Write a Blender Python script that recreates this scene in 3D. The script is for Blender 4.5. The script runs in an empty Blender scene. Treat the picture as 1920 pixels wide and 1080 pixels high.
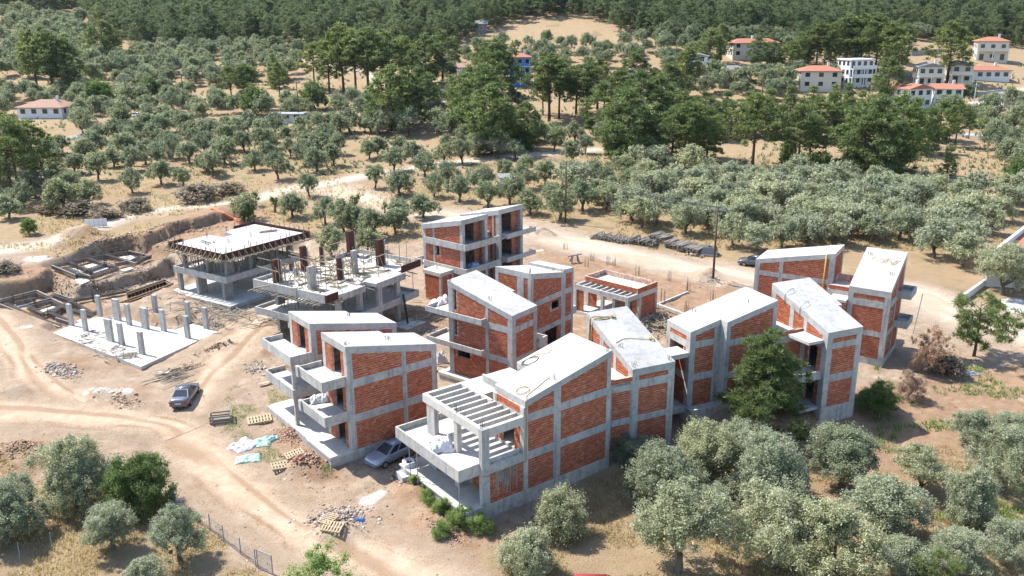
import bpy, math, random
import numpy as np
from mathutils import Vector, Matrix, noise
random.seed(7)
RNG = np.random.default_rng(7)
sc = bpy.context.scene
COL = sc.collection
R = math.radians

# ------------------------------------------------------------------ camera
F_PX, PITCH, ROLL, CAM_Z = 1641.26, 0.3036, -0.0063, 34.0
cam = bpy.data.cameras.new('camera')
cam.sensor_width = 36.0
cam.lens = 36.0 * F_PX / 1920.0
cam.clip_start, cam.clip_end = 0.5, 4000.0
camo = bpy.data.objects.new('camera', cam)
COL.objects.link(camo)
camo.matrix_world = Matrix.Translation((0, 0, CAM_Z)) @ Matrix.Rotation(math.pi / 2 - PITCH, 4, 'X') @ Matrix.Rotation(ROLL, 4, 'Z')
sc.camera = camo

# ------------------------------------------------------------------ sky, sun, exposure
SUN_AZ = R(-27.0)      # direction in which shadows fall, from +x
SUN_EL = R(54.0)
w = bpy.data.worlds.new('World'); sc.world = w; w.use_nodes = True
nt = w.node_tree; nt.nodes.clear()
sky = nt.nodes.new('ShaderNodeTexSky'); sky.sky_type = 'NISHITA'; sky.sun_disc = False
sky.sun_elevation = SUN_EL
to_sun = (-math.cos(SUN_AZ), -math.sin(SUN_AZ))
sky.sun_rotation = math.atan2(to_sun[0], to_sun[1])
sky.air_density = 1.0; sky.dust_density = 0.6; sky.ozone_density = 1.5
bg = nt.nodes.new('ShaderNodeBackground'); bg.inputs['Strength'].default_value = 0.15
wo = nt.nodes.new('ShaderNodeOutputWorld')
nt.links.new(sky.outputs[0], bg.inputs[0]); nt.links.new(bg.outputs[0], wo.inputs[0])
sl = bpy.data.lights.new('sun', 'SUN'); sl.energy = 4.4; sl.angle = R(0.53); sl.color = (1.0, 0.965, 0.91)
slo = bpy.data.objects.new('sun', sl); COL.objects.link(slo)
ldir = Vector((math.cos(SUN_AZ) * math.cos(SUN_EL), math.sin(SUN_AZ) * math.cos(SUN_EL), -math.sin(SUN_EL)))
slo.rotation_euler = ldir.to_track_quat('-Z', 'Y').to_euler()
vs = sc.view_settings
vs.view_transform = 'Standard'; vs.look = 'None'; vs.exposure = 1.25; vs.gamma = 1.0; vs.use_curve_mapping = False
sc.cycles.max_bounces = 6; sc.cycles.diffuse_bounces = 3; sc.cycles.transparent_max_bounces = 8
sc.cycles.use_denoising = True

# ------------------------------------------------------------------ terrain height and pixel-to-ground
PROF = np.array([(-50, -.8), (40, -.8), (60, -.55), (68, -.1), (80, .5), (100, 1.1), (120, 1.8), (150, 3), (200, 5.5), (250, 9.5), (300, 16.5),
                 (350, 25), (400, 35), (450, 47), (600, 88), (1000, 205), (2500, 300)], float)
def smooth(x): x = np.clip(x, 0, 1); return x * x * (3 - 2 * x)
def seg_d(x, y, pts):
    """distance to a polyline (arrays ok)"""
    d = np.full(np.shape(x), 1e9)
    for (ax, ay), (bx, by) in zip(pts[:-1], pts[1:]):
        vx, vy = bx - ax, by - ay
        t = np.clip(((x - ax) * vx + (y - ay) * vy) / (vx * vx + vy * vy), 0, 1)
        d = np.minimum(d, np.hypot(x - ax - t * vx, y - ay - t * vy))
    return d
def poly_signed(x, y, poly):
    x = np.asarray(x, float); y = np.asarray(y, float)
    ins = np.zeros(x.shape, bool); n = len(poly)
    for i in range(n):
        x1, y1 = poly[i]; x2, y2 = poly[(i + 1) % n]
        c = ((y1 > y) != (y2 > y)) & (x < (x2 - x1) * (y - y1) / ((y2 - y1) if y2 != y1 else 1e-9) + x1)
        ins ^= c
    d = seg_d(x, y, list(poly) + [poly[0]])
    return np.where(ins, d, -d)
MOUNDS = []   # (x, y, radius, height, squash, angle)
BANK = None
PADS = []    # levelled areas: (outline, height, margin)
def ground(x, y):
    x = np.asarray(x, float); y = np.asarray(y, float)
    z = np.interp(y, PROF[:, 0], PROF[:, 1])
    far = smooth((y - 150) / 200)
    z = z + far * (3.0 * np.sin(x * .013 + 1.0) + 2.0 * np.sin(y * .02 + x * .021)) + smooth((y - 260) / 300) * (x * .02)
    near = 1 - smooth((y - 115) / 30)
    z = z + .10 * np.sin(x * .33 + .4 * np.sin(y * .21)) * np.sin(y * .29 + 1.3) * near
    if BANK is not None:
        z = z + BANK(x, y)
    for poly, zp, mg in PADS:
        k = smooth(poly_signed(x, y, poly) / mg + 1.0)
        z = z * (1 - k) + zp * k
    for (mx, my, mr, mh, sq, an) in MOUNDS:
        dx, dy = x - mx, y - my
        u = dx * math.cos(an) + dy * math.sin(an); v = (-dx * math.sin(an) + dy * math.cos(an)) / sq
        r = np.hypot(u, v) / mr
        z = z + mh * smooth(1.12 - r) * (1 + .25 * np.sin(u * 2.3 / max(mr * .4, .4)) * np.cos(v * 2.9 / max(mr * .4, .4)))
    return z
CR, SR, CP, SP = math.cos(ROLL), math.sin(ROLL), math.cos(PITCH), math.sin(PITCH)
def ray(px, py):
    A, B = px - 960, py - 540
    a = (A * CR + B * SR) / F_PX; b = (-A * SR + B * CR) / F_PX
    return a, CP - b * SP, -SP - b * CP
def gp(px, py, z):
    r = ray(px, py); t = (z - CAM_Z) / r[2]
    return r[0] * t, r[1] * t
def at(px, py):
    """point of the terrain seen at a photograph position (first hit)"""
    r = ray(px, py); t = np.geomspace(35., 1500., 300)
    for _ in range(2):
        below = CAM_Z + r[2] * t < ground(r[0] * t, r[1] * t); k = int(np.argmax(below)) if below.any() else len(t) - 1
        t = np.linspace(t[max(k - 1, 0)], t[k], 40)
    h = t[-1]
    return r[0] * h, r[1] * h, float(ground(r[0] * h, r[1] * h))
def pix(x, y, z):
    z = np.asarray(z) - CAM_Z
    d = y * CP - z * SP; v = -(z * CP + y * SP)
    a = F_PX * x / d; b = F_PX * v / d
    return 960 + a * CR - b * SR, 540 + a * SR + b * CR
def in_poly(px, py, poly):
    c = False; n = len(poly)
    for i in range(n):
        x1, y1 = poly[i]; x2, y2 = poly[(i + 1) % n]
        if (y1 > py) != (y2 > py) and px < (x2 - x1) * (py - y1) / (y2 - y1) + x1: c = not c
    return c

# ------------------------------------------------------------------ mesh helpers
class MB:
    def __init__(s): s.v = []; s.f = []
    def quad(s, a, b, c, d):
        n = len(s.v); s.v += [a, b, c, d]; s.f.append((n, n + 1, n + 2, n + 3))
    def hexa(s, lo, hi, skip=()):
        """lo, hi: four corners each, counter-clockwise seen from above"""
        n = len(s.v); s.v += list(lo) + list(hi)
        fs = [(3, 2, 1, 0), (4, 5, 6, 7), (0, 1, 5, 4), (1, 2, 6, 5), (2, 3, 7, 6), (3, 0, 4, 7)]
        s.f += [tuple(n + i for i in f) for k, f in enumerate(fs) if k not in skip]
    def box(s, x0, x1, y0, y1, z0, z1):
        s.hexa([(x0, y0, z0), (x1, y0, z0), (x1, y1, z0), (x0, y1, z0)], [(x0, y0, z1), (x1, y0, z1), (x1, y1, z1), (x0, y1, z1)])
    def bar(s, p, q, wd, ht=None, up=(0, 0, 1)):
        ht = ht or wd
        p, q = Vector(p), Vector(q); d = (q - p).normalized(); up = Vector(up)
        sd = d.cross(up)
        if sd.length < .05: sd = d.cross(Vector((1, 0, 0)))
        sd.normalize(); u = sd.cross(d).normalized(); sd *= wd / 2; u *= ht / 2
        s.hexa([tuple(p - sd - u), tuple(p + sd - u), tuple(q + sd - u), tuple(q - sd - u)], [tuple(p - sd + u), tuple(p + sd + u), tuple(q + sd + u), tuple(q - sd + u)])
    def tube(s, pts, rad, n=6, cap=True):
        pts = [Vector(p) for p in pts]
        if not hasattr(rad, '__len__'): rad = [rad] * len(pts)
        rings = []
        prev = None
        for i, p in enumerate(pts):
            d = (pts[min(i + 1, len(pts) - 1)] - pts[max(i - 1, 0)]).normalized()
            a = d.orthogonal().normalized() if prev is None else (prev - d * prev.dot(d)).normalized()
            prev = a; b = d.cross(a)
            k = len(s.v)
            for j in range(n):
                t = 2 * math.pi * j / n
                s.v.append(tuple(p + (a * math.cos(t) + b * math.sin(t)) * rad[i]))
            rings.append(k)
        for k0, k1 in zip(rings[:-1], rings[1:]):
            for j in range(n):
                s.f.append((k0 + j, k0 + (j + 1) % n, k1 + (j + 1) % n, k1 + j))
        if cap:
            s.f.append(tuple(rings[0] + j for j in reversed(range(n)))); s.f.append(tuple(rings[-1] + j for j in range(n)))
    def poly_prism(s, top, dz):
        """top: list of (x,y,z) counter-clockwise; extruded down by dz"""
        n = len(top); k = len(s.v)
        s.v += list(top) + [(x, y, z - dz) for x, y, z in top]
        s.f.append(tuple(k + i for i in range(n))); s.f.append(tuple(k + n + i for i in reversed(range(n))))
        for i in range(n):
            j = (i + 1) % n; s.f.append((k + j, k + i, k + n + i, k + n + j))
    def mesh(s, name, mat, smooth_=False):
        me = bpy.data.meshes.new(name); me.from_pydata(s.v, [], s.f); me.update()
        if mat is not None: me.materials.append(mat)
        if smooth_: me.polygons.foreach_set('use_smooth', [True] * len(me.polygons))
        return me
    def build(s, name, mat, parent=None, smooth_=False, kind=None, label=None, loc=None):
        o = bpy.data.objects.new(name, s.mesh(name, mat, smooth_)); COL.objects.link(o)
        if parent is not None: o.parent = parent
        if loc is not None: o.location = loc
        if kind: o['kind'] = kind
        if label: o['label'] = label
        return o
def np_mesh(name, V, Fq, mat):
    """fast quad (or tri) mesh from arrays"""
    me = bpy.data.meshes.new(name); n = Fq.shape[1]
    me.vertices.add(len(V)); me.vertices.foreach_set('co', np.asarray(V, np.float32).ravel())
    me.loops.add(Fq.size); me.loops.foreach_set('vertex_index', np.asarray(Fq, np.int32).ravel())
    me.polygons.add(len(Fq)); me.polygons.foreach_set('loop_start', np.arange(0, Fq.size, n, dtype=np.int32))
    me.polygons.foreach_set('loop_total', np.full(len(Fq), n, np.int32))
    me.update(calc_edges=True); me.validate()
    if mat is not None: me.materials.append(mat)
    return me
def link(name, me, parent=None, loc=(0, 0, 0), rz=0.0, scale=1.0):
    o = bpy.data.objects.new(name, me); COL.objects.link(o); o.parent = parent; o.location = loc; o.rotation_euler = (0, 0, rz)
    o.scale = (scale,) * 3 if not hasattr(scale, '__len__') else scale
    return o
def tag(o, label=None, cat=None, group=None, kind=None):
    if label: o['label'] = label
    if cat: o['category'] = cat
    if group: o['group'] = group
    if kind: o['kind'] = kind
    return o
def thing(name, loc, label, cat, group=None, rz=0.0):
    o = bpy.data.objects.new(name, None); COL.objects.link(o); o.location = loc; o.rotation_euler = (0, 0, rz); o.empty_display_size = .5
    return tag(o, label, cat, group)

# ------------------------------------------------------------------ materials
class NT:
    def __init__(s, name, rough=.8, spec=.3):
        s.m = bpy.data.materials.new(name); s.m.use_nodes = True; s.t = s.m.node_tree
        s.b = s.t.nodes['Principled BSDF']; s.out = s.t.nodes['Material Output']
        s.b.inputs['Roughness'].default_value = rough; s.b.inputs['Specular IOR Level'].default_value = spec
        s._co = None
    def n(s, ty, **kw):
        x = s.t.nodes.new(ty)
        for k, v in kw.items(): setattr(x, k, v)
        return x
    def l(s, a, b): s.t.links.new(a, b)
    def co(s, kind='Object'):
        if s._co is None: s._co = s.n('ShaderNodeTexCoord')
        return s._co.outputs[kind]
    def noise(s, scale, detail=4, rough=.55, stretch=None, vec=None, dist=0):
        x = s.n('ShaderNodeTexNoise'); x.inputs['Scale'].default_value = scale; x.inputs['Detail'].default_value = detail
        x.inputs['Roughness'].default_value = rough; x.inputs['Distortion'].default_value = dist
        v = vec or s.co()
        if stretch:
            mp = s.n('ShaderNodeMapping'); mp.inputs['Scale'].default_value = stretch; s.l(v, mp.inputs[0]); v = mp.outputs[0]
        s.l(v, x.inputs['Vector']); return x.outputs[0]
    def ramp(s, fac, stops):
        x = s.n('ShaderNodeValToRGB'); e = x.color_ramp.elements
        while len(e) < len(stops): e.new(.5)
        for k, (p, c) in zip(e, stops):
            k.position = p; k.color = (c if hasattr(c, '__len__') else (c, c, c)) + (1,) if hasattr(c, '__len__') else (c, c, c, 1)
        s.l(fac, x.inputs[0]); return x.outputs[0]
    def mix(s, fac, a, b, mode='MIX'):
        x = s.n('ShaderNodeMix'); x.data_type = 'RGBA'; x.blend_type = mode
        for sock, v in ((x.inputs[0], fac), (x.inputs[6], a), (x.inputs[7], b)):
            if hasattr(v, 'is_output'): s.l(v, sock)
            elif hasattr(v, '__len__'): sock.default_value = tuple(v) + (1,)
            else: sock.default_value = v
        return x.outputs[2]
    def math(s, op, a, b=None, clamp=False):
        x = s.n('ShaderNodeMath', operation=op); x.use_clamp = clamp
        for sock, v in zip(x.inputs, (a, b)):
            if v is None: continue
            if hasattr(v, 'is_output'): s.l(v, sock)
            else: sock.default_value = v
        return x.outputs[0]
    def attr(s, name):
        x = s.n('ShaderNodeAttribute', attribute_name=name); return x.outputs['Fac']
    def island(s): return s.n('ShaderNodeNewGeometry').outputs['Random Per Island']
    def orand(s): return s.n('ShaderNodeObjectInfo').outputs['Random']
    def color(s, c):
        if hasattr(c, 'is_output'): s.l(c, s.b.inputs['Base Color'])
        else: s.b.inputs['Base Color'].default_value = tuple(c) + (1,)
        return s
    def bump(s, h, strength=.3, dist=.05):
        x = s.n('ShaderNodeBump'); x.inputs['Strength'].default_value = strength; x.inputs['Distance'].default_value = dist
        s.l(h, x.inputs['Height']); s.l(x.outputs[0], s.b.inputs['Normal']); return s

def sc_(c, k): return tuple(x * k for x in c)
def concrete(name, c0, c1, dark, streak=True):
    c0, c1, dark = (lambda c: (c[0] * 1.02, c[1], c[2] * .96))(sc_(c0, .76 if streak else .66)), (lambda c: (c[0] * 1.02, c[1], c[2] * .96))(sc_(c1, .78 if streak else .66)), sc_(dark, .58)
    t = NT(name, .9, .15)
    a = t.noise(.35, 5, .6); b = t.noise(2.2, 5, .65); c = t.noise(1.0, 4, .6, stretch=(3.0, 3.0, .25)); f = t.noise(26, 3)
    col = t.mix(t.ramp(a, [(.35, 0.), (.65, 1.)]), c0, c1)
    col = t.mix(t.math('MULTIPLY', t.ramp(b, [(.48, 0.), (.72, 1.)]), .65), col, dark)
    if streak: col = t.mix(t.math('MULTIPLY', t.ramp(c, [(.50, 0.), (.68, 1.)]), .6), col, dark)
    r = t.orand(); tint = t.ramp(r, [(0, (.88, .88, .9)), (1, (1.05, 1.03, 1.0))])
    col = t.mix(1.0, col, tint, 'MULTIPLY')
    if streak:
        # faint formwork board lines
        wv = t.n('ShaderNodeTexWave'); wv.bands_direction = 'Z'; wv.inputs['Scale'].default_value = 2.6; wv.inputs['Distortion'].default_value = .15
        t.l(t.co(), wv.inputs['Vector'])
        col = t.mix(t.math('MULTIPLY', t.ramp(wv.outputs[1], [(0.0, 1.), (.07, 0.)]), .4), col, dark)
    col = t.mix(t.math('MULTIPLY', f, .16), col, (.2, .19, .18))
    t.color(col); t.bump(t.math('ADD', b, t.math('MULTIPLY', f, .5)), .25, .03)
    return t.m
M = {}
M['concrete'] = concrete('concrete', (.50, .495, .48), (.62, .61, .585), (.31, .305, .30))
M['roof_concrete'] = concrete('roof_concrete', (.55, .545, .53), (.70, .69, .665), (.36, .355, .345), False)
M['slab_concrete'] = concrete('slab_concrete', (.66, .65, .62), (.76, .74, .70), (.52, .48, .42), False)
M['raw_concrete'] = concrete('raw_concrete', (.38, .37, .345), (.50, .485, .45), (.25, .24, .22))

t = NT('brick', .9, .15)
rp = t.island()
col = t.ramp(rp, [(0, (.285, .075, .036)), (.4, (.33, .093, .043)), (.8, (.37, .112, .052)), (.96, (.41, .145, .07)), (1, (.44, .21, .135))])
sm = t.noise(2.6, 6, .75); sm2 = t.noise(14, 3, .6)
col = t.mix(t.math('MULTIPLY', t.ramp(sm, [(.66, 0.), (.8, 1.)]), .3), col, (.36, .25, .20))
col = t.mix(t.math('MULTIPLY', t.ramp(sm2, [(.5, 0.), (.75, 1.)]), .3), col, (.14, .045, .03))
t.color(col); t.bump(sm2, .3, .02); M['brick'] = t.m
t = NT('mortar', .95, .1)
sm = t.noise(3.0, 5, .7)
t.color(t.mix(t.ramp(sm, [(.36, 0.), (.58, 1.)]), (.27, .12, .08), (.52, .39, .32))); M['mortar'] = t.m

def wood(name, a, b, rough=.85):
    a, b = sc_(a, .62), sc_(b, .62)
    t = NT(name, rough, .2); g = t.noise(3, 5, .6, stretch=(1, 1, 6)); r = t.island()
    c = t.mix(g, a, b); c = t.mix(1.0, c, t.ramp(r, [(0, .65), (1, 1.2)]), 'MULTIPLY'); t.color(c); return t.m
M['wood'] = wood('timber', (.42, .33, .22), (.58, .47, .33))
M['wood_grey'] = wood('weathered_timber', (.27, .23, .19), (.44, .39, .32))
M['pallet'] = wood('pallet_timber', (.52, .39, .24), (.63, .50, .33))
M['formwork'] = wood('formwork_panel', (.085, .035, .028), (.16, .065, .048))
M['pole'] = wood('pole_timber', (.13, .085, .06), (.20, .13, .09))
def plain(name, c, rough=.6, spec=.4, metal=0., var=.12):
    c = sc_(c, .72)
    t = NT(name, rough, spec); t.b.inputs['Metallic'].default_value = metal
    n_ = t.noise(5, 4); t.color(t.mix(n_, tuple(x * (1 - var) for x in c), tuple(min(1, x * (1 + var)) for x in c))); return t.m
M['rebar'] = plain('rebar_steel', (.10, .075, .065), .7)
M['steel'] = plain('grey_steel', (.32, .33, .35), .5)
M['black'] = plain('black_rubber', (.02, .02, .022), .7)
M['hose'] = plain('yellow_hose', (.52, .34, .08), .5)
M['white_paint'] = plain('white_paint', (.78, .78, .77), .6, var=.04)
M['cream_paint'] = plain('cream_paint', (.72, .66, .54), .7, var=.05)
M['tile'] = None
t = NT('roof_tile', .85, .2)
wv = t.n('ShaderNodeTexWave'); wv.inputs['Scale'].default_value = 1.6; t.l(t.co(), wv.inputs['Vector'])
t.color(t.mix(t.noise(1.2, 5, .7), (.27, .105, .065), (.36, .16, .10))); t.bump(wv.outputs[1], .5, .06); M['tile'] = t.m
t = NT('old_roof_tile', .9, .2); t.color(t.mix(t.noise(1.0, 5, .7), (.22, .13, .09), (.32, .205, .15))); M['old_tile'] = t.m
M['slate'] = plain('grey_roof', (.25, .245, .24), .8)
M['glass'] = plain('window_glass', (.03, .04, .05), .08, .6)
M['dark'] = plain('dark_interior', (.05, .045, .04), .9)
M['blue'] = plain('blue_paint', (.06, .24, .62), .5)
M['pale_blue'] = plain('pale_blue_paint', (.42, .62, .80), .6)
M['tarp_white'] = plain('white_sack', (.74, .73, .74), .7, var=.1)
M['tarp_lilac'] = plain('lilac_tarp', (.52, .50, .60), .6, var=.15)
M['tarp_green'] = plain('mint_tarp', (.42, .66, .52), .6, var=.12)
M['tarp_teal'] = plain('teal_tarp', (.30, .50, .46), .6, var=.3)
M['tarp_blue'] = plain('blue_tarp', (.12, .30, .62), .6, var=.2)
M['net_orange'] = plain('orange_net', (.75, .22, .10), .7)
M['asphalt'] = plain('pale_asphalt', (.40, .40, .41), .9, .2)
M['stone'] = None
t = NT('stone', .95, .1)
t.color(t.ramp(t.island(), [(0, (.15, .095, .06)), (.5, (.24, .16, .10)), (.8, (.30, .215, .145)), (.95, (.36, .30, .24)), (1, (.44, .42, .39))])); M['stone'] = t.m
t = NT('brick_rubble', .95, .1)
t.color(t.ramp(t.island(), [(0, (.17, .09, .06)), (.4, (.28, .15, .105)), (.7, (.33, .20, .15)), (.9, (.36, .27, .22)), (1, (.46, .42, .39))])); M['rubble'] = t.m
t = NT('grey_rubble', .95, .1)
t.color(t.ramp(t.island(), [(0, (.14, .105, .08)), (.4, (.24, .185, .15)), (.75, (.31, .25, .215)), (1, (.43, .40, .38))])); M['grey_rubble'] = t.m
def bark(name, a, b):
    t = NT(name, .95, .1); g = t.noise(6, 5, .65, stretch=(1, 1, .3)); t.color(t.mix(g, a, b)); t.bump(g, .6, .05); return t.m
M['bark'] = bark('olive_bark', (.06, .05, .04), (.17, .145, .115))
M['pine_bark'] = bark('pine_bark', (.05, .035, .03), (.14, .10, .08))
def leaf(name, stops, trans=.25, rough=.65, patch=.55):
    t = NT(name, rough, .25)
    c = t.ramp(t.island(), stops)
    ob = t.orand(); c = t.mix(1.0, c, t.ramp(ob, [(0, (.84, .87, .83)), (.5, (1, 1, .98)), (1, (1.14, 1.09, .98))]), 'MULTIPLY')
    t.color(c)
    tr = t.n('ShaderNodeBsdfTranslucent'); t.l(t.mix(1.0, c, (1.38, 1.42, 1.24), 'MULTIPLY'), tr.inputs[0])
    mx = t.n('ShaderNodeMixShader'); mx.inputs[0].default_value = min(.5, trans + .17)
    t.l(t.b.outputs[0], mx.inputs[1]); t.l(tr.outputs[0], mx.inputs[2]); t.l(mx.outputs[0], t.out.inputs[0]); return t.m
M['olive_leaf'] = leaf('silver_olive_leaf', [(0, (.16, .18, .105)), (.4, (.24, .26, .165)), (.72, (.34, .355, .245)), (1, (.54, .54, .42))], .3)
M['olive_leaf_far'] = leaf('olive_leaf', [(0, (.125, .15, .082)), (.5, (.195, .22, .13)), (.85, (.265, .29, .185)), (1, (.38, .395, .275))], .3)
M['pine_leaf'] = leaf('pine_needles', [(0, (.055, .082, .032)), (.5, (.11, .145, .05)), (.85, (.18, .21, .07)), (1, (.28, .29, .115))], .3)
M['pine_leaf_mid'] = leaf('mid_pine_needles', [(0, (.06, .09, .035)), (.5, (.115, .155, .055)), (.85, (.175, .21, .075)), (1, (.28, .30, .125))], .3)
M['pine_leaf_bright'] = leaf('bright_pine_needles', [(0, (.078, .115, .042)), (.5, (.14, .185, .064)), (.85, (.215, .255, .092)), (1, (.33, .35, .155))], .3)
M['forest_leaf'] = leaf('forest_needles', [(0, (.075, .105, .052)), (.5, (.13, .165, .08)), (.9, (.19, .22, .11)), (1, (.25, .27, .14))], .25)
M['fig_leaf'] = leaf('fig_leaf', [(0, (.12, .18, .05)), (.5, (.20, .27, .08)), (1, (.34, .40, .15))], .4)
M['green_leaf'] = leaf('broad_leaf', [(0, (.06, .10, .032)), (.5, (.115, .165, .05)), (.9, (.19, .245, .08)), (1, (.30, .35, .14))], .35)
M['weed_leaf'] = leaf('weed_leaf', [(0, (.10, .15, .05)), (.6, (.18, .24, .085)), (1, (.34, .38, .17))], .35)
M['brown_leaf'] = leaf('dead_leaf', [(0, (.22, .14, .10)), (.5, (.36, .24, .18)), (1, (.52, .39, .30))], .3)
M['dry_grass'] = leaf('dry_grass', [(0, (.30, .225, .12)), (.6, (.40, .31, .17)), (1, (.50, .41, .25))], .4)
M['dry_brush'] = leaf('dry_brush', [(0, (.14, .11, .08)), (.6, (.21, .17, .125)), (1, (.30, .25, .19))], .25)
# ------------------------------------------------------------------ terrain shaping (excavation, heaps)
crest = [gp(px, py, 3.0) for px, py in ((60, 492), (106, 485), (183, 469), (230, 461), (285, 443), (340, 424), (430, 405), (470, 398))]
cx = np.array([p[0] for p in crest]); cy = np.array([p[1] for p in crest])
pit_px = [(-60, 566), (90, 548), (140, 566), (235, 540), (325, 516), (342, 536), (300, 556), (232, 588), (128, 618), (60, 600), (-60, 606)]
pit = [gp(px, py, .0) for px, py in pit_px]
def bank(x, y):
    s = (y - np.interp(x, cx, cy)) * .78 + .35 * np.sin(x * 1.9) + .2 * np.sin(x * 4.3 + 1)
    win = smooth((x - cx[0]) / 3.0) * (1 - smooth((x - cx[-1] + 5) / 6.0))
    h = 1.55 * smooth((s + 1.0) / 1.0) * (1 - smooth((s - 2) / 11)) * win
    dpit = poly_signed(x, y, pit) + .25 * np.sin(x * 2.1) + .2 * np.sin(y * 2.7)
    return h
BANK = bank
def pad(px_poly, z, mg=.8, zz=None): PADS.append(([gp(px, py, z if zz is None else zz) for px, py in px_poly], z, mg))
Zl_ = lambda x, y: (x / 4.909, 400 + y / 4.909)
pad([Zl_(*q) for q in ((440, 520), (830, 440), (1000, 410), (1200, 375), (1420, 400), (1560, 420), (1400, 500), (1250, 545), (1080, 580), (880, 660), (740, 690), (600, 620))], .62, 1.2)
pad([(-60, 570), (60, 556), (95, 545), (140, 562), (235, 540), (325, 516), (345, 536), (318, 556), (250, 590), (190, 590), (180, 606), (150, 616), (120, 628), (60, 605), (-60, 590)], -.75, 1.0)
pad([(90, 622), (264, 700), (424, 618), (365, 600), (330, 612), (290, 606), (240, 592), (190, 590), (140, 606)], .22, .6)
pad([(1275, 748), (1400, 775), (1500, 765), (1520, 745), (1300, 690), (1240, 700)], 1.05, 3.0)
pad([(330, 545), (440, 590), (600, 520), (560, 470), (460, 470)], .5, 1.5)
def mound(px, py, r, h, sq=1., an=0.):
    x, y = gp(px, py, .5); MOUNDS.append((x, y, r, h, sq, an))
mound(160, 468, 5.6, 2.0, .7, -.5); mound(20, 835, 3.6, .9, .6, .3); mound(55, 850, 2.6, .6, .8)
mound(628, 978, 2.6, .95, .75, .2); mound(575, 858, 2.6, .7, .7, -.5); mound(560, 800, 2.6, .45, .6, -.6); mound(505, 662, 1.8, .7); mound(540, 690, 1.5, .4)
mound(775, 905, 2.2, .75, .6, -.7); mound(820, 960, 2.6, .6, .5, -.7); mound(1325, 532, 2.6, 1.0); mound(1010, 462, 3.4, 1.2, .5); mound(420, 655, 2.0, .6, .5, .6)
mound(235, 735, 3.0, .5, .5, -.4); mound(120, 690, 3.5, .5, .5, -.5); mound(180, 735, 2.0, .5, .6); mound(1365, 548, 1.8, .7); mound(20, 730, 3., .5)
mound(1460, 810, 2.5, .6); mound(1405, 830, 2.0, .5); mound(770, 690, 1.6, .4)

# ------------------------------------------------------------------ road lines (photograph positions laid on the ground)
def gline(pts): return [at(px, py)[:2] for px, py in pts]
TRACK_W = gline([(-60, 484), (0, 470), (110, 445), (230, 409), (350, 388), (450, 377), (540, 357), (614, 345), (690, 329), (778, 315), (850, 306), (910, 298), (1003, 290), (1128, 280)])
ROAD_E = gline([(600, 350), (660, 366), (730, 386), (800, 400), (870, 412), (980, 432), (1080, 456), (1180, 478), (1280, 500), (1390, 520), (1520, 535), (1700, 545), (1800, 590), (1960, 640)])
TRACK_S = gline([(530, 585), (470, 620), (420, 672), (365, 745), (330, 800), (385, 860), (470, 935), (570, 1000), (680, 1040), (800, 1100), (870, 1150)])
TRACK_L = gline([(-20, 590), (20, 640), (60, 700), (120, 750), (210, 785), (330, 800)])
TRACK_L2 = gline([(-40, 770), (60, 775), (180, 785), (300, 795), (345, 815)])
TRACK_R = gline([(1960, 735), (1850, 740), (1740, 765), (1640, 800), (1590, 830)])
LANE_FAR = gline([(555, 112), (620, 122), (690, 138), (700, 152), (760, 170), (860, 200)])

# ------------------------------------------------------------------ ground sheet
def axis(lo, hi, step, far, grow):
    mid = list(np.arange(lo, hi, step)); st = step; v = mid[-1]; out = []
    while v < far: st *= grow; v += st; out.append(v)
    return mid + out
ys = np.array(axis(36, 134, .42, 1500, 1.028))
xr = axis(0, 78, .42, 900, 1.06); xs = np.array([-v for v in reversed(xr[1:])] + xr)
GX, GY = np.meshgrid(xs, ys); fx, fy = GX.ravel(), GY.ravel()
GZ = ground(fx, fy)
def fbm(x, y, s, seed):
    r = np.random.default_rng(seed); o = np.zeros_like(x)
    for k in range(14):
        a = r.uniform(0, 2 * math.pi); f = s * (1.7 ** (k // 3)) * r.uniform(.7, 1.3); p = r.uniform(0, 6.3)
        o += np.sin((x * math.cos(a) + y * math.sin(a)) * f + p + 1.5 * np.sin((x * math.sin(a) - y * math.cos(a)) * f * .7 + p)) / (1.45 ** (k // 3))
    return o / 5.
nearw = 1 - smooth((fy - 118) / 16)
road_near = np.minimum.reduce([seg_d(fx, fy, l) for l in (ROAD_E, TRACK_S, TRACK_L, TRACK_L2)])
road_w = seg_d(fx, fy, TRACK_W)
nz = fbm(fx, fy, .22, 3)
site_px = [(-80, 480), (110, 500), (240, 470), (440, 408), (520, 440), (620, 470), (700, 480), (790, 470), (800, 410), (990, 430), (1110, 455), (1240, 490), (1390, 520), (1720, 545), (1960, 600), (1960, 780),
           (1800, 800), (1650, 850), (1500, 830), (1200, 840), (1100, 880), (1010, 985), (905, 1000), (920, 1090), (700, 1180), (520, 1080), (430, 1000), (350, 930), (240, 850), (60, 880), (-80, 800)]
site = [gp(px, py, .6) for px, py in site_px]
dsite = poly_signed(fx, fy, site) + 1.6 * nz
bare = smooth((dsite + 1.5) / 3.0)
roadm = np.maximum.reduce([smooth(1.25 - road_near / 5.0 + .45 * nz), smooth(1.4 - road_w / 3.0 + .3 * nz)])
roadm = np.maximum(roadm, smooth(1.4 - seg_d(fx, fy, ROAD_E) / 5.5 + .3 * nz))
orange = smooth((fbm(fx, fy, .16, 11) + .15) / .9) * bare
for (mx, my, mr, mh, sq, an) in MOUNDS:
    orange = np.maximum(orange, smooth(1.3 - np.hypot(fx - mx, fy - my) / mr) * .9)
sband = poly_signed(fx, fy, [gp(px, py, 1.3) for px, py in ((990, 460), (1120, 490), (1240, 520), (1400, 545), (1420, 570), (1300, 600), (1080, 560), (1000, 480))])
orange = np.maximum(orange, smooth((sband + 1.5) / 3))
roadm = roadm * (1 - .85 * smooth((sband + .3) / 1.5))
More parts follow.
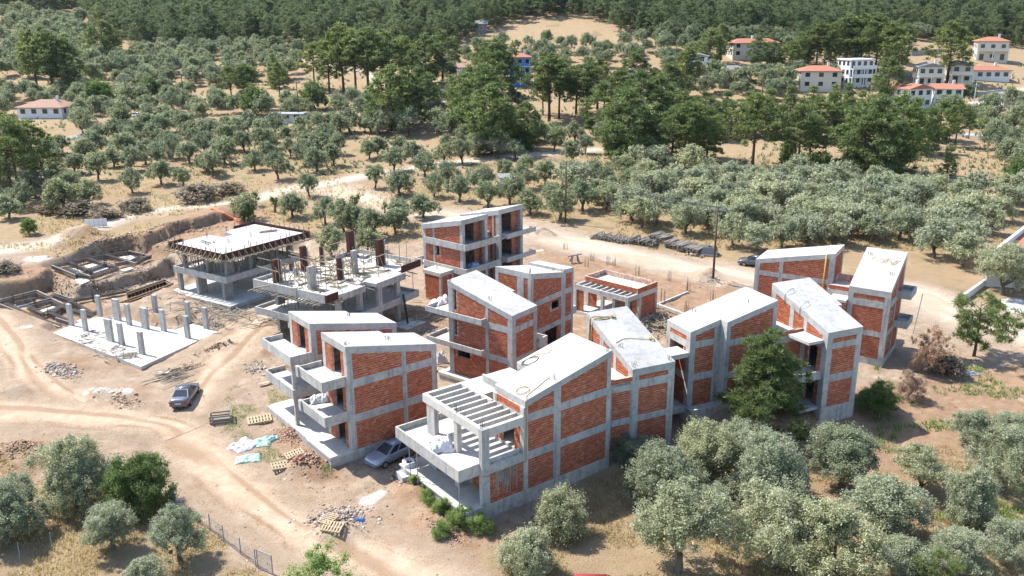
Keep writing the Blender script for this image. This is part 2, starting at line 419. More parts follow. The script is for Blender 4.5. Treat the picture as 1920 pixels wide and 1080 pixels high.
orange = np.maximum(orange, smooth(1.3 - seg_d(fx, fy, crest) / 5.0))
orange = np.maximum(orange, smooth(1.5 - seg_d(fx, fy, TRACK_R) / 6.0 + .5 * nz) * .8)
lime = np.zeros_like(fx)
for px, py, rr in ((178, 728, 1.7), (205, 734, 1.5), (235, 733, 1.0), (690, 938, .8), (712, 925, .7), (330, 822, 1.4), (300, 812, 1.0), (60, 462, 2.5), (70, 485, 2.2), (480, 690, 1.2), (350, 745, .9), (1150, 485, 2.), (1230, 500, 2.), (640, 1015, 1.), (470, 960, 1.2), (1010, 470, 1.0)):
    q = at(px, py); lime = np.maximum(lime, smooth(1.3 - np.hypot((fx - q[0]), (fy - q[1]) * 1.2) / rr + .5 * fbm(fx, fy, 1.1, 40)))
dirtmess = bare * (1 - smooth(roadm * 1.2)) * nearw
GZ = GZ + nearw * (.06 * fbm(fx, fy, 1.3, 21) + .14 * dirtmess * fbm(fx, fy, 1.9, 22) + .16 * dirtmess * smooth(fbm(fx, fy, .5, 29)) * fbm(fx, fy, 3.0, 23))
weed = smooth((fbm(fx, fy, .28, 31) - .15) / .6) * (1 - roadm) * np.where(bare > .5, .35, .8)
me = bpy.data.meshes.new('ground')
nx, ny = len(xs), len(ys)
ii = (np.arange(ny - 1)[:, None] * nx + np.arange(nx - 1)[None, :]).ravel()
Fq = np.stack([ii, ii + 1, ii + nx + 1, ii + nx], 1)

t = NT('ground_soil', .97, .08)
P0 = t.co()
n1 = t.noise(.12, 6, .62); n2 = t.noise(.9, 6, .68); n3 = t.noise(7, 5, .7); n4 = t.noise(34, 3, .6)
dry = t.mix(t.ramp(n2, [(.3, 0.), (.7, 1.)]), (.24, .17, .095), (.36, .27, .16))
dry = t.mix(t.ramp(n1, [(.4, 0.), (.62, .75)]), dry, (.28, .195, .12))
dry = t.mix(t.math('MULTIPLY', t.ramp(n3, [(.5, 0.), (.7, 1.)]), .5), dry, (.145, .10, .055))
soil = t.mix(t.ramp(n2, [(.32, 0.), (.66, 1.)]), (.255, .18, .12), (.375, .288, .21))
org = t.mix(t.ramp(n2, [(.3, 0.), (.7, 1.)]), (.23, .138, .08), (.34, .225, .142))
pale = t.mix(t.ramp(n2, [(.35, 0.), (.66, 1.)]), (.315, .225, .15), (.41, .315, .228))
white = (.43, .36, .28)
edge = t.math('MULTIPLY', t.math('SUBTRACT', n3, .5), .7)
def amask(name, lo=.3, hi=.62):
    return t.ramp(t.math('ADD', t.attr(name), edge), [(lo, 0.), (hi, 1.)])
c = t.mix(amask('bare'), dry, soil)
c = t.mix(t.math('MULTIPLY', amask('orange', .22, .7), .9), c, org)
clod = t.math('MULTIPLY', t.ramp(t.noise(1.9, 6, .75, dist=.6), [(.54, 0.), (.66, 1.)]), t.math('MULTIPLY', t.attr('bare'), .5))
c = t.mix(clod, c, (.15, .095, .058))
c = t.mix(t.math('MULTIPLY', amask('weed', .4, .85), .65), c, (.135, .13, .06))
c = t.mix(t.math('MULTIPLY', amask('road', .3, .8), .9), c, pale)
c = t.mix(t.math('MULTIPLY', t.ramp(t.noise(.42, 5, .6), [(.60, 0.), (.72, 1.)]), t.math('MULTIPLY', t.attr('bare'), .75)), c, white)
c = t.mix(t.math('MULTIPLY', amask('lime', .35, .75), .85), c, (.50, .46, .40))
c = t.mix(t.math('MULTIPLY', t.ramp(n4, [(.60, 0.), (.68, 1.)]), .35), c, (.40, .325, .245))
c = t.mix(t.math('MULTIPLY', t.ramp(n4, [(.33, 1.), (.42, 0.)]), .35), c, (.10, .062, .036))
t.color(c); t.bump(t.math('ADD', t.math('MULTIPLY', n3, 1.0), t.math('MULTIPLY', n4, .4)), .9, .16)
M['ground'] = t.m
me = np_mesh('ground', np.stack([fx, fy, GZ], 1), Fq, M['ground'])
for nm, arr in (('bare', bare), ('road', roadm), ('orange', orange), ('weed', weed), ('lime', lime)):
    a = me.attributes.new(nm, 'FLOAT', 'POINT'); a.data.foreach_set('value', np.asarray(arr, np.float32))
me.polygons.foreach_set('use_smooth', [True] * len(me.polygons))
go = link('ground', me); go['kind'] = 'structure'
# exact height of the sheet (bilinear)
GZ2 = GZ.reshape(ny, nx)
from bisect import bisect_right
XL, YL = xs.tolist(), ys.tolist(); GL = GZ2.tolist()
def gz(x, y):
    i = min(max(bisect_right(XL, x) - 1, 0), nx - 2); j = min(max(bisect_right(YL, y) - 1, 0), ny - 2)
    u = (x - XL[i]) / (XL[i + 1] - XL[i]); v = (y - YL[j]) / (YL[j + 1] - YL[j]); a, b = GL[j], GL[j + 1]
    return (a[i] * (1 - u) + a[i + 1] * u) * (1 - v) + (b[i] * (1 - u) + b[i + 1] * u) * v
def at(px, py):
    """point of the ground sheet seen at a photograph position"""
    r = ray(px, py); t = pt = 35.
    while t < 1500 and CAM_Z + r[2] * t > gz(r[0] * t, r[1] * t): pt = t; t *= 1.012
    lo, hi = pt, t
    for _ in range(14):
        m = .5 * (lo + hi)
        if CAM_Z + r[2] * m < gz(r[0] * m, r[1] * m): hi = m
        else: lo = m
    return r[0] * hi, r[1] * hi, gz(r[0] * hi, r[1] * hi)

# ------------------------------------------------------------------ dirt roads laid on the ground
def resample(pts, step):
    pts = [Vector((p[0], p[1], 0)) for p in pts]; out = []
    # Catmull-Rom then even steps
    dense = []
    for i in range(len(pts) - 1):
        p0, p1, p2, p3 = pts[max(i - 1, 0)], pts[i], pts[i + 1], pts[min(i + 2, len(pts) - 1)]
        for k in range(24):
            s = k / 24
            dense.append(.5 * ((2 * p1) + (p2 - p0) * s + (2 * p0 - 5 * p1 + 4 * p2 - p3) * s * s + (3 * p1 - p0 - 3 * p2 + p3) * s ** 3))
    dense.append(pts[-1]); acc = 0; out = [dense[0]]
    for a, b in zip(dense[:-1], dense[1:]):
        acc += (b - a).length
        if acc >= step: out.append(b); acc = 0
    return out
def road_mat(name, a, b, edge_c, ruts):
    t = NT(name, .97, .08)
    n2 = t.noise(.8, 6, .68); n3 = t.noise(6, 5, .7); n4 = t.noise(30, 3, .6)
    ac = t.attr('across'); rut = t.attr('rut')
    c = t.mix(t.ramp(n2, [(.35, 0.), (.65, 1.)]), a, b)
    c = t.mix(t.math('MULTIPLY', t.ramp(t.math('ADD', rut, t.math('MULTIPLY', t.math('SUBTRACT', n3, .5), .5)), [(.4, 0.), (.9, 1.)]), ruts), c, edge_c)
    c = t.mix(t.math('MULTIPLY', t.ramp(n4, [(.58, 0.), (.68, 1.)]), .3), c, (.46, .385, .30))
    c = t.mix(t.math('MULTIPLY', t.ramp(n4, [(.33, 1.), (.42, 0.)]), .3), c, (.14, .09, .055))
    t.color(c); t.bump(t.math('ADD', n3, t.math('MULTIPLY', n4, .4)), .5, .1)
    k = t.ramp(t.math('ADD', ac, t.math('MULTIPLY', t.math('SUBTRACT', n3, .5), .9)), [(.22, 0.), (.92, 1.)])
    tr = t.n('ShaderNodeBsdfTransparent'); mx = t.n('ShaderNodeMixShader')
    t.l(k, mx.inputs[0]); t.l(t.b.outputs[0], mx.inputs[1]); t.l(tr.outputs[0], mx.inputs[2]); t.l(mx.outputs[0], t.out.inputs[0]); return t.m
M['pale_road'] = road_mat('pale_dirt_road', (.38, .295, .215), (.47, .38, .29), (.30, .215, .145), .5)
M['track'] = road_mat('dirt_track', (.315, .225, .15), (.41, .315, .228), (.215, .135, .08), .7)
M['white_track'] = road_mat('pale_dirt_track', (.39, .315, .235), (.47, .395, .31), (.30, .23, .16), .4)
M['lane'] = road_mat('paved_lane', (.29, .28, .275), (.33, .32, .31), (.25, .245, .24), .2)
def road(name, line, half, mat, dz=.03, step=.8):
    P = resample(line, step); N = 15; V = []; Fc = []; ac = []; ru = []
    for i, p in enumerate(P):
        d = (P[min(i + 1, len(P) - 1)] - P[max(i - 1, 0)]).normalized(); s = Vector((-d.y, d.x, 0))
        wv = half * (1 + .12 * math.sin(i * .23) + .08 * math.sin(i * .61))
        for k in range(N):
            a = -1 + 2 * k / (N - 1); q = p + s * (a * wv)
            V.append((q.x, q.y, gz(q.x, q.y) + dz)); ac.append(abs(a))
            xx = a * wv + .25 * math.sin(i * .17)
            ru.append(.42 * (.5 + .5 * math.cos(xx * 6.1 + 1.5 * math.sin(i * .06))) * (.5 + .5 * math.sin(i * .11 + xx)) + max(math.exp(-((abs(xx) - .85) / .22) ** 2), .8 * math.exp(-((abs(xx + .9) - .85) / .2) ** 2)))
    for i in range(len(P) - 1):
        for k in range(N - 1):
            b = i * N + k; Fc.append((b, b + 1, b + N + 1, b + N))
    me = np_mesh(name, np.array(V), np.array(Fc)[:, ::-1], mat)
    for nm, arr in (('across', ac), ('rut', ru)):
        a = me.attributes.new(nm, 'FLOAT', 'POINT'); a.data.foreach_set('value', np.asarray(arr, np.float32))
    me.polygons.foreach_set('use_smooth', [True] * len(me.polygons))
    o = link(name, me); o['kind'] = 'structure'; return o
road('dirt_track', TRACK_W, 4.2, M['white_track'], .05, 1.5)
road('dirt_road', ROAD_E, 6.2, M['pale_road'], .045)
road('site_track', TRACK_S, 4.6, M['track'], .04)
road('site_track', TRACK_L, 4.0, M['track'], .05)
road('site_track', TRACK_L2, 4.2, M['track'], .06)
road('lane', gline([(1960, 262), (1850, 256), (1790, 250), (1700, 240)]), 2.6, M['lane'], .12, 3)
road('lane', gline([(120, 262), (200, 245), (300, 237), (400, 232), (520, 226), (700, 217), (860, 212)]), 2.6, M['lane'], .12, 3)
road('lane', LANE_FAR, 2.4, M['white_track'], .12, 3)
road('lane', gline([(1960, 165), (1880, 172), (1800, 182), (1740, 180)]), 3.0, M['white_track'], .12, 3)
# ------------------------------------------------------------------ building kit
class Frame:
    """local (u, w, z) of a building wing; u runs along angle a, w to its left"""
    def __init__(s, ox, oy, a, root): s.ox, s.oy, s.c, s.s, s.root = ox, oy, math.cos(a), math.sin(a), root; s.a = a
    def p(s, u, w, z):
        L = s.root.location
        return (s.ox + u * s.c - w * s.s - L[0], s.oy + u * s.s + w * s.c - L[1], z - L[2])
    def box(s, name, u0, u1, w0, w1, z0, z1, mat='concrete', zt=None, parent=None, label=None):
        """zt: function (u,w)->top height instead of z1"""
        m = MB(); cs = [(u0, w0), (u1, w0), (u1, w1), (u0, w1)]
        m.hexa([s.p(u, w, z0) for u, w in cs], [s.p(u, w, zt(u, w) if zt else z1) for u, w in cs])
        return m.build(name, M[mat], parent or s.root, label=label)
    def prism(s, name, pts, dz, mat='concrete', parent=None):
        """pts: [(u,w,z)] counter-clockwise top outline"""
        m = MB(); m.poly_prism([s.p(*q) for q in pts], dz); return m.build(name, M[mat], parent or s.root)
    def bar(s, m, a, b, wd, ht=None): m.bar(s.p(*a), s.p(*b), wd, ht)
    def brick(s, axis, c, a0, a1, z0, zt, inward, th=.2, parent=None, name='brick_panel', course=.2, length=.33, seed=None, holes=()):
        """brick infill on the plane axis=c ('u' or 'w'), from a0 to a1, z0 up to zt(a); inward = +1/-1 direction of the inside.
        real bricks proud of a mortar bed"""
        if a1 - a0 < .06: return None
        ztf = zt if callable(zt) else (lambda a: zt)
        rnd = random.Random(int(abs(c * 977 + a0 * 131 + z0 * 71) * 10) if seed is None else seed)
        P = (lambda a, d, z: s.p(c + d * inward, a, z)) if axis == 'u' else (lambda a, d, z: s.p(a, c + d * inward, z))
        flip = (axis == 'u') != (inward > 0)
        bed = MB(); d0, d1 = .035, .035 + th
        def slab(m, b0, b1, za0, za1, zb0, zb1, e0, e1):
            lo = [P(b0, e0, za0), P(b1, e0, za1), P(b1, e1, za1), P(b0, e1, za0)]; hi = [P(b0, e0, zb0), P(b1, e0, zb1), P(b1, e1, zb1), P(b0, e1, zb0)]
            if flip: lo.reverse(); hi.reverse()
            m.hexa(lo, hi)
        if holes:
            # mortar bed built as strips round the holes
            cuts = sorted({a0, a1} | {h[0] for h in holes} | {h[1] for h in holes})
            for b0, b1 in zip(cuts[:-1], cuts[1:]):
                mid = .5 * (b0 + b1); hs = sorted([h for h in holes if h[0] <= mid <= h[1]], key=lambda h: h[2]); zc = z0
                for h in hs:
                    if h[2] - zc > .02: slab(bed, b0, b1, zc, zc, h[2], h[2], d0, d1)
                    zc = h[3]
                if ztf(mid) - zc > .02: slab(bed, b0, b1, zc, zc, ztf(b0), ztf(b1), d0, d1)
        else: slab(bed, a0, a1, z0, z0, ztf(a0), ztf(a1), d0, d1)
        o = bed.build(name, M['mortar'], parent or s.root)
        m = MB(); z = z0 + .004; r = 0; g = .02
        while z < max(ztf(a0), ztf(a1)):
            a = a0 - (length * .5 if r % 2 else 0) - rnd.random() * .06
            while a < a1:
                b0, b1 = max(a, a0) + g / 2, min(a + length, a1) - g / 2; a += length
                if b1 - b0 < .05: continue
                hg = rnd.choice((.02, .034, .05)); t0, t1 = min(z + course - hg, ztf(b0) - .004), min(z + course - hg, ztf(b1) - .004)
                if t0 - z < .03 or t1 - z < .03: continue
                if any(b1 > h[0] and b0 < h[1] and z + course > h[2] + .02 and z < h[3] - .02 for h in holes): continue
                pr = d0 - .010 - rnd.random() * .008
                lo = [P(b0, pr, z), P(b1, pr, z), P(b1, d0 + .01, z), P(b0, d0 + .01, z)]; hi = [P(b0, pr, t0), P(b1, pr, t1), P(b1, d0 + .01, t1), P(b0, d0 + .01, t0)]
                if flip: lo.reverse(); hi.reverse()
                m.hexa(lo, hi, skip=((2,) if False else ()))
            z += course; r += 1
        if m.f: m.build('bricks', M['brick'], o, kind='stuff')
        return o
    def unit(s, u0, u1, w0, w1, base, bands, roof, roof_poly=None, faces=None, corner=.42, rt=.5, roof_mat='roof_concrete', floor=True):
        """one wing: concrete frame, brick infill, sloping roof slab.
        bands [(zb,zt)] ring beams; roof(u,w) top height; faces {'w0':{'cols':[(a,b)],'bays':{(storey,bay):spec}}}"""
        faces = faces or {}; under = lambda u, w: roof(u, w) - rt; D = .32
        nl = len(bands)
        cs = {'00': (u0, u0 + corner, w0, w0 + corner), '10': (u1 - corner, u1, w0, w0 + corner), '11': (u1 - corner, u1, w1 - corner, w1), '01': (u0, u0 + corner, w1 - corner, w1)}
        for k, c in cs.items(): s.box('column', *c, base, 0, zt=under)
        for fc in ('w0', 'u0', 'w1', 'u1'):
            sp = faces.get(fc, {}); axis = 'w' if fc[0] == 'w' else 'u'
            c = {'w0': w0, 'w1': w1, 'u0': u0, 'u1': u1}[fc]; inn = 1 if fc[1] == '0' else -1
            lo, hi = (u0 + corner, u1 - corner) if axis == 'w' else (w0 + corner, w1 - corner)
            cols = sorted(sp.get('cols', []))
            zf = (lambda a: under(a, c)) if axis == 'w' else (lambda a: under(c, a))
            def fbox(nm, a, b, z0, z1, d0=0., d1=D, zt=None, mat='concrete', parent=None):
                e0, e1 = sorted((c + d0 * inn, c + d1 * inn))
                if axis == 'w': return s.box(nm, a, b, e0, e1, z0, z1, mat, zt, parent)
                return s.box(nm, e0, e1, a, b, z0, z1, mat, zt, parent)
            for a, b in cols: fbox('column', a, b, base, 0, zt=under)
            ed = [lo] + [x for ab in cols for x in ab] + [hi]
            bays = [(ed[i], ed[i + 1]) for i in range(0, len(ed), 2)]
            for bi, (a, b) in enumerate(bays):
                if b - a < .05: continue
                skipb = sp.get('nobeam', ())
                for li, (zb, zt_) in enumerate(bands):
                    if (li, bi) not in skipb: fbox('beam', a, b, zb, zt_)
                for st in range(nl + 1):
                    z0 = base if st == 0 else bands[st - 1][1]
                    spec = sp.get('bays', {}).get((st, bi), sp.get('all', 'brick'))
                    ztop = (lambda a_, q=bands[st][0]: q) if st < nl else zf
                    if min(ztop(a), ztop(b)) - z0 < .12 and max(ztop(a), ztop(b)) - z0 < .2: continue
                    if spec == 'open': continue
                    if spec == 'conc': fbox('wall', a, b, z0, 0 if st == nl else bands[st][0], zt=(under if st == nl else None)); continue
                    if spec == 'brick': s.brick(axis, c, a, b, z0, ztop, inn); continue
                    if spec[0] == 'door':       # (door, from, to) as bay fractions, brick piers each side
                        d0_, d1_ = a + (b - a) * spec[1], a + (b - a) * spec[2]; dd = spec[3] if len(spec) > 3 else 0
                        s.brick(axis, c + dd * inn, a, d0_, z0, ztop, inn); s.brick(axis, c + dd * inn, d1_, b, z0, ztop, inn)
                        continue
                    if spec[0] == 'hole':       # (hole, a0, a1, z0, z1) absolute
                        s.brick(axis, c, a, b, z0, ztop, inn, holes=[spec[1:]])
        if floor:
            for zb, zt_ in [(base - .3, base)] + list(bands):
                s.box('floor_slab', u0 + D + .003, u1 - D - .003, w0 + D + .003, w1 - D - .003, zt_ - .2, zt_ - .004, 'concrete')
        rp = roof_poly or [(u0, w0), (u1, w0), (u1, w1), (u0, w1)]
        return s.prism('roof_slab', [(u, w, roof(u, w)) for u, w in rp], rt, roof_mat)
    def balcony(s, u0, u1, w0, w1, zf, sides, ph=.42, down=.5, th=.14, mat='slab_concrete'):
        """slab with an upstand on the named sides; the upstand starts at the slab underside"""
        b = s.box('balcony', u0 + (th if 'u0' in sides else 0), u1 - (th if 'u1' in sides else 0), w0 + (th if 'w0' in sides else 0), w1 - (th if 'w1' in sides else 0), zf - .2, zf, mat)
        zb = zf - down + .0
        def par(*q): s.box('parapet', *q, parent=b)
        if 'u0' in sides: par(u0, u0 + th, w0, w1, zb, zf + ph)
        if 'u1' in sides: par(u1 - th, u1, w0, w1, zb, zf + ph)
        a0 = u0 + th if 'u0' in sides else u0; a1 = u1 - th if 'u1' in sides else u1
        if 'w0' in sides: par(a0, a1, w0, w0 + th, zb, zf + ph)
        if 'w1' in sides: par(a0, a1, w1 - th, w1, zb, zf + ph)
        return b
    def rebar(s, spots, h=.5, parent=None):
        """starter bars left standing on the concrete: (u,w,z) centres"""
        m = MB()
        for u, w, z in spots:
            for k in range(6):
                du, dw = random.uniform(-.25, .25), random.uniform(-.16, .16); hh = h * random.uniform(.6, 1.2)
                m.bar(s.p(u + du, w + dw, z - .03), s.p(u + du + random.uniform(-.05, .05), w + dw + random.uniform(-.05, .05), z + hh), .022)
        return m.build('starter_bars', M['rebar'], parent or s.root, kind='stuff')
    def hose(s, pts, r=.03, mat='hose', name='hose'):
        m = MB(); P = [Vector(s.p(*q)) for q in pts]; d = []
        for i in range(len(P) - 1):
            p0, p1, p2, p3 = P[max(i - 1, 0)], P[i], P[i + 1], P[min(i + 2, len(P) - 1)]
            for k in range(6):
                q = k / 6; d.append(.5 * ((2 * p1) + (p2 - p0) * q + (2 * p0 - 5 * p1 + 4 * p2 - p3) * q * q + (3 * p1 - p0 - 3 * p2 + p3) * q ** 3))
        d.append(P[-1]); m.tube(d, r, 5); return m.build(name, M[mat], s.root, smooth_=True)
def lin(x0, z0, x1, z1): return lambda x: z0 + (z1 - z0) * (x - x0) / (x1 - x0)

# ================================================================== house C + D: pergola house in front
HC = thing('brick_house', (3.0, 60.0, -.6), 'unfinished brick and concrete house with beamed pergola terrace, nearest to the olive trees', 'house')
C = Frame(3.1209, 58.7475, .6461, HC)
rC = lambda u, w: 7.68 + (9.53 - 7.68) * (u + 2.8) / 8.4
LV = [(2.94, 3.58), (5.94, 6.58)]
C.unit(-2.95, 5.58, 0, 3.7, .55, LV, rC, [(-2.8, -.005), (5.61, -.005), (5.61, 3.7), (-2.8, 3.7)],
       {'w0': {'cols': [(-.13, .55)]}, 'u0': {'bays': {(0, 0): ('door', .3, .75), (1, 0): ('door', .25, .8)}}, 'u1': {}, 'w1': {'cols': [(1.2, 1.5)]}}, corner=.42)
C.unit(.2, 5.58, 3.703, 4.85, .55, LV, rC, [(.18, 3.702), (5.61, 3.702), (5.61, 4.87), (.18, 4.87)], {'w0': {'all': 'open'}}, corner=.3, floor=False)
C.box('plinth', -8.1, 5.58, -.02, 9.0, -1.4, .53, 'concrete')
C.box('patio_slab', -8.2, -2.97, .0, 9.1, .45, .552, 'slab_concrete')
# storey under the terrace
C.box('column', -6.62, -5.97, 0, .40, .555, 6.5)
C.box('column', -6.5, -6.1, 3.3, 3.75, .555, 5.85); C.box('column', -6.5, -6.1, 6.4, 7.45, .555, 5.85)
C.box('beam', -5.97, -2.953, 0, .32, 2.94, 3.58)
C.brick('w', 0, -5.97, -2.96, .56, 2.94, 1)
C.brick('u', -5.4, .45, 1.0, .56, 2.94, 1); C.brick('u', -5.4, 2.3, 3.1, .56, 2.94, 1); C.brick('u', -5.4, 5.0, 7.9, .56, 2.94, 1)
C.box('wall', -5.3, -5.1, 3.1, 5.0, .556, 2.94, 'concrete')
C.balcony(-8.4, -2.96, .34, 9.05, 3.38, ('u0', 'w0', 'w1'), .46, .46)
st = MB()   # cement runs down the wall below the terrace
for k in range(46):
    u = random.choice((random.uniform(-5.5, -4.9), random.uniform(-5.3, -3.6), random.uniform(-4.9, -3.9))); wd = random.uniform(.02, .10); l = random.uniform(.5, 2.2)
    st.hexa([C.p(u, .006, 2.94 - l), C.p(u + wd, .006, 2.94 - l * random.uniform(.8, 1)), C.p(u + wd, .03, 2.94 - l), C.p(u, .03, 2.94 - l)],
            [C.p(u, .006, 2.93), C.p(u + wd, .006, 2.93), C.p(u + wd, .03, 2.93), C.p(u, .03, 2.93)])
st.build('cement_run', M['raw_concrete'], HC, kind='stuff')
# pergola
pg = C.box('pergola', -6.55, -6.25, .402, 7.9, 5.85, 6.5, 'slab_concrete')
C.box('beam', -5.968, -2.953, 0, .3, 5.85, 6.5, 'slab_concrete', parent=pg); C.box('beam', -6.248, -2.955, 7.62, 7.9, 5.85, 6.5, 'slab_concrete', parent=pg)
C.box('beam', -3.2, -2.955, 3.72, 7.615, 5.9, 6.5, 'slab_concrete', parent=pg)
for w_ in (.95, 1.78, 2.6, 3.44, 4.28, 5.12, 5.95, 6.8): C.box('rafter', -6.247, -3.203 if w_ > 3.6 else -2.953, w_ - .09, w_ + .09, 6.0, 6.49, 'slab_concrete', parent=pg)
C.rebar([(-6.3, 3.5, 6.5), (-6.35, .3, 6.5), (-2.9, 3.4, 6.6)], .8)
# flat roofed part behind the pergola
C.unit(-2.9, 1.8, 4.9, 7.9, .55, [(2.94, 3.58)], lambda u, w: 6.5, faces={'u0': {'all': 'brick', 'bays': {(1, 0): ('door', .3, .8)}}}, rt=.55)
C.box('parapet', -1.6, .3, 4.9, 5.05, 6.503, 7.1); C.box('parapet', -1.6, -1.45, 5.053, 7.0, 6.503, 7.1)
# small items on the terrace belong to the house structure: reused sockets of rebar on the roof
C.rebar([(.2, .6, 8.4), (5.2, .3, 9.5)], .35)
C.hose([(-2.75, -.05, .9 + 2.0), (-2.7, -.06, 4.5), (-2.72, -.06, 6.5), (-2.7, -.05, 7.72), (-2.3, .4, rC(-2.3, 0) + .03), (-1.0, .7, rC(-1, 0) + .03), (.2, 1.0, rC(.2, 0) + .03)], .024)
C.hose([(-2.75, -.06, 2.9), (-4.0, -.06, 2.75), (-5.4, -.06, 2.72), (-6.2, -.06, 2.85), (-6.6, -.05, 3.0)], .024)
lp = [(-2.1 + .5 * math.cos(k * .7), 1.2 + .45 * math.sin(k * .7), rC(-2.1, 0) + .06 + .002 * k + .11 * (math.cos(k * .7))) for k in range(20)]
C.hose(lp, .025)
lp = [(.9 + .6 * math.cos(k * .75) * (1 + .02 * k), 4.1 + .4 * math.sin(k * .75), rC(.9 + .6 * math.cos(k * .75), 0) + .05) for k in range(24)]
C.hose(lp, .025, 'rebar')
C.hose([(1.2, 4.5, rC(1.2, 0) + .05), (1.8, 4.4, rC(1.8, 0) + .05), (2.4, 3.9, rC(2.4, 0) + .05), (2.9, 4.0, rC(2.9, 0) + .05), (2.6, 4.4, rC(2.6, 0) + .05)], .024)

# wing D
Dd = Frame(10.1679, 64.1247, .4351, HC)
rD = lambda u, w: 7.2 + (9.67 - 7.2) * w / 7.4
LD = [(2.62, 3.16), (5.5, 6.2)]
Dd.unit(-.77, 3.25, 0, 7.4, .0, LD, rD, faces={'w0': {}, 'u0': {'cols': [(2.5, 2.9), (4.55, 5.15)]}, 'u1': {'cols': [(3.4, 3.8)], 'bays': {(1, 0): ('hole', 1.2, 2.4, 4.0, 5.4)}}}, corner=.62, rt=.58)
Dd.box('plinth', -3.0, 3.25, -.02, 7.4, -1.4, -.02)
Dd.unit(-2.75, -.78, 0, 4.0, .0, [(2.62, 3.16), (5.5, 6.2)], lambda u, w: 6.22, faces={'w0': {}}, corner=.12, rt=.2, roof_mat='slab_concrete', floor=False)
Dd.brick('w', 0, -2.7, -.78, 6.225, 6.6, 1)
Dd.brick('w', 4.0, -2.7, -.78, 6.225, 6.6, -1)
Dd.rebar([(-.4, .4, 7.3), (-.3, 2.6, 8.1), (3.0, .3, 7.3)], .4)
z_ = lambda w: rD(0, w) + .04
Dd.hose([(-.82, 6.9, 6.9), (-.82, 6.8, 8.6), (-.7, 6.7, z_(6.7)), (.3, 6.5, z_(6.5)), (.9, 6.4, z_(6.4))], .04)
Dd.hose([(-.82, 6.5, 7.0), (-.82, 6.4, 8.4), (-.6, 6.4, z_(6.4)), (.4, 6.2, z_(6.2)), (.9, 6.3, z_(6.3))], .05)
Dd.hose([(1.0, 6.3, z_(6.3)), (1.3, 6.4, z_(6.4) + .12), (1.2, 6.1, z_(6.1) + .1), (.9, 6.3, z_(6.3) + .15), (1.35, 6.2, z_(6.2))], .05)
Dd.hose([(-.4, 3.2, z_(3.2)), (.6, 3.5, z_(3.5)), (1.8, 3.2, z_(3.2)), (2.6, 2.9, z_(2.9)), (2.9, 2.9, z_(2.9))], .024)
Dd.hose([(2.7, 2.9, z_(2.9)), (3.0, 3.1, z_(3.1) + .1), (2.9, 2.7, z_(2.7) + .1), (2.6, 2.9, z_(2.9) + .1)], .05)

# ================================================================== house B, left front
HB = thing('brick_house', (-9.0, 68.0, -.5), 'unfinished twin house with parapet balconies on three levels beside the parked silver car', 'house')
B = Frame(-8.9673, 66.3984, .6621, HB)
rB = lambda u, w: 9.49 + (7.72 - 9.49) * (u + 5.02) / 8.31
fB = {'w0': {'cols': [(-.06, .33)]}, 'u0': {'bays': {(i, 0): ('door', .17, .66, .0) for i in range(3)}}, 'w1': {}, 'u1': {}}
B.unit(-5.02, 3.29, 0, 4.15, .55, [(2.89, 3.59), (5.89, 6.59)], rB, [(-5.04, -.005), (3.31, -.005), (3.31, 3.5), (.3, 3.5), (.3, 4.17), (-5.04, 4.17)], fB, corner=.5, rt=.6)
rB2 = lambda u, w: 9.49 + (7.72 - 9.49) * (u + 4.85) / 8.3
fB2 = {'w0': {'cols': [(-2.6, -2.2), (1.2, 1.6)], 'bays': {(2, 0): 'brick'}}, 'u0': {'bays': {(i, 0): ('door', .22, .68, .0) for i in range(3)}}, 'w1': {}, 'u1': {}}
B.unit(-4.85, 3.4, 6.6, 10.8, .55, [(2.89, 3.59), (5.89, 6.59)], rB2, [(-4.87, 6.595), (3.42, 6.595), (3.42, 10.1), (.6, 10.1), (.6, 10.82), (-4.87, 10.82)], fB2, corner=.5, rt=.6)
B.unit(-3.6, 2.0, 4.16, 6.59, .55, [(2.89, 3.59)], lambda u, w: 6.58, faces={'u0': {'bays': {(0, 0): ('door', .3, .8), (1, 0): ('door', .3, .8)}}}, corner=.2, rt=.6)
B.brick('u', -3.6, 4.2, 6.55, 6.585, 7.1, 1)
B.box('plinth', -6.95, 3.3, -.02, 12.4, -1.4, .53)
B.box('patio_slab', -7.0, -4.9, -.03, 4.3, .35, .552, 'slab_concrete'); B.box('patio_slab', -6.6, -3.6, 4.303, 12.4, .35, .55, 'slab_concrete')
for zf in (3.5, 6.5):
    b1 = B.balcony(-7.1, -5.023, .25, 4.6, zf, ('u0', 'w0', 'w1'), .42, .42)
    B.box('parapet', -7.22, -6.95, 4.3, 4.75, zf - .45, zf + .45, parent=b1)
    B.balcony(-6.75, -4.853, 6.75, 12.6, zf, ('u0', 'w0', 'w1'), .42, .45)
for z0, z1 in ((.552, 3.05), (3.503, 6.05)): B.box('column', -6.6, -6.3, 6.95, 7.2, z0, z1)
B.rebar([(-.3, 1.6, 8.55), (-4.6, .4, 9.45), (0, 9.0, 8.5), (3.0, .4, 3.6)], .3)

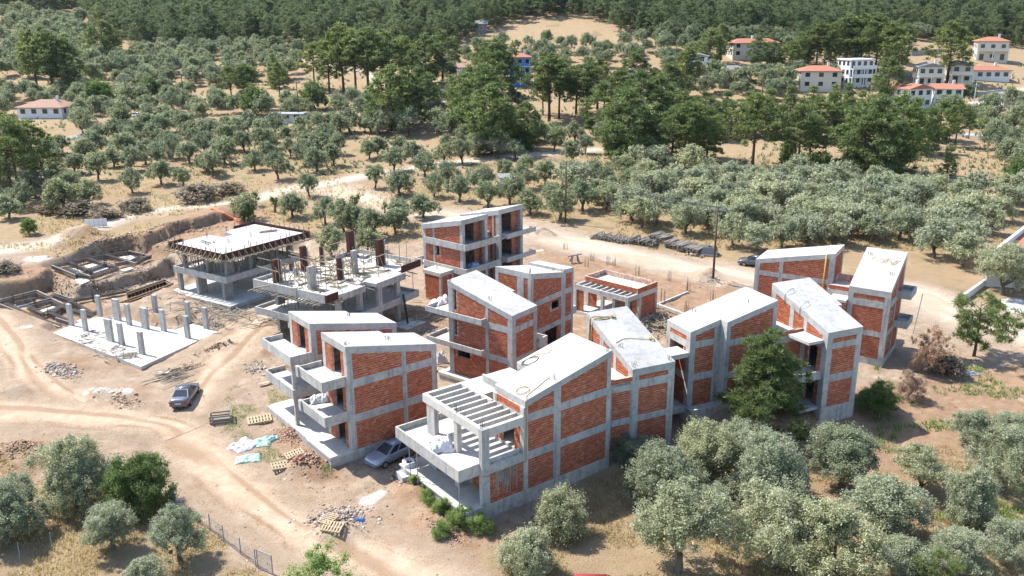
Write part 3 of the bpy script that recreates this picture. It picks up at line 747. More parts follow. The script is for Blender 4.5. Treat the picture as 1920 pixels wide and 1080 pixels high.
# ================================================================== house E + F, right
HE = thing('brick_house', (22.0, 71.0, 0.), 'unfinished brick house with a notched sloping roof behind the single dark pine', 'house')
E = Frame(15.0, 69.05, .42, HE)
rE = lambda u, w: 8.37 + (10.3 - 8.37) * u / 8.3
LE = [(3.85, 4.5), (6.84, 7.45)]
E.unit(0, 3.02, 0, 3.5, 1.5, LE, rE, faces={'w0': {}, 'u0': {'bays': {(1, 0): ('hole', 1.0, 2.9, 5.5, 6.84)}}, 'u1': {'all': 'open'}}, corner=.55, rt=.5)
E.unit(3.05, 8.3, -.88, 3.5, 1.5, LE, rE, faces={'w0': {}, 'u0': {'all': 'conc'}}, corner=.42, rt=.5)
E.box('plinth', -.1, 8.3, -.9, 3.5, -.6, 1.48)
E.box('beam', -4.3, -.01, .1, 1.8, 6.08, 6.5, 'slab_concrete', label='concrete link slab between the two wings')
E.box('floor_slab', -4.3, -.01, .1, 3.0, 1.0, 1.5)
E.brick('w', 1.9, -4.0, -.02, 1.5, 6.0, 1, holes=[(-2.6, -1.2, 1.5, 3.8)])
Fw = Frame(28.5337, 69.4935, .4111, HE)
rF = lambda u, w: 8.41 + (10.7 - 8.41) * w / 7.36
Fw.unit(-2.31, 1.46, 0, 7.36, 1.56, [(3.84, 4.53), (6.84, 7.41)], rF, [(-2.33, -.005), (1.48, -.005), (1.48, 3.1), (1.95, 3.1), (1.95, 7.38), (-2.33, 7.38)],
        {'w0': {}, 'u0': {'cols': [(2.6, 3.0), (4.3, 4.8)], 'bays': {(0, 0): ('door', .25, .8), (1, 0): ('door', .25, .8)}}, 'u1': {}}, corner=.6, rt=.6)
Fw.box('plinth', -2.31, 1.46, -.02, 7.36, -.6, 1.54)
Fw.box('floor_slab', -5.2, -2.313, .3, 4.0, 1.3, 1.56)
Fw.balcony(-5.0, -2.315, .35, 4.2, 4.5, ('u0', 'w0'), .35, .4)
Fw.prism('canopy', [(-3.9, .45, 7.62), (-2.315, .45, 7.62), (-2.315, 3.6, 7.62), (-4.1, 3.6, 7.62)], .25, 'slab_concrete')
# link between E and F
Lk = Fw
Lk.unit(-5.2, -2.33, 2.9, 6.5, 1.5, [(3.84, 4.53), (6.84, 7.30)], lambda u, w: 7.42, faces={'w0': {}}, corner=.15, rt=.15, roof_mat='slab_concrete', floor=False)
Lk.brick('w', 2.9, -5.1, -2.33, 7.425, 7.85, 1)
for u_, w_ in ((-2.0, 5.6), (-2.0, 3.6)):
    zz = rF(0, w_)
    Fw.hose([(-2.36, w_ - .1, zz - .9), (-2.36, w_ - .05, zz - .05), (u_, w_, zz + .25), (u_ + .8, w_ + .3, zz + .35), (u_ + .9, w_ + .3, zz + .05)], .02, 'rebar', 'starter_bar')
E.rebar([(2.4, 3.0, 8.9), (6.5, .6, 9.9)], .35)

# ================================================================== house I, centre
HI = thing('brick_house', (2.0, 78.0, 0.), 'unfinished three storey house with tilted roof in the middle of the site', 'house')
I = Frame(0, 73.37, .91, HI)
rI = lambda u, w: 8.41 + (10.34 - 8.41) * w / 7.55
LI = [(3.65, 4.23), (6.65, 7.23)]
I.unit(0, 3.75, 0, 7.6, 1.2, LI, rI, [(-.02, -.005), (3.77, -.005), (3.77, 2.95), (4.2, 2.95), (4.2, 7.62), (-.02, 7.62)],
       {'u0': {'cols': [(2.75, 3.1)], 'bays': {(0, 1): ('hole', 5.05, 6.66, 3.0, 3.65), (1, 1): ('hole', 6.6, 6.95, 5.1, 6.65), (2, 1): ('hole', 6.6, 6.95, 7.6, 9.6)}}, 'w0': {}, 'u1': {}, 'w1': {}}, corner=.55, rt=.5)
I.box('plinth', -.7, 3.75, -.02, 8.4, -.4, 1.18); I.box('patio_slab', -.75, -.005, 2.8, 8.5, .9, 1.2, 'slab_concrete')
for zf in (4.2, 7.2):
    b1 = I.balcony(-.72, -.004, 3.0, 7.6, zf, ('u0', 'w0'), .38, .12, .12)
    I.balcony(-.72, 2.1, 7.61, 9.9, zf, ('u0', 'w1', 'u1'), .38, .12, .12)
I.rebar([(0.1, 7.3, 10.2), (.6, 3.1, 9.2)], .35)
I.box('planter', 3.78, 5.0, -.3, -.16, 4.2, 5.15, 'slab_concrete'); I.box('planter', 4.86, 5.0, -.157, 1.2, 4.2, 5.15, 'slab_concrete'); I.box('balcony', 3.78, 4.855, -.157, 1.2, 4.2, 4.4, 'slab_concrete')
I2 = Frame(1.83, 80.44, .91, HI)
rI2 = lambda u, w: 10.21 + (9.09 - 10.21) * u / 5.5
I2.unit(0, 5.55, 0, 4.4, 1.2, LI, rI2, faces={'w0': {'bays': {(0, 0): ('door', .42, .9), (1, 0): ('hole', 3.5, 4.9, 5.55, 6.4)}}, 'u0': {'cols': [(.9, 1.7)]}, 'u1': {'all': 'open'}}, corner=.4, rt=.55)
I2.unit(5.56, 7.35, .0, 4.4, 1.2, LI, lambda u, w: 9.35 - .1 * (u - 5.5), faces={'w0': {}, 'u0': {'all': 'open'}}, corner=.35, rt=.45)
I2.box('plinth', -.2, 7.35, -.02, 4.4, -.4, 1.18)
I2.balcony(7.36, 8.4, .3, 2.6, 4.2, ('u1', 'w0'), .5, .3); I2.rebar([(4.8, .8, 9.2), (.3, .3, 10.2)], .4)
I2.box('floor_slab', -1.6, -.01, 1.2, 4.2, 7.0, 7.25, 'slab_concrete')

# ================================================================== house A, back
HA = thing('brick_house', (-3.0, 104.0, .9), 'unfinished three storey house with wide parapet balconies beside the dirt road', 'house')
A = Frame(-5.44, 99.55, .86, HA)
rA = lambda u, w: 11.03 + (9.6 - 11.03) * (w - .48) / 6.73
LA = [(4.3, 4.75), (7.3, 7.75)]
A.unit(.05, 4.45, .5, 7.2, 1.7, LA, rA, [(-.12, .45), (4.5, .45), (4.5, 7.25), (-.12, 7.25)],
       {'w0': {'bays': {(i, 0): ('door', .12, .74, .9) for i in range(3)}}, 'u0': {'cols': [(5.2, 5.5)], 'bays': {(1, 0): ('hole', 4.45, 5.05, 6.1, 7.3)}}, 'u1': {}, 'w1': {}}, corner=.45, rt=.6)
for zf in (4.75, 7.75):
    A.balcony(-.18, .045, -.12, 7.0, zf, ('u0',), .4, .38, .14); A.balcony(.048, 6.1, -.12, .495, zf, ('w0', 'u1'), .4, .38)
    A.balcony(7.0, 12.5, -.5, .495, zf, ('u0', 'w0', 'u1'), .4, .2)
rA2 = lambda u, w: 11.15 + (9.6 - 11.15) * (w - .48) / 6.73
A.unit(6.5, 11.1, .5, 7.0, 1.7, LA, rA2, [(6.45, .45), (11.15, .45), (11.15, 7.05), (6.45, 7.05)], {'w0': {'bays': {(i, 0): ('door', .16, .72, .5) for i in range(3)}}, 'u0': {'cols': [(1.3, 1.6)]}, 'u1': {}, 'w1': {}}, corner=.5, rt=.6)
A.unit(4.46, 6.49, 2.0, 6.5, 1.7, LA, lambda u, w: 8.3, faces={'w0': {'all': 'brick', 'bays': {(1, 0): ('door', .2, .9), (0, 0): ('door', .2, .9)}}}, corner=.15, rt=.2, floor=False)
A.box('plinth', -.1, 11.2, .3, 7.2, 0, 1.68)
A.balcony(-.2, 1.5, 7.26, 8.6, 4.75, ('u0', 'w1'), .4, .3)
A.box('floor_slab', -2.3, .0, 2.0, 5.0, 4.35, 4.8, 'slab_concrete'); A.brick('w', 2.0, -2.0, -.35, 1.3, 4.35, 1); A.box('column', -2.25, -2.0, 2.02, 2.3, 1.0, 4.35); A.box('column', -.33, .04, 2.02, 2.3, 1.0, 4.35)
A.brick('u', -2.25, 2.3, 4.7, 1.0, 4.35, 1); A.rebar([(-1.2, 3.6, 4.8)], .5)

# ================================================================== house G + H, far right
HG = thing('brick_house', (33.0, 84.0, .7), 'unfinished brick house with yellow pipe on its wall and balconies towards the track', 'house')
G = Frame(36.37, 79.9, -.6, HG)
rG = lambda u, w: 8.28 + (10.9 - 8.28) * w / 6.02
LG = [(3.55, 4.08), (6.5, 7.17)]
G.unit(-3.9, 0, 0, 6.02, 1.3, LG, rG, faces={'w0': {'cols': []}, 'u1': {'cols': [(2.9, 3.2)], 'bays': {(0, 0): ('hole', 1.0, 1.9, 2.1, 3.5), (1, 0): ('hole', 1.0, 1.9, 5.0, 6.5)}}, 'u0': {}, 'w1': {}}, corner=.5, rt=.6)
G.box('plinth', -3.9, 0, -.02, 6.0, -.4, 1.28)
for zf in (4.05, 7.1): G.balcony(.004, 1.3, 3.2, 6.0, zf, ('u1', 'w0', 'w1'), .45, .25)
G.unit(-6.2, -3.92, 1.2, 5.0, 1.3, LG, lambda u, w: 7.3, faces={'w0': {}}, corner=.15, rt=.12, roof_mat='slab_concrete', floor=False)
G.prism('canopy', [(-5.6, -.6, 6.9), (-3.92, -.6, 6.9), (-3.92, 1.15, 6.9), (-5.6, 1.15, 6.9)], .25, 'slab_concrete'); G.brick('w', -.4, -5.4, -3.95, 5.4, 6.64, 1)
G.brick('w', 1.2, -6.1, -3.95, 7.305, 7.75, 1); G.brick('w', 5.0, -6.1, -3.95, 7.305, 8.0, -1)
G.hose([(-3.0 + .25 * k, 4.2 + .4 * math.sin(k * 1.3), rG(0, 4.2 + .4 * math.sin(k * 1.3)) + .05) for k in range(12)], .024)
G.hose([(-.6 - .2 * k, 4.3 + .35 * math.cos(k * 1.7), rG(0, 4.3 + .35 * math.cos(k * 1.7)) + .05) for k in range(9)], .024)
G.rebar([(-.5, 2.4, 9.3), (-3.3, 4.9, 10.4)], .35)
Hh = Frame(26.12, 90.33, -.55, HG)
rH = lambda u, w: 8.77 + (10.47 - 8.77) * u / 8.07
Hh.unit(0, 8.07, 0, 4.35, 1.5, [(4.0, 4.55), (7.1, 7.6)], rH, faces={'w0': {'cols': [(2.54, 2.94)]}, 'u1': {}, 'u0': {}, 'w1': {}}, corner=.5, rt=.5)
Hh.box('plinth', 0, 8.07, -.02, 4.35, .2, 1.48)
pp = MB(); pp.tube([Hh.p(7.2, -.12, 4.2), Hh.p(7.2, -.12, 7.5), Hh.p(7.25, -.12, 10.3)], .09, 8); pp.build('drain_pipe', M['hose'], HG, smooth_=True)

# ================================================================== pavilion L
HL = thing('brick_pavilion', (14.0, 95.0, .9), 'single storey pavilion with a flat roof edged in brick and a concrete beam pergola', 'pavilion')
Lf = Frame(12.62, 90.6, .81, HL)
Lf.box('floor_slab', 0, 5.64, 0, 7.6, .2, 1.3, 'slab_concrete')
for q in ((0, .35, 0, .35), (0, .35, 3.4, 3.75), (0, .35, 7.25, 7.6), (2.2, 2.6, 0, .35), (5.3, 5.64, 0, .35), (5.3, 5.64, 7.25, 7.6), (2.2, 2.6, 7.25, 7.6), (2.2, 2.6, 3.4, 3.75)): Lf.box('column', *q, 1.303, 3.85)
rf = Lf.box('roof_slab', 2.2, 5.64, 0, 7.6, 3.853, 4.4, 'slab_concrete')
Lf.box('beam', 0, .3, 0, 7.6, 3.853, 4.4); Lf.box('beam', .303, 2.197, 0, .3, 3.853, 4.4); Lf.box('beam', .303, 2.197, 7.3, 7.6, 3.853, 4.4)
for k in range(1, 9): Lf.box('rafter', .303, 2.197, .82 * k - .08, .82 * k + .08, 4.0, 4.39)
for q in (('w', 0, 1.85, 5.64, 1), ('w', 7.6, 1.85, 5.64, -1)): Lf.brick(q[0], q[1], q[2], q[3], 4.403, 4.99, q[4], .16)
Lf.brick('u', 1.83, .24, 7.36, 4.403, 4.99, 1, .16); Lf.brick('u', 5.64, .24, 7.36, 4.403, 4.99, -1, .16)
# the inner face of the brick edging
Lf.brick('w', 7.4, 2.05, 5.42, 4.405, 4.985, 1, .02); Lf.brick('u', 5.44, .26, 7.34, 4.405, 4.985, 1, .02) if False else None
Lf.brick('w', 0, 2.603, 5.297, 1.303, 3.85, 1); Lf.brick('u', 5.64, .36, 7.24, 1.303, 3.85, -1)
Lf.brick('u', 2.25, .36, 1.0, 1.303, 3.85, 1); Lf.brick('u', 2.25, 2.2, 2.6, 1.303, 3.85, 1); Lf.brick('u', 2.25, 6.2, 7.2, 1.303, 3.85, 1); Lf.brick('u', .1, 6.4, 7.2, 1.303, 3.85, 1)
Lf.rebar([(.2, 7.4, 4.4), (5.2, .4, 5.0)], .3)
# ================================================================== skeleton J (back left, deck freshly poured)
HJ = thing('skeleton_building', (-33.0, 106.0, .6), 'two storey bare concrete skeleton with a bright fresh deck ringed by timber shuttering', 'building')
J = Frame(-34.25, 100.43, 1.0, HJ)
def timber_mesh(frame, segs, name, mat='wood', parent=None, kind='stuff'):
    m = MB()
    for a, b, wd in segs: m.bar(frame.p(*a), frame.p(*b), wd, wd * 1.3)
    return m.build(name, M[mat], parent or frame.root, kind=kind)
J.box('floor_slab', -1.1, 14, -1.6, 10, .4, 1.0, 'concrete')
for u in (.1, 5.6, 11.0):
    for w_ in (.6, 5.4, 8.9):
        big = (u < 1 and w_ < 6)
        J.box('column', u, u + (1.3 if big else .5), w_, w_ + .45, 1.003, 3.35, 'raw_concrete')
lv = J.balcony(0, 12.4, 0, 9.86, 3.72, ('u0', 'w0', 'w1', 'u1'), .36, .42, .18)
for u in (.9, 4.4, 7.8, 11.2):
    for w_ in (.75, 4.2, 8.6):
        big = (u < 1 and w_ < 6)
        J.box('column', u, u + (1.1 if big else .45), w_, w_ + (.45 if not (u > 1 and w_ < 1) else .8), 3.723, 6.3, 'raw_concrete')
dk = [(-.1, -.05), (13.3, -.6), (13.5, 9.9), (10.2, 10.0), (8.2, 9.6), (8.0, 7.6), (6.2, 7.4), (6.1, 10.1), (.25, 10.3)]
J.prism('deck', [(u, w_, 6.72) for u, w_ in dk], .42, 'slab_concrete')
# edge shuttering boards with struts and outrigger joists
edge = [((-.18, -.15), (13.5, -.72)), ((13.5, -.72), (13.7, 10.05)), ((-.18, -.15), (.12, 10.4)), ((13.7, 10.05), (10.2, 10.15)), ((.12, 10.4), (2.2, 10.35))]
for (a, b) in edge:
    m = MB(); m.bar(J.p(a[0], a[1], 6.68), J.p(b[0], b[1], 6.68), .07, .75); m.build('shutter_board', M['formwork'], HJ)
    L_ = math.hypot(b[0] - a[0], b[1] - a[1]); n = int(L_ / .95); du, dw = (b[0] - a[0]) / L_, (b[1] - a[1]) / L_
    nu, nw = dw, -du
    cu, cw = 6.5 - (a[0] + b[0]) / 2, 4.8 - (a[1] + b[1]) / 2
    if nu * cu + nw * cw > 0: nu, nw = -nu, -nw
    segs = []
    for k in range(n + 1):
        t_ = (k + .3) / (n + .6); u, w_ = a[0] + (b[0] - a[0]) * t_, a[1] + (b[1] - a[1]) * t_
        segs.append(((u - nu * .9, w_ - nw * .9, 6.2), (u + nu * 1.05, w_ + nw * 1.05, 6.2), .09))
        if k % 1 == 0:
            segs.append(((u + nu * .1, w_ + nw * .1, 6.1), (u + nu * .1, w_ + nw * .1, 7.35 + random.uniform(-.2, .35)), .06))
            segs.append(((u + nu * .8, w_ + nw * .8, 6.22), (u + nu * .1, w_ + nw * .1, 7.0), .055))
    segs.append(((a[0] + nu * .75, a[1] + nw * .75, 6.28), (b[0] + nu * .75, b[1] + nw * .75, 6.28), .07))
    segs.append(((a[0] + nu * .4, a[1] + nw * .4, 6.1), (b[0] + nu * .4, b[1] + nw * .4, 6.1), .08))
    timber_mesh(J, segs, 'shutter_timbers')
segs = []
for k in range(120):
    u, w_ = random.uniform(.3, 12.8), random.uniform(.2, 9.6)
    segs.append(((u, w_, 3.72), (u + random.uniform(-.1, .1), w_, 6.28), .05))
for k in range(14):
    u = random.uniform(.3, 12); w_ = random.choice((.15, .3)); segs.append(((u, w_, 3.8), (u + random.uniform(-1.6, 1.6), w_ - .3, 6.3), .06))
for k in range(6): segs.append(((.2, random.uniform(.5, 9), 3.8), (-.4, random.uniform(.5, 9), 6.2), .06))
timber_mesh(J, segs, 'props', 'wood_grey')
J.rebar([(u + .2, w_ + .2, 6.72) for u in (.9, 4.4, 7.8, 11.2) for w_ in (.75, 4.2, 8.6)], .9)
timber_mesh(J, [((3.2, 6.2, 6.78), (3.6, 8.4, 6.78), .12), ((3.5, 6.0, 6.8), (4.4, 7.2, 6.8), .12), ((10.2, 5.2, 6.8), (12.2, 4.0, 6.8), .14), ((10.5, 5.3, 6.85), (12.4, 4.2, 6.85), .14), ((2.6, 5.8, 6.77), (3.1, 8.0, 6.77), .1)], 'loose_planks', 'wood_grey')

# ================================================================== skeleton K (behind house B, columns still in shutters)
HK = thing('skeleton_building', (-16.0, 90.0, .3), 'concrete skeleton with brown shuttered columns and littered deck behind the twin house', 'building')
K = Frame(-18.96, 84.39, .988, HK)
K.box('floor_slab', -.6, 13, -1.5, 10.5, -.2, .6, 'concrete')
for u, w_ in ((1.6, 8.9), (6.0, 8.9), (11.0, 8.9), (1.6, 3.6), (6.0, 3.6), (11.0, .0), (7.2, -.7), (11.0, 3.6), (5.0, .1), (2.0, .3)):
    K.box('column', u, u + (1.1 if (u, w_) == (1.6, 8.9) else .55), w_, w_ + .45, .603, 3.4, 'raw_concrete')
    K.box('column', u, u + (1.0 if (u, w_) == (1.6, 8.9) else .55), w_ - .05, w_ + .45, 3.803, 6.05, 'raw_concrete' if w_ > .5 else 'concrete')
K.balcony(-.3, 13.9, -.8, 10.5, 3.55, ('u0', 'w1', 'w0', 'u1'), .35, .4, .16)
K.prism('deck', [(0.19, .0, 6.5), (5.4, -.4, 6.5), (5.45, .75, 6.5), (6.7, .75, 6.5), (6.75, -.9, 6.5), (11.4, -.5, 6.5), (11.6, .3, 6.5), (15.2, .4, 6.5), (15.2, 9.7, 6.5), (.19, 10.6, 6.5)], .4, 'slab_concrete')
K.box('parapet', .0, .18, .05, 4.1, 6.0, 6.9); K.box('parapet', .0, .18, 4.4, 10.75, 6.0, 6.9); K.box('column', -.05, .25, 4.103, 4.397, 5.9, 7.0, 'raw_concrete'); K.box('parapet', .19, 3.4, 10.6, 10.75, 6.0, 6.9)
K.box('beam', 2.0, 5.4, -.55, -.42, 5.9, 6.62); K.box('beam', 6.76, 11.4, -1.05, -.93, 5.9, 6.62); K.box('parapet', 11.7, 15.2, 9.75, 9.9, 6.3, 7.0); K.box('parapet', 15.22, 15.36, 1.5, 9.7, 6.3, 7.0)
for q in ((.0, 1.8, -.12, -.02, 6.05, 6.85), (12.2, 15.6, .2, .3, 6.2, 7.0)): K.box('shutter_board', *q, 'formwork')
for u0, u1, w0, w1, h, mt in ((1.0, 1.85, 8.3, 8.75, 2.6, 'formwork'), (1.35, 2.3, 3.45, 3.85, 2.5, 'raw_concrete'), (5.8, 6.5, 9.1, 9.5, 2.9, 'formwork'), (5.5, 6.0, 3.25, 3.6, 2.5, 'formwork'), (8.0, 8.7, 3.5, 3.9, 2.7, 'raw_concrete'),
                              (13.2, 14.1, 9.0, 9.5, 3.1, 'formwork'), (12.0, 12.9, 3.3, 3.8, 3.1, 'formwork'), (8.5, 8.8, 8.9, 9.2, 2.3, 'formwork'), (4.2, 4.6, 8.6, 9.0, .9, 'concrete')):
    o = K.box('column', u0, u1, w0, w1, 6.503, 6.5 + h, mt)
    if mt == 'formwork': K.box('column', u1 + .005, u1 + .2, w0, w1 - .05, 6.503, 6.5 + h * .93, 'raw_concrete')
segs = []
for k in range(34):
    u, w_ = random.uniform(.5, 14.5), random.uniform(.6, 9.6); segs.append(((u, w_, 6.5), (u + random.uniform(-.1, .1), w_, 6.5 + random.uniform(1.4, 3.0)), .05))
for k in range(26):
    u, w_ = random.uniform(.5, 13), random.uniform(.6, 9.6); a_ = random.uniform(0, 6.3); l = random.uniform(1.5, 3.2)
    segs.append(((u, w_, 6.55), (u + l * .6 * math.cos(a_), w_ + l * .6 * math.sin(a_), 6.5 + l * .75), .055))
for k in range(16):
    u, w_ = random.uniform(.5, 11), random.uniform(.6, 9.6); a_ = random.choice((0, math.pi / 2)) + random.uniform(-.1, .1); l = random.uniform(2.5, 5); z_0 = 6.5 + random.uniform(.9, 2.2)
    segs.append(((u, w_, z_0), (u + l * math.cos(a_), w_ + l * math.sin(a_), z_0 + random.uniform(-.2, .2)), .06))
timber_mesh(K, segs, 'bracing')
segs = []
for k in range(110):
    u, w_ = random.uniform(.4, 14.8), random.uniform(.3, 9.4); a_ = random.uniform(0, 3.15); l = random.uniform(.5, 2.6)
    segs.append(((u, w_, 6.54 + random.uniform(0, .1)), (u + l * math.cos(a_), w_ + l * math.sin(a_), 6.55 + random.uniform(0, .15)), random.uniform(.05, .14)))
timber_mesh(K, segs, 'loose_planks')
segs = []
for k in range(22): segs.append(((.9, .3 + k * .47, 5.98), (-.9 + random.uniform(-.3, .2), .3 + k * .47 + random.uniform(-.2, .2), 5.95), .08))
for k in range(12): segs.append(((.3 + k * 1.2, .5, 5.98), (.3 + k * 1.2, -1.0, 5.95), .08))
segs += [((-.55, .2, 5.9), (-.55, 10.6, 5.9), .08), ((-.2, .2, 5.86), (-.2, 10.6, 5.86), .08)]
for k in range(60):
    u, w_ = random.uniform(.3, 14), random.uniform(-.2, 9.8); segs.append(((u, w_, 3.56), (u, w_, 6.05), .05))
timber_mesh(K, segs, 'props', 'wood_grey')
K.rebar([(u, w_, 6.5) for u, w_ in ((3.5, 6), (10, 6), (10, 9), (4.3, 8.8), (14, 5))], 1.4)

# ================================================================== slab with columns S
HS = thing('column_slab', (-38.0, 88.0, .1), 'white ground slab with fourteen free standing concrete columns beside the dirt track', 'foundation')
zS = Z6 = lambda x, y: (80 + x / 5.647, 530 + y / 5.647)
out = [gp(*Z6(*q), .62) for q in ((105, 530), (1040, 890), (1870, 510), (1590, 435), (1400, 500), (1150, 460), (880, 375), (600, 365), (340, 440))]
m = MB(); L0 = HS.location
m.poly_prism([(x - L0[0], y - L0[1], .62 - L0[2]) for x, y in out], .7); m.build('floor_slab', M['slab_concrete'], HS)
for xl, xr, yb, wide in ((1010, 1105, 770, 0), (670, 770, 632, 1), (815, 870, 672, 0), (1495, 1585, 600, 0), (1700, 1770, 500, 0), (275, 340, 465, 0), (430, 487, 522, 0), (590, 635, 370, 0), (745, 850, 412, 1), (885, 955, 460, 0), (1040, 1145, 500, 1), (1255, 1315, 525, 0), (1175, 1230, 362, 0), (1520, 1580, 435, 0)):
    x, y = gp(*Z6((xl + xr) / 2, yb - 14), .62); W = (xr - xl) / 5.647 / F_PX * math.hypot(y, 33)
    a_ = 1.03; ln, th = (.85, .32) if not wide else (.32, 1.0)
    m = MB(); dx, dy = x - L0[0], y - L0[1]; h = 2.5 + random.uniform(-.04, .06)
    def cr(i, j): return (dx + i * ln / 2 * math.cos(a_) - j * th / 2 * math.sin(a_), dy + i * ln / 2 * math.sin(a_) + j * th / 2 * math.cos(a_))
    if not wide: ln, th = .32, .62
    cs = [cr(-1, -1), cr(1, -1), cr(1, 1), cr(-1, 1)]
    m.hexa([(*c, .623 - L0[2]) for c in cs], [(*c, .62 + h - L0[2]) for c in cs]); m.build('column', M['concrete'], HS)
def scatter_timber(name, px_list, n, L, label, cat='timber', mat='wood_grey', spread=1.2, zoff=.05, zfix=None, th=(.04, .11), pile=.25, ang=None, group=None, kind=None):
    x0 = y0 = None; m = MB(); pts = [(gp(px, py, zfix) + (zfix,)) if zfix is not None else at(px, py) for px, py in px_list]
    c = pts[0]
    for k in range(n):
        p = random.choice(pts); x, y = p[0] + random.gauss(0, spread), p[1] + random.gauss(0, spread); a_ = random.uniform(0, math.pi) if ang is None else random.gauss(ang, .25); l = random.uniform(*L)
        z = (zfix if zfix is not None else gz(x, y)) + zoff + random.uniform(0, pile); tl = random.uniform(-.08, .08) * l
        m.bar((x - c[0] - l / 2 * math.cos(a_), y - c[1] - l / 2 * math.sin(a_), z - c[2] - tl), (x - c[0] + l / 2 * math.cos(a_), y - c[1] + l / 2 * math.sin(a_), z - c[2] + tl), random.uniform(*th), .04)
    o = m.build(name, M[mat], loc=c); tag(o, label, cat, group, kind or 'stuff'); return o
scatter_timber('timber_offcuts', [(170, 640), (215, 655), (235, 665), (160, 630), (240, 670)], 70, (.4, 1.8), 'loose timber offcuts strewn over the white column slab', zfix=.62, spread=.8, pile=.12)

# ================================================================== foundations being formed
def cage(frame_pts, parent, w_=.4, h=.45, L=None):
    m = MB()
    for a, b in zip(frame_pts[:-1], frame_pts[1:]):
        a, b = Vector(a), Vector(b); d = (b - a); n = max(1, int(d.length / .28)); dn = d.normalized(); s = Vector((-dn.y, dn.x, 0)) * w_ / 2
        for i in (-1, 0, 1):
            for z in (.05, h * .5, h): m.bar(tuple(a + s * i + Vector((0, 0, z))), tuple(b + s * i + Vector((0, 0, z))), .045)
        for k in range(n + 1):
            p = a + d * (k / n)
            for i in (-1, 1): m.bar(tuple(p + s * i), tuple(p + s * i + Vector((0, 0, h))), .035)
            for z in (.05, h): m.bar(tuple(p - s + Vector((0, 0, z))), tuple(p + s + Vector((0, 0, z))), .035)
    return m.build('rebar_cage', M['rebar'], parent, kind='stuff')
def foundation(label, z0, origin, cages, boards, blind, posts):
    Zl = lambda x, y: (x / 4.909, 400 + y / 4.909)
    ox, oy = gp(*Zl(*origin), z0); T = thing('foundation', (ox, oy, z0), label, 'foundation')
    W = lambda q, z=z0: (lambda p: (p[0] - ox, p[1] - oy, z - z0))(gp(*Zl(*q), z))
    for b in blind:
        m = MB(); pts = [W(q) for q in b]; m.poly_prism([(x, y, .16) for x, y, _ in pts], .3); m.build('blinding', M['slab_concrete'], T)
    for c in cages: cage([tuple(Vector(W(q)) + Vector((0, 0, .2))) for q in c], T)
    for bl in boards:
        m = MB()
        for a, b in zip(bl[:-1], bl[1:]):
            p, q = Vector(W(a)), Vector(W(b)); m.bar(tuple(p + Vector((0, 0, .42))), tuple(q + Vector((0, 0, .42))), .05, .5); m.bar(tuple(p + Vector((0, 0, .7))), tuple(q + Vector((0, 0, .7))), .16, .06)
        m.build('shutter_board', M['wood_grey'], T)
    m = MB()
    for q in posts:
        for k in range(9):
            p = Vector(W(q)) + Vector((random.uniform(-.25, .25), random.uniform(-.25, .25), 0)); m.bar(tuple(p), tuple(p + Vector((0, 0, random.uniform(.9, 1.7)))), .025)
    m.build('starter_bars', M['rebar'], T, kind='stuff'); return T
foundation('rebar cages and timber shutters of a foundation in the pit behind the column slab', -.7, (300, 880),
           [[(0, 860), (345, 770), (450, 820), (500, 790), (640, 840), (860, 960)], [(60, 870), (300, 990), (560, 1080)], [(270, 900), (480, 845), (580, 890), (400, 965), (270, 900)], [(150, 860), (330, 820)], [(470, 960), (620, 1020)], [(660, 850), (470, 970)], [(560, 900), (870, 990)],
            [(640, 840), (860, 800), (1180, 740)], [(860, 960), (1010, 900)]],
           [[(0, 845), (345, 755), (450, 805)], [(0, 880), (300, 1000), (560, 1100)], [(500, 775), (660, 830)], [(280, 880), (480, 828), (590, 880)], [(520, 1010), (640, 1050)]],
           [[(330, 915), (490, 865), (560, 895), (420, 945)], [(130, 850), (260, 820), (300, 835), (170, 870)], [(700, 1000), (860, 950), (930, 985), (800, 1040)], [(-60, 800), (20, 790), (40, 820), (-60, 840)]],
           [(330, 880), (580, 800), (700, 900), (240, 830), (120, 850), (450, 960), (860, 820), (1040, 760)])
foundation('grid of rebar cages on bright blinding concrete under the earth bank', .7, (800, 520),
           [[(490, 515), (820, 450), (985, 418)], [(490, 520), (700, 600), (850, 620)], [(850, 620), (1090, 540)], [(820, 455), (1080, 530)], [(985, 420), (1200, 480)], [(985, 420), (1200, 388), (1330, 415)], [(600, 535), (720, 580)], [(760, 575), (980, 500)], [(1200, 480), (1330, 415)], [(650, 490), (850, 570)], [(1280, 470), (1380, 430)]],
           [[(480, 520), (700, 612)], [(1060, 505), (1180, 480), (1250, 500)], [(1190, 385), (1340, 420)], [(730, 585), (840, 625)], [(1300, 450), (1400, 425)]],
           [[(620, 530), (960, 445), (1050, 500), (760, 590)], [(690, 620), (780, 600), (830, 630), (740, 665)], [(1000, 500), (1060, 488), (1090, 510), (1030, 525)], [(1110, 530), (1200, 505), (1230, 520), (1140, 545)], [(1080, 415), (1200, 395), (1260, 420), (1150, 450)], [(290, 430), (480, 400), (540, 490), (400, 500)]],
           [(710, 540), (850, 600), (980, 500), (760, 510), (960, 450), (1180, 450), (880, 700), (1560, 520)])
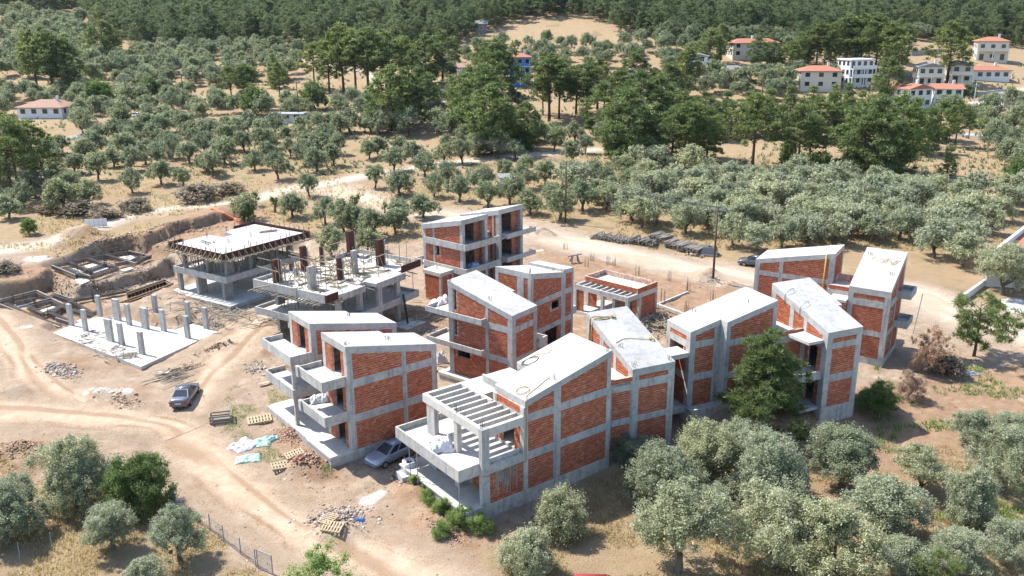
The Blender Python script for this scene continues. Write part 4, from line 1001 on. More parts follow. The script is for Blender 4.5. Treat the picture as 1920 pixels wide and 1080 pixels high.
# shutter box with studs in the pit
FX = thing('foundation_shutter', (*gp(290, 545, -.6), -.6), 'long brown shutter box with pale timber studs at the pit edge', 'formwork')
def fx(q, z): p = gp(q[0], q[1], -.6); return (p[0] - FX.location[0], p[1] - FX.location[1], z)
for a, b in (((190, 598), (262, 572)), ((262, 572), (326, 548)), ((326, 548), (312, 540)), ((312, 540), (240, 566))):
    m = MB(); m.bar(fx(a, .6), fx(b, .6), .08, 1.1); m.build('shutter_board', M['formwork'], FX)
    m = MB(); p, q = Vector(fx(a, 0)), Vector(fx(b, 0)); n = max(2, int((q - p).length / .55)); d = (q - p).normalized(); s = Vector((d.y, -d.x, 0)) * .09
    if s.y > 0: s = -s
    for k in range(n + 1):
        c = p + (q - p) * k / n + s; m.bar(tuple(c), tuple(c + Vector((0, 0, 1.35))), .09)
    for z in (.35, 1.0, 1.3): m.bar(tuple(p + s * 1.8 + Vector((0, 0, z))), tuple(q + s * 1.8 + Vector((0, 0, z))), .09)
    m.build('studs', M['wood'], FX, kind='stuff')
# starter bars standing on the plot by the pavilion
FB = thing('ground_beam', (*gp(1290, 575, 1.2), 1.1), 'low concrete ground beam with rusty starter bars on the orange plot', 'foundation')
L1 = FB.location
def fb(px, py, z=0.): p = gp(px, py, 1.2); return (p[0] - L1[0], p[1] - L1[1], z)
m = MB(); m.bar(fb(1232, 572, .1), fb(1320, 604, .1), .3, .4); m.bar(fb(1232, 572, .1), fb(1290, 548, .1), .2, .3); m.bar(fb(1320, 604, .1), fb(1400, 555, .1), .25, .35); m.build('beam', M['concrete'], FB)
m = MB()
for px, py in ((1243, 566), (1290, 545), (1286, 590), (1335, 568), (1232, 595), (1140, 500), (1110, 495), (1195, 518), (1060, 475), (1150, 505), (1100, 505), (1255, 530)):
    for k in range(10):
        p = Vector(fb(px, py)) + Vector((random.uniform(-.3, .3), random.uniform(-.3, .3), 0)); m.bar(tuple(p), tuple(p + Vector((0, 0, random.uniform(1.2, 1.9)))), .022)
m.build('starter_bars', M['rebar'], FB, kind='stuff')
# ================================================================== vegetation
def leaf_mesh(name, subs, n_per, ll, lw, mat, radial=0., shell=(.55, 1.05), seed=1, flat=.0):
    """subs: array (k,4) clump centres and radii; n_per leaves each, real leaf-sized faces"""
    r = np.random.default_rng(seed); subs = np.asarray(subs, float)
    C_ = np.repeat(subs, n_per, 0); n = len(C_)
    d = r.normal(size=(n, 3)); d /= np.linalg.norm(d, axis=1)[:, None]
    rad = C_[:, 3] * (shell[0] + (shell[1] - shell[0]) * np.abs(r.normal(.62, .38, n)))
    P = C_[:, :3] + d * rad[:, None] * np.array([1, 1, 1 - flat])
    if radial > .4:      # needles point away from the twig
        t = r.normal(size=(n, 3)); t = t / np.linalg.norm(t, axis=1)[:, None] * (1 - radial) + d * radial * 1.6 + np.array([0, 0, .25])
        t /= np.linalg.norm(t, axis=1)[:, None]; s = np.cross(t, r.normal(size=(n, 3)) * .6 + np.array([-.4, .25, .6])); s /= np.linalg.norm(s, axis=1)[:, None] + 1e-9
    else:                # leaf blades lie along the outside of the clump
        nrm = d * .3 + np.array([-.25, .12, .6]) + r.normal(size=(n, 3)) * .5; nrm /= np.linalg.norm(nrm, axis=1)[:, None]
        t = np.cross(nrm, r.normal(size=(n, 3))); t /= np.linalg.norm(t, axis=1)[:, None] + 1e-9; s = np.cross(nrm, t)
    L = ll * r.uniform(.65, 1.3, n)[:, None] / 2; W = lw * r.uniform(.7, 1.3, n)[:, None] / 2
    V = np.stack([P - t * L - s * W * .5, P + s * W - t * L * .1, P + t * L + s * W * .2, P - s * W + t * L * .1], 1).reshape(-1, 3)
    return np_mesh(name, V, np.arange(4 * n).reshape(-1, 4), mat)
def clumps(main, k, sub_r, seed, up=.25, out=.85):
    r = np.random.default_rng(seed); o = []
    for (x, y, z, R_) in main:
        for j in range(max(2, int(k * R_ * R_))):
            d = r.normal(size=3); d[2] += up; d /= np.linalg.norm(d); q = r.uniform(.35, out) if r.random() < .3 else out * r.uniform(.8, 1.08)
            o.append((x + d[0] * R_ * q, y + d[1] * R_ * q, z + d[2] * R_ * q * .85, r.uniform(*sub_r)))
    return o
def limb_mesh(name, mat, trunk_h, r0, ends, seed, lean=.15, n=7, split=None):
    r = random.Random(seed); m = MB(); sp = split or trunk_h
    tx, ty = r.uniform(-lean, lean), r.uniform(-lean, lean)
    pts = [Vector((tx * k / 4 * k / 4 + r.uniform(-.06, .06) * (k > 0), ty * k / 4 * k / 4 + r.uniform(-.06, .06) * (k > 0), -.25 + (sp + .25) * k / 4)) for k in range(5)]
    m.tube(pts, [r0 * 1.5, r0 * 1.08, r0 * .95, r0 * .85, r0 * .75], n)
    for (x, y, z, rr) in ends:
        a = pts[-1] if rr > .04 else pts[-1] + Vector((0, 0, .0)); b = Vector((x, y, z)); mid = (a + b) / 2 + Vector((r.uniform(-.25, .25), r.uniform(-.25, .25), r.uniform(-.1, .3)))
        m.tube([a - Vector((0, 0, .1)), mid, b], [rr, rr * .7, rr * .3], 5)
    return m.mesh(name, mat, True)
class Proto:
    def __init__(s, trunk, crown, hgt, wid): s.trunk, s.crown, s.h, s.w = trunk, crown, hgt, wid
def olive(seed, near, wid=5.2, hgt=4.6, nb=8, mat='olive_leaf', trunk=.85, dens=1.0, droop=0., bushy=False):
    r = random.Random(seed); main = []
    for k in range(nb):
        a = 2 * math.pi * k / nb + r.uniform(-.4, .4); q = r.uniform(.45, 1.0) * wid * .30
        R_ = r.uniform(.8, 1.15) * wid * .225
        main.append((q * math.cos(a), q * math.sin(a), hgt * r.uniform(.36, .68), R_))
    for k in range(3): main.append((r.uniform(-.6, .6), r.uniform(-.6, .6), hgt * r.uniform(.68, .78), wid * .2))
    if bushy:
        for k in range(6):
            a = 2 * math.pi * k / 6 + r.uniform(-.4, .4); main.append((wid * .3 * math.cos(a), wid * .3 * math.sin(a), hgt * .25, wid * .2))
    ends = [(x * .7, y * .7, z * .9, r.uniform(.07, .12)) for x, y, z, R_ in main[:nb]]
    tr = limb_mesh('trunk', M['bark'], trunk, .2, ends, seed)
    if near: cr = leaf_mesh('crown', clumps(main, 15 * dens, (.14, .46), seed, .1), 150, .135, .058, M[mat], .25, (.1, 1.15), seed)
    else: cr = leaf_mesh('crown', clumps(main, 8.5 * dens, (.2, .52), seed, .15), 44, .28, .13, M[mat], .2, (.15, 1.15), seed)
    return Proto(tr, cr, hgt, wid)
def pine(seed, near, hgt=12., wid=6., bare=.4, mat='pine_leaf', cone=.0, n=26):
    r = random.Random(seed); main = []; ends = []
    for k in range(n):
        f = (k + .5) / n; z = hgt * (bare + (1 - bare) * f * .96)
        prof = (math.sin(math.pi * min(1, .22 + .78 * f) ** 1.0) ** .7) if cone <= 0 else (1 - f) ** .8 * .95 + .12
        rr = wid * .5 * prof * r.uniform(.4, 1.15); a = k * 2.4 + r.uniform(-.5, .5)
        R_ = wid * r.uniform(.08, .17) * (1.1 if f < .8 else .85); main.append((rr * .85 * math.cos(a), rr * .85 * math.sin(a), z, R_))
        if rr > .5: ends.append((rr * .8 * math.cos(a), rr * .8 * math.sin(a), z, .04))
    m = MB(); lx, ly = r.uniform(-.5, .5), r.uniform(-.5, .5); tp = [Vector((lx * (k / 5) ** 2, ly * (k / 5) ** 2, -.3 + hgt * .96 * k / 5)) for k in range(6)]
    rb = .016 * hgt + .03; m.tube(tp, [rb * 1.3, rb, rb * .85, rb * .65, rb * .4, rb * .12], 7)
    for x, y, z, q in ends:
        b = Vector((x, y, z)); i = min(4.999, max(0, (z - .12 * math.hypot(x, y)) / hgt / .96 * 5)); a = tp[int(i)].lerp(tp[int(i) + 1], i - int(i)); m.tube([a, (a + b) / 2 + Vector((0, 0, .12)), b], [rb * .32, rb * .22, rb * .1], 4)
    tr = m.mesh('trunk', M['pine_bark'], True)
    if near: cr = leaf_mesh('crown', clumps(main, 17, (.24, .44), seed, .4), 76, .34, .05, M[mat], .75, (.1, 1.0), seed, .35)
    else: cr = leaf_mesh('crown', clumps(main, 5.6, (.34, .74), seed, .3), 44, .52, .13, M[mat], .45, (.1, 1.1), seed, .5)
    return Proto(tr, cr, hgt, wid)
def plant(proto, name, x, y, scale, label, cat, group=None, rz=None, z=None, sx=1., parts=True, lean=None):
    zz = gz(x, y) if z is None else z
    o = thing(name, (x, y, zz), label, cat, group, random.uniform(0, 6.28) if rz is None else rz)
    o.scale = (scale * sx, scale * sx, scale)
    if lean: o.rotation_euler = (lean[0], lean[1], o.rotation_euler[2])
    if proto.trunk is not None: link('trunk', proto.trunk, o)
    link('crown', proto.crown, o); return o
OLN = [olive(s, True, nb=n, hgt=h) for s, n, h in ((11, 9, 4.6), (12, 8, 4.9), (13, 10, 4.4), (14, 7, 5.0))]
OLB = [olive(s, True, 5.4, h, 9, bushy=True) for s, h in ((15, 4.8), (16, 4.4))]
OLS = [olive(s, False, nb=n, hgt=h, mat='olive_leaf') for s, n, h in ((26, 9, 4.5), (27, 8, 4.9), (28, 9, 4.4))]
OLF = [olive(s, False, nb=n, hgt=h, mat='olive_leaf_far') for s, n, h in ((21, 8, 4.6), (22, 7, 5.0), (23, 9, 4.4), (24, 7, 4.8), (25, 8, 4.9))]
PIN = [pine(31, True, 7.9, 7.4, .10, 'pine_leaf_mid', 1., n=36), pine(32, True, 6.0, 6.2, .28, 'pine_leaf_bright', n=18)]
PIF = [pine(41, False, 12, 8.2, .40, n=30), pine(42, False, 12, 8.0, .30, n=32), pine(43, False, 12, 8.8, .08, 'pine_leaf_mid', n=42), pine(44, False, 11, 7.0, .04, 'pine_leaf_bright', .5, 38), pine(45, False, 13, 9.4, .45, n=34)]
FOR = [pine(51, False, 12, 7.2, .12, 'forest_leaf', .0, 28), pine(52, False, 12, 6.6, .08, 'forest_leaf', .6, 28), pine(53, False, 11, 7.8, .2, 'forest_leaf', .0, 24)]
BROAD = olive(61, True, 5.4, 5.0, 9, 'green_leaf', .8, 1.1, bushy=True)
FIG = olive(67, True, 5.4, 4.6, 7, 'fig_leaf', 1.0, .42)
WEED = olive(68, True, 3.0, 2.2, 7, 'fig_leaf', .2, 1.0, bushy=True)
BROADF = olive(62, False, 6, 6.0, 9, 'green_leaf', .8, 1.1, bushy=True)
BUSH = olive(63, True, 4.2, 3.4, 8, 'olive_leaf', .4, 1.1, bushy=True)
DRYBUSH = olive(64, False, 3.0, 1.6, 7, 'dry_brush', .3, .8, bushy=True)
DARKBUSH = olive(65, False, 5., 3.0, 8, 'pine_leaf', .3, 1.2, bushy=True)
def width_scale(proto, x, y, px_w):
    return px_w / F_PX * math.hypot(y, CAM_Z - 1) / proto.w

# ---- foreground trees, one by one: base position in the photograph, crown width in its pixels
FG = [(150, 948, 150, 'B', 'largest dark olive tree at the lower left, beside the dirt heap', 1.12), (12, 1008, 150, 'B', 'olive tree cut by the left edge at the bottom of the slope', 1.), (212, 1030, 112, 'N', 'round olive tree between the fence and the big dark olive', 1.), (337, 1052, 118, 'N', 'olive tree nearest the wire fence gate', 1.),
      (275, 1108, 100, 'B', 'low olive crown rising over the bottom edge below the fence', .8), (1240, 950, 155, 'B', 'dense olive tree close under the long brick wall', 1.), (1318, 905, 150, 'B', 'olive tree touching the concrete plinth of the pergola house', 1.), (1210, 880, 100, 'B', 'shaded olive sprouting against the brick wall', .8),
      (1440, 945, 170, 'B', 'broad pale olive in front of the dark pine', 1.), (1385, 870, 130, 'B', 'olive behind the broad pale olive, beside the rubble', .9), (1578, 915, 150, 'N', 'single olive with a clear trunk at the end of the house shadow', 1.05), (1272, 1072, 205, 'N', 'wide olive tree with forked trunk at the bottom centre', 1.), (1450, 1062, 190, 'N', 'large silvery olive between the wide olive and the long shadow', 1.),
      (1560, 1100, 200, 'N', 'silvery olive tree crossing the bottom edge', .95), (1652, 1005, 175, 'N', 'flat topped silvery olive beside the path to the right', .85), (1722, 922, 125, 'N', 'thin see-through olive standing alone on the bare soil', .8), (1822, 838, 100, 'N', 'small pale olive at the edge of the ploughed field', .9),
      (1880, 925, 150, 'N', 'olive tree cut by the right edge above the thicket', 1.), (1692, 1088, 130, 'N', 'olive crown at the bottom right beside the young pine', .8), (1790, 1060, 120, 'B', 'dark shrubby olive in the lower right thicket', .8), (1900, 1050, 120, 'N', 'olive in the bottom right corner', .8), (1878, 552, 130, 'N', 'pale olive in front of the white house wall', .9), (1905, 850, 110, 'N', 'olive at the right edge above the ploughed soil', .9), (1330, 985, 110, 'N', 'small olive in the shade of the dense pair', .8), (1160, 850, 90, 'B', 'bushy olive growing out of the wall corner shadow', .7)]
NEAR_XY = []
for i, (px, py, pw, kd, lb, tall) in enumerate(FG):
    x, y, z = at(px, py); p = OLB[i % 2] if kd == 'B' else OLN[i % 4]; s_ = width_scale(p, x, y, pw); o = plant(p, 'olive_tree', x, y, s_ * tall, lb, 'olive tree', 'foreground olive trees', sx=1 / tall if tall != 1 else 1.); NEAR_XY.append((x, y))
def bush(proto, name, px, py, pw, lb, cat='bush', tall=1., group=None):
    x, y, z = at(px, py); s_ = width_scale(proto, x, y, pw); NEAR_XY.append((x, y)); return plant(proto, name, x, y, s_ * tall, lb, cat, group, sx=1 / tall)
bush(BROAD, 'leafy_tree', 262, 958, 140, 'bright green leafy tree beside the big dark olive', 'tree')
bush(BUSH, 'bush', 1048, 1002, 108, 'round grey-green bush below the corner of the pergola house', tall=1.1)
bush(BUSH, 'bush', 988, 1078, 112, 'round bush on dry grass at the bottom edge', tall=1.05)
bush(BUSH, 'bush', 1815, 985, 100, 'upright green shrub in the lower right thicket', tall=1.5)
bush(FIG, 'leafy_tree', 602, 1138, 165, 'loose light green fig tree rising over the bottom edge', 'tree', .9)
bush(BROAD, 'bush', 1640, 775, 85, 'dark green shrub in the corner shadow of the right house', tall=.9)
DEAD = olive(66, True, 5.0, 5.2, 8, 'brown_leaf', .8, .5, bushy=True)
bush(DEAD, 'dead_tree', 1742, 700, 78, 'withered brown tree beside the balconies', 'tree', 1.25)
bush(DEAD, 'dead_bush', 1702, 748, 62, 'withered brown bush below the withered tree')
bush(DRYBUSH, 'dry_bush', 1775, 700, 70, 'dry twiggy scrub beside the withered tree')
x, y, z = at(1428, 815); plant(PIN[0], 'pine_tree', x, y, width_scale(PIN[0], x, y, 186), 'single dark pine in front of the right brick house', 'pine tree', sx=1.0)
x, y, z = at(1826, 668); plant(PIN[1], 'pine_tree', x, y, width_scale(PIN[1], x, y, 140) * .95, 'leaning pine beside the white wall', 'pine tree', lean=(0.06, .16))
x, y, z = at(1750, 1118); plant(PIN[1], 'pine_tree', x, y, .52, 'bright young pine tip at the bottom right edge', 'pine tree')
for px, py, pw, lb in ((805, 940, 30, 'small weed bush on the rubble by the patio'), (825, 962, 36, 'leafy weed bush along the patio edge'), (828, 1005, 34, 'lowest weed bush on the slope below the patio'), (858, 985, 44, 'largest weed bush at the patio corner'), (905, 995, 44, 'shaded weed bush beside the plinth corner'), (795, 918, 18, 'tiny weed on the rubble heap'), (775, 905, 20, 'weed tuft at the end of the patio')):
    bush(WEED, 'weed_bush', px, py, pw * 1.15, lb, 'bush', 1.0, 'weeds by the patio')

# ---- mid ground olives, positions read from the photograph
ZA = lambda x, y: (x / 2.571, y / 2.571)
ZB = lambda x, y: (560 + x / 2.571, y / 2.571)
LA_ = [(275, 915), (345, 960), (430, 990), (640, 930), (780, 890), (885, 905), (1025, 850), (1230, 822), (1340, 865), (1525, 828), (1610, 800), (475, 868), (550, 805), (705, 792), (915, 787), (365, 840), (1490, 950), (1410, 1050), (1570, 1080), (1180, 1060),
       (1060, 760), (1180, 735), (1290, 765), (1400, 760), (1470, 795), (1560, 730), (1630, 745), (640, 700), (750, 705), (830, 765), (940, 705), (1010, 690), (1100, 645), (1200, 640), (1330, 655), (1450, 645), (1540, 650), (470, 690), (400, 645), (560, 690), (300, 740), (240, 770), (45, 1055), (120, 1010), (1640, 660), (1380, 690), (1260, 690), (1130, 690), (870, 640), (800, 640), (700, 650)]
LB_ = [(90, 822), (175, 797), (245, 637), (340, 768), (385, 757), (485, 748), (550, 778), (720, 742), (610, 852), (460, 827), (370, 907), (485, 942), (655, 950), (720, 907), (775, 972), (790, 790), (880, 917), (910, 1002), (1020, 987), (1000, 867), (1095, 847), (1115, 1032), (1080, 912), (1190, 897), (1260, 1062), (1220, 1002), (1310, 892), (1365, 1017), (1415, 882), (1515, 967), (1590, 932), (1640, 1002), (1045, 772), (960, 762), (1320, 792), (1380, 742), (1240, 690), (1330, 690), (110, 1078), (250, 1100), (480, 1085), (600, 1050), (30, 720), (130, 702), (170, 642), (50, 642), (290, 1120), (700, 790), (860, 760), (1480, 900), (1560, 860), (1440, 980)]
EXTRA = [(150, 1065), (640, 505), (715, 470), (600, 428), (745, 447), (790, 420), (630, 500), (690, 445)]
MID = [ZA(*q) for q in LA_] + [ZB(*q) for q in LB_]
MID += [(645, 438), (700, 446), (742, 440), (605, 425), (690, 475), (622, 480), (560, 410)]
placed = []
def too_close(x, y, d):
    return any((x - a) ** 2 + (y - b) ** 2 < d * d for a, b in placed)
HOUSE_XY = []
def mid_label(px, py):
    if py > 400 and px < 800: return 'olive tree on the dry strip behind the concrete skeletons', 'olives behind the skeletons'
    if px < 610 and py > 300: return 'olive tree in the row above the pale dirt track', 'olives above the track'
    if px < 610: return 'olive tree in the packed left hand grove', 'olives of the left grove'
    if py > 300: return 'olive tree on dry grass between the pale track and the dirt road', 'olives between track and road'
    return 'olive tree beyond the pale dirt track under the pines', 'olives beyond the track'
for i, (px, py) in enumerate(MID):
    x, y, z = at(px, py)
    if too_close(x, y, 2.2): continue
    placed.append((x, y)); p = OLF[i % 5]; s_ = random.uniform(.9, 1.22) * (1 if py > 270 else 1.08)
    lb, g = mid_label(px, py); plant(p, 'olive_tree', x, y, s_, lb, 'olive tree', g, sx=random.uniform(.95, 1.12))

# ---- groves filled on a jittered planting grid (ground positions), nearest ones as trees of their own
CLEAR = [(10, 205, 145, 252), (1285, 126, 1330, 152), (1370, 100, 1470, 124), (1490, 160, 1640, 190), (1690, 190, 1810, 222), (1725, 150, 1880, 172), (950, 150, 1005, 182), (855, 158, 910, 186), (500, 228, 575, 246), (1825, 110, 1895, 126), (1000, 286, 1130, 298)]
def grove(poly, step, jit=.3, smin=1.1, smax=1.55):
    w_ = [at(*q) for q in poly]; xs_ = [q[0] for q in w_]; ys_ = [q[1] for q in w_]; o = []
    a_ = .35; n = int(max(max(xs_) - min(xs_), max(ys_) - min(ys_)) / step) + 2; cx_, cy_ = (min(xs_) + max(xs_)) / 2, (min(ys_) + max(ys_)) / 2
    wp = [(q[0], q[1]) for q in w_]
    for i in range(-n, n):
        for j in range(-n, n):
            u, v = (i + random.uniform(-jit, jit)) * step, (j + random.uniform(-jit, jit)) * step; x, y = cx_ + u * math.cos(a_) - v * math.sin(a_), cy_ + u * math.sin(a_) + v * math.cos(a_)
            if in_poly(x, y, wp) and not too_close(x, y, step * .62):
                qx, qy = pix(x, y, gz(x, y))
                if any(a0 < qx < a1 and b0 < qy < b1 for a0, b0, a1, b1 in CLEAR): continue
                placed.append((x, y)); o.append((x, y, random.uniform(smin, smax)))
    return o
dense = grove([(1150, 425), (1290, 455), (1420, 478), (1560, 462), (1720, 450), (1760, 520), (1830, 520), (1850, 450), (1930, 400), (1930, 372), (1780, 372), (1700, 352), (1500, 345), (1330, 345), (1190, 350), (1150, 380)], 4.6, .32, .95, 1.35)
g_mid = grove([(1130, 350), (1180, 400), (1150, 420), (1080, 405), (1060, 380), (1090, 330), (1200, 318), (1330, 338), (1200, 345)], 6.2)
g_left = grove([(0, 400), (180, 395), (240, 330), (480, 335), (640, 300), (640, 240), (520, 238), (300, 246), (180, 262), (0, 300)], 7.0, .3, .95, 1.32)
g_left2 = grove([(0, 225), (140, 245), (400, 228), (700, 212), (880, 210), (880, 170), (740, 195), (560, 205), (400, 190), (300, 170), (150, 175), (0, 180)], 6.2, .33, 1.0, 1.4)
g_left3 = grove([(250, 165), (420, 165), (560, 150), (560, 100), (420, 92), (260, 98), (240, 130)], 6.3, .33, 1.2, 1.6)
g_left4 = grove([(0, 150), (230, 165), (230, 100), (150, 40), (0, 30)], 6.8, .35, 1.2, 1.7)
g_mid2 = grove([(640, 250), (1000, 290), (1250, 320), (1250, 285), (1120, 262), (980, 255), (880, 230), (660, 225)], 7.5, .35)
g_far = grove([(830, 150), (900, 170), (1000, 150), (1200, 115), (1230, 80), (1130, 92), (1040, 82), (900, 95), (830, 110)], 6.0, .35, .9, 1.4)
g_far2 = grove([(1250, 180), (1480, 195), (1700, 180), (1480, 145), (1330, 150), (1260, 120), (1480, 108), (1480, 80), (1250, 70), (1210, 110)], 6.5, .35, 1.1, 1.6)
g_right = grove([(1750, 230), (1930, 262), (1930, 205), (1820, 195), (1760, 185)], 6.5, .3); g_right2 = grove([(1840, 300), (1930, 350), (1930, 275), (1860, 270)], 6.5, .3)
g_r3 = grove([(1700, 75), (1790, 90), (1790, 70), (1720, 60)], 8, .3)
lots = [(dense, 'olive tree in the packed silvery grove behind the far right house', 'olives of the silvery grove'), (g_mid, 'olive tree between the dirt road and the pines', 'olives by the dirt road'), (g_left, 'olive tree in the packed left hand grove', 'olives of the left grove'),
        (g_mid2, 'olive tree scattered under the pine belt', 'olives under the pines'), (g_right, 'olive tree beside the paved lane at the right', 'olives by the lane'), (g_right2, 'olive tree at the right edge below the paved lane', 'olives below the lane')]
count = len(FG) + len(MID); far_pts = []
for L_, lb, g in lots:
    for k, (x, y, s_) in enumerate(L_):
        if count < 298: plant(random.choice(OLS if L_ is dense or L_ is g_mid else OLF), 'olive_tree', x, y, s_, lb, 'olive tree', g, sx=random.uniform(.95, 1.15)); count += 1
        else: far_pts.append((x, y, s_))
for L_ in (g_left2, g_left3, g_left4, g_far, g_far2, g_r3): far_pts += L_

# ---- far masses: one object each, tree copies placed by geometry nodes
lib = {}
def lib_coll(name, protos):
    c = bpy.data.collections.new(name)
    for i, p in enumerate(protos):
        m = bpy.data.objects.new(name + '_tree', p.crown); c.objects.link(m)
    return c
def mass(name, pts, protos, label, cat):
    V = np.array([(x, y, gz(x, y)) for x, y, s_ in pts], np.float32); me = bpy.data.meshes.new(name); me.vertices.add(len(V)); me.vertices.foreach_set('co', V.ravel())
    a = me.attributes.new('size', 'FLOAT', 'POINT'); a.data.foreach_set('value', np.array([s_ for *_, s_ in pts], np.float32)); me.update()
    o = link(name, me); tag(o, label, cat, None, 'stuff')
    ng = bpy.data.node_groups.new(name + '_nodes', 'GeometryNodeTree'); ng.interface.new_socket('Geometry', in_out='INPUT', socket_type='NodeSocketGeometry'); ng.interface.new_socket('Geometry', in_out='OUTPUT', socket_type='NodeSocketGeometry')
    N = ng.nodes; gi = N.new('NodeGroupInput'); gout = N.new('NodeGroupOutput'); ip = N.new('GeometryNodeInstanceOnPoints'); ci = N.new('GeometryNodeCollectionInfo')
    ci.inputs['Collection'].default_value = lib_coll(name, protos); ci.inputs['Separate Children'].default_value = True; ci.inputs['Reset Children'].default_value = True; ip.inputs['Pick Instance'].default_value = True
    rv = N.new('FunctionNodeRandomValue'); rv.data_type = 'FLOAT_VECTOR'; rv.inputs['Max'].default_value = (.06, .06, 6.28); rv.inputs['Min'].default_value = (-.06, -.06, 0)
    na = N.new('GeometryNodeInputNamedAttribute'); na.data_type = 'FLOAT'; na.inputs['Name'].default_value = 'size'
    ri = N.new('FunctionNodeRandomValue'); ri.data_type = 'INT'; ri.inputs['Max'].default_value = len(protos) - 1; ri.inputs['Min'].default_value = 0
    l = ng.links.new; l(gi.outputs[0], ip.inputs['Points']); l(ci.outputs[0], ip.inputs['Instance']); l(rv.outputs['Value'], ip.inputs['Rotation']); l(na.outputs['Attribute'], ip.inputs['Scale']); l([s for s in ri.outputs if s.type == 'INT'][0], ip.inputs['Instance Index']); l(ip.outputs[0], gout.inputs[0])
    md = o.modifiers.new('trees', 'NODES'); md.node_group = ng; return o
mass('distant_olive_trees', far_pts, OLF, 'far olive groves reading as one grey-green mass below the forest', 'olive grove')

# ---- forest on the hillside
edge_px = [(-400, 30), (0, 28), (140, 22), (190, 62), (240, 92), (330, 98), (430, 92), (520, 92), (560, 88), (650, 110), (760, 108), (850, 92), (900, 62), (960, 45), (1060, 30), (1140, 42), (1160, 62), (1240, 76), (1300, 84), (1400, 78), (1500, 72), (1600, 88), (1690, 66), (1790, 84), (1920, 92), (2400, 92)]
ex = np.array([p[0] for p in edge_px]); ey = np.array([p[1] for p in edge_px])
fpts = []
for y in np.arange(270, 640, 5.0):
    hw = y * .66 + 25
    for x in np.arange(-hw, hw, 5.2):
        xx, yy = x + random.uniform(-2.2, 2.2), y + random.uniform(-2.2, 2.2); z = gz(xx, yy); px, py = pix(xx, yy, z)
        if py > np.interp(px, ex, ey) or py < -120: continue
        fpts.append((xx, yy, random.uniform(.6, 1.0) if random.random() < .5 else random.uniform(.9, 1.4)))
low = [at(*q)[:2] for q in ((1160, 62), (1240, 84), (1380, 96), (1480, 100), (1500, 126), (1690, 140), (1695, 72), (1500, 66), (1300, 72))]
for i in range(140):
    for j in range(50):
        xx, yy = i * 5.2 + random.uniform(-1.8, 1.8), 270 + j * 5.2 + random.uniform(-1.8, 1.8)
        if in_poly(xx, yy, low) and random.random() < .8: fpts.append((xx, yy, random.uniform(.45, .8)))
mass('pine_forest', fpts, FOR, 'dense dark pine forest covering the hillside at the top', 'forest')

# ---- pines of the middle belt, one by one
PB = [(38, 372, 0, 15, 0), (20, 350, 4, 13, 0), (72, 350, 1, 12, 0), (100, 172, 4, 19, 1), (70, 168, 1, 16, 1), (130, 170, 2, 15, 1), (200, 118, 1, 13, 1), (215, 112, 0, 12, 1), (465, 196, 4, 11, 1), (435, 190, 0, 9, 1), (525, 186, 1, 11, 1), (515, 165, 3, 10, 1),
      (590, 168, 0, 13, 2), (618, 176, 1, 14, 2), (645, 178, 4, 15, 2), (668, 182, 0, 16, 2), (692, 186, 4, 16, 2), (725, 172, 1, 15, 2), (755, 165, 0, 14, 2), (800, 160, 2, 14, 2), (830, 152, 1, 12, 2), (775, 180, 2, 13, 2),
      (735, 246, 2, 12, 3), (760, 236, 1, 13, 3), (790, 232, 2, 11, 3), (712, 232, 3, 8, 3), (850, 214, 3, 9, 3), (880, 232, 2, 11, 3), (905, 262, 2, 13, 3), (922, 288, 2, 12, 3), (950, 284, 3, 10, 3), (975, 280, 3, 8, 3), (935, 240, 4, 17, 3), (960, 245, 1, 9, 3), (990, 280, 2, 8, 3), (915, 178, 4, 12, 3), (890, 290, 3, 7, 3),
      (1030, 228, 4, 14, 4), (1048, 222, 0, 13, 4), (1080, 215, 1, 12, 4), (1100, 226, 4, 12, 4), (1018, 215, 1, 9, 4), (1130, 258, 2, 12, 4), (1155, 302, 2, 11, 4), (1178, 308, 2, 12, 4), (1160, 240, 4, 13, 4), (1200, 250, 2, 13, 4), (1120, 205, 1, 11, 4), (1205, 300, 3, 9, 4), (1190, 215, 1, 12, 4), (1235, 250, 2, 12, 4), (1250, 215, 1, 12, 4), (1285, 190, 4, 11, 4),
      (1283, 318, 4, 12, 5), (1305, 312, 0, 11, 5), (1260, 300, 2, 10, 5), (1325, 300, 2, 10, 5), (1410, 318, 0, 11, 5), (1495, 322, 0, 11, 5), (1516, 316, 0, 10, 5), (1640, 338, 2, 15, 5), (1615, 330, 2, 12, 5), (1672, 326, 2, 13, 5), (1708, 290, 3, 10, 5), (1738, 286, 3, 7.5, 5), (1690, 272, 2, 8, 5), (1790, 276, 1, 9, 5), (1760, 264, 2, 7, 5), (1775, 330, 3, 5.5, 5),
      (1340, 262, 2, 9, 6), (1370, 256, 3, 8, 6), (1400, 252, 3, 9, 6), (1435, 256, 2, 9, 6), (1465, 262, 3, 9, 6), (1500, 255, 3, 8, 6), (1530, 262, 2, 9, 6), (1560, 258, 3, 10, 6), (1590, 262, 2, 9, 6), (1320, 240, 2, 9, 6), (1360, 232, 3, 8, 6), (1480, 235, 3, 9, 6), (1520, 230, 3, 9, 6), (1560, 228, 3, 9, 6), (1610, 240, 3, 10, 6), (1440, 228, 3, 8, 6), (1650, 250, 3, 8, 6), (1280, 245, 2, 10, 6), (1585, 225, 3, 9, 6),
      (1530, 130, 4, 11, 7), (1555, 132, 0, 12, 7), (1585, 126, 4, 13, 7), (1612, 128, 1, 13, 7), (1640, 138, 4, 13, 7), (1668, 148, 1, 13, 7), (1662, 196, 2, 12, 7), (1690, 120, 0, 12, 7), (1775, 156, 1, 16, 7), (1420, 130, 2, 8, 7), (1450, 128, 2, 8, 7), (1500, 122, 2, 9, 7), (1350, 118, 1, 10, 7), (1480, 132, 2, 7, 7), (1330, 125, 2, 9, 7)]
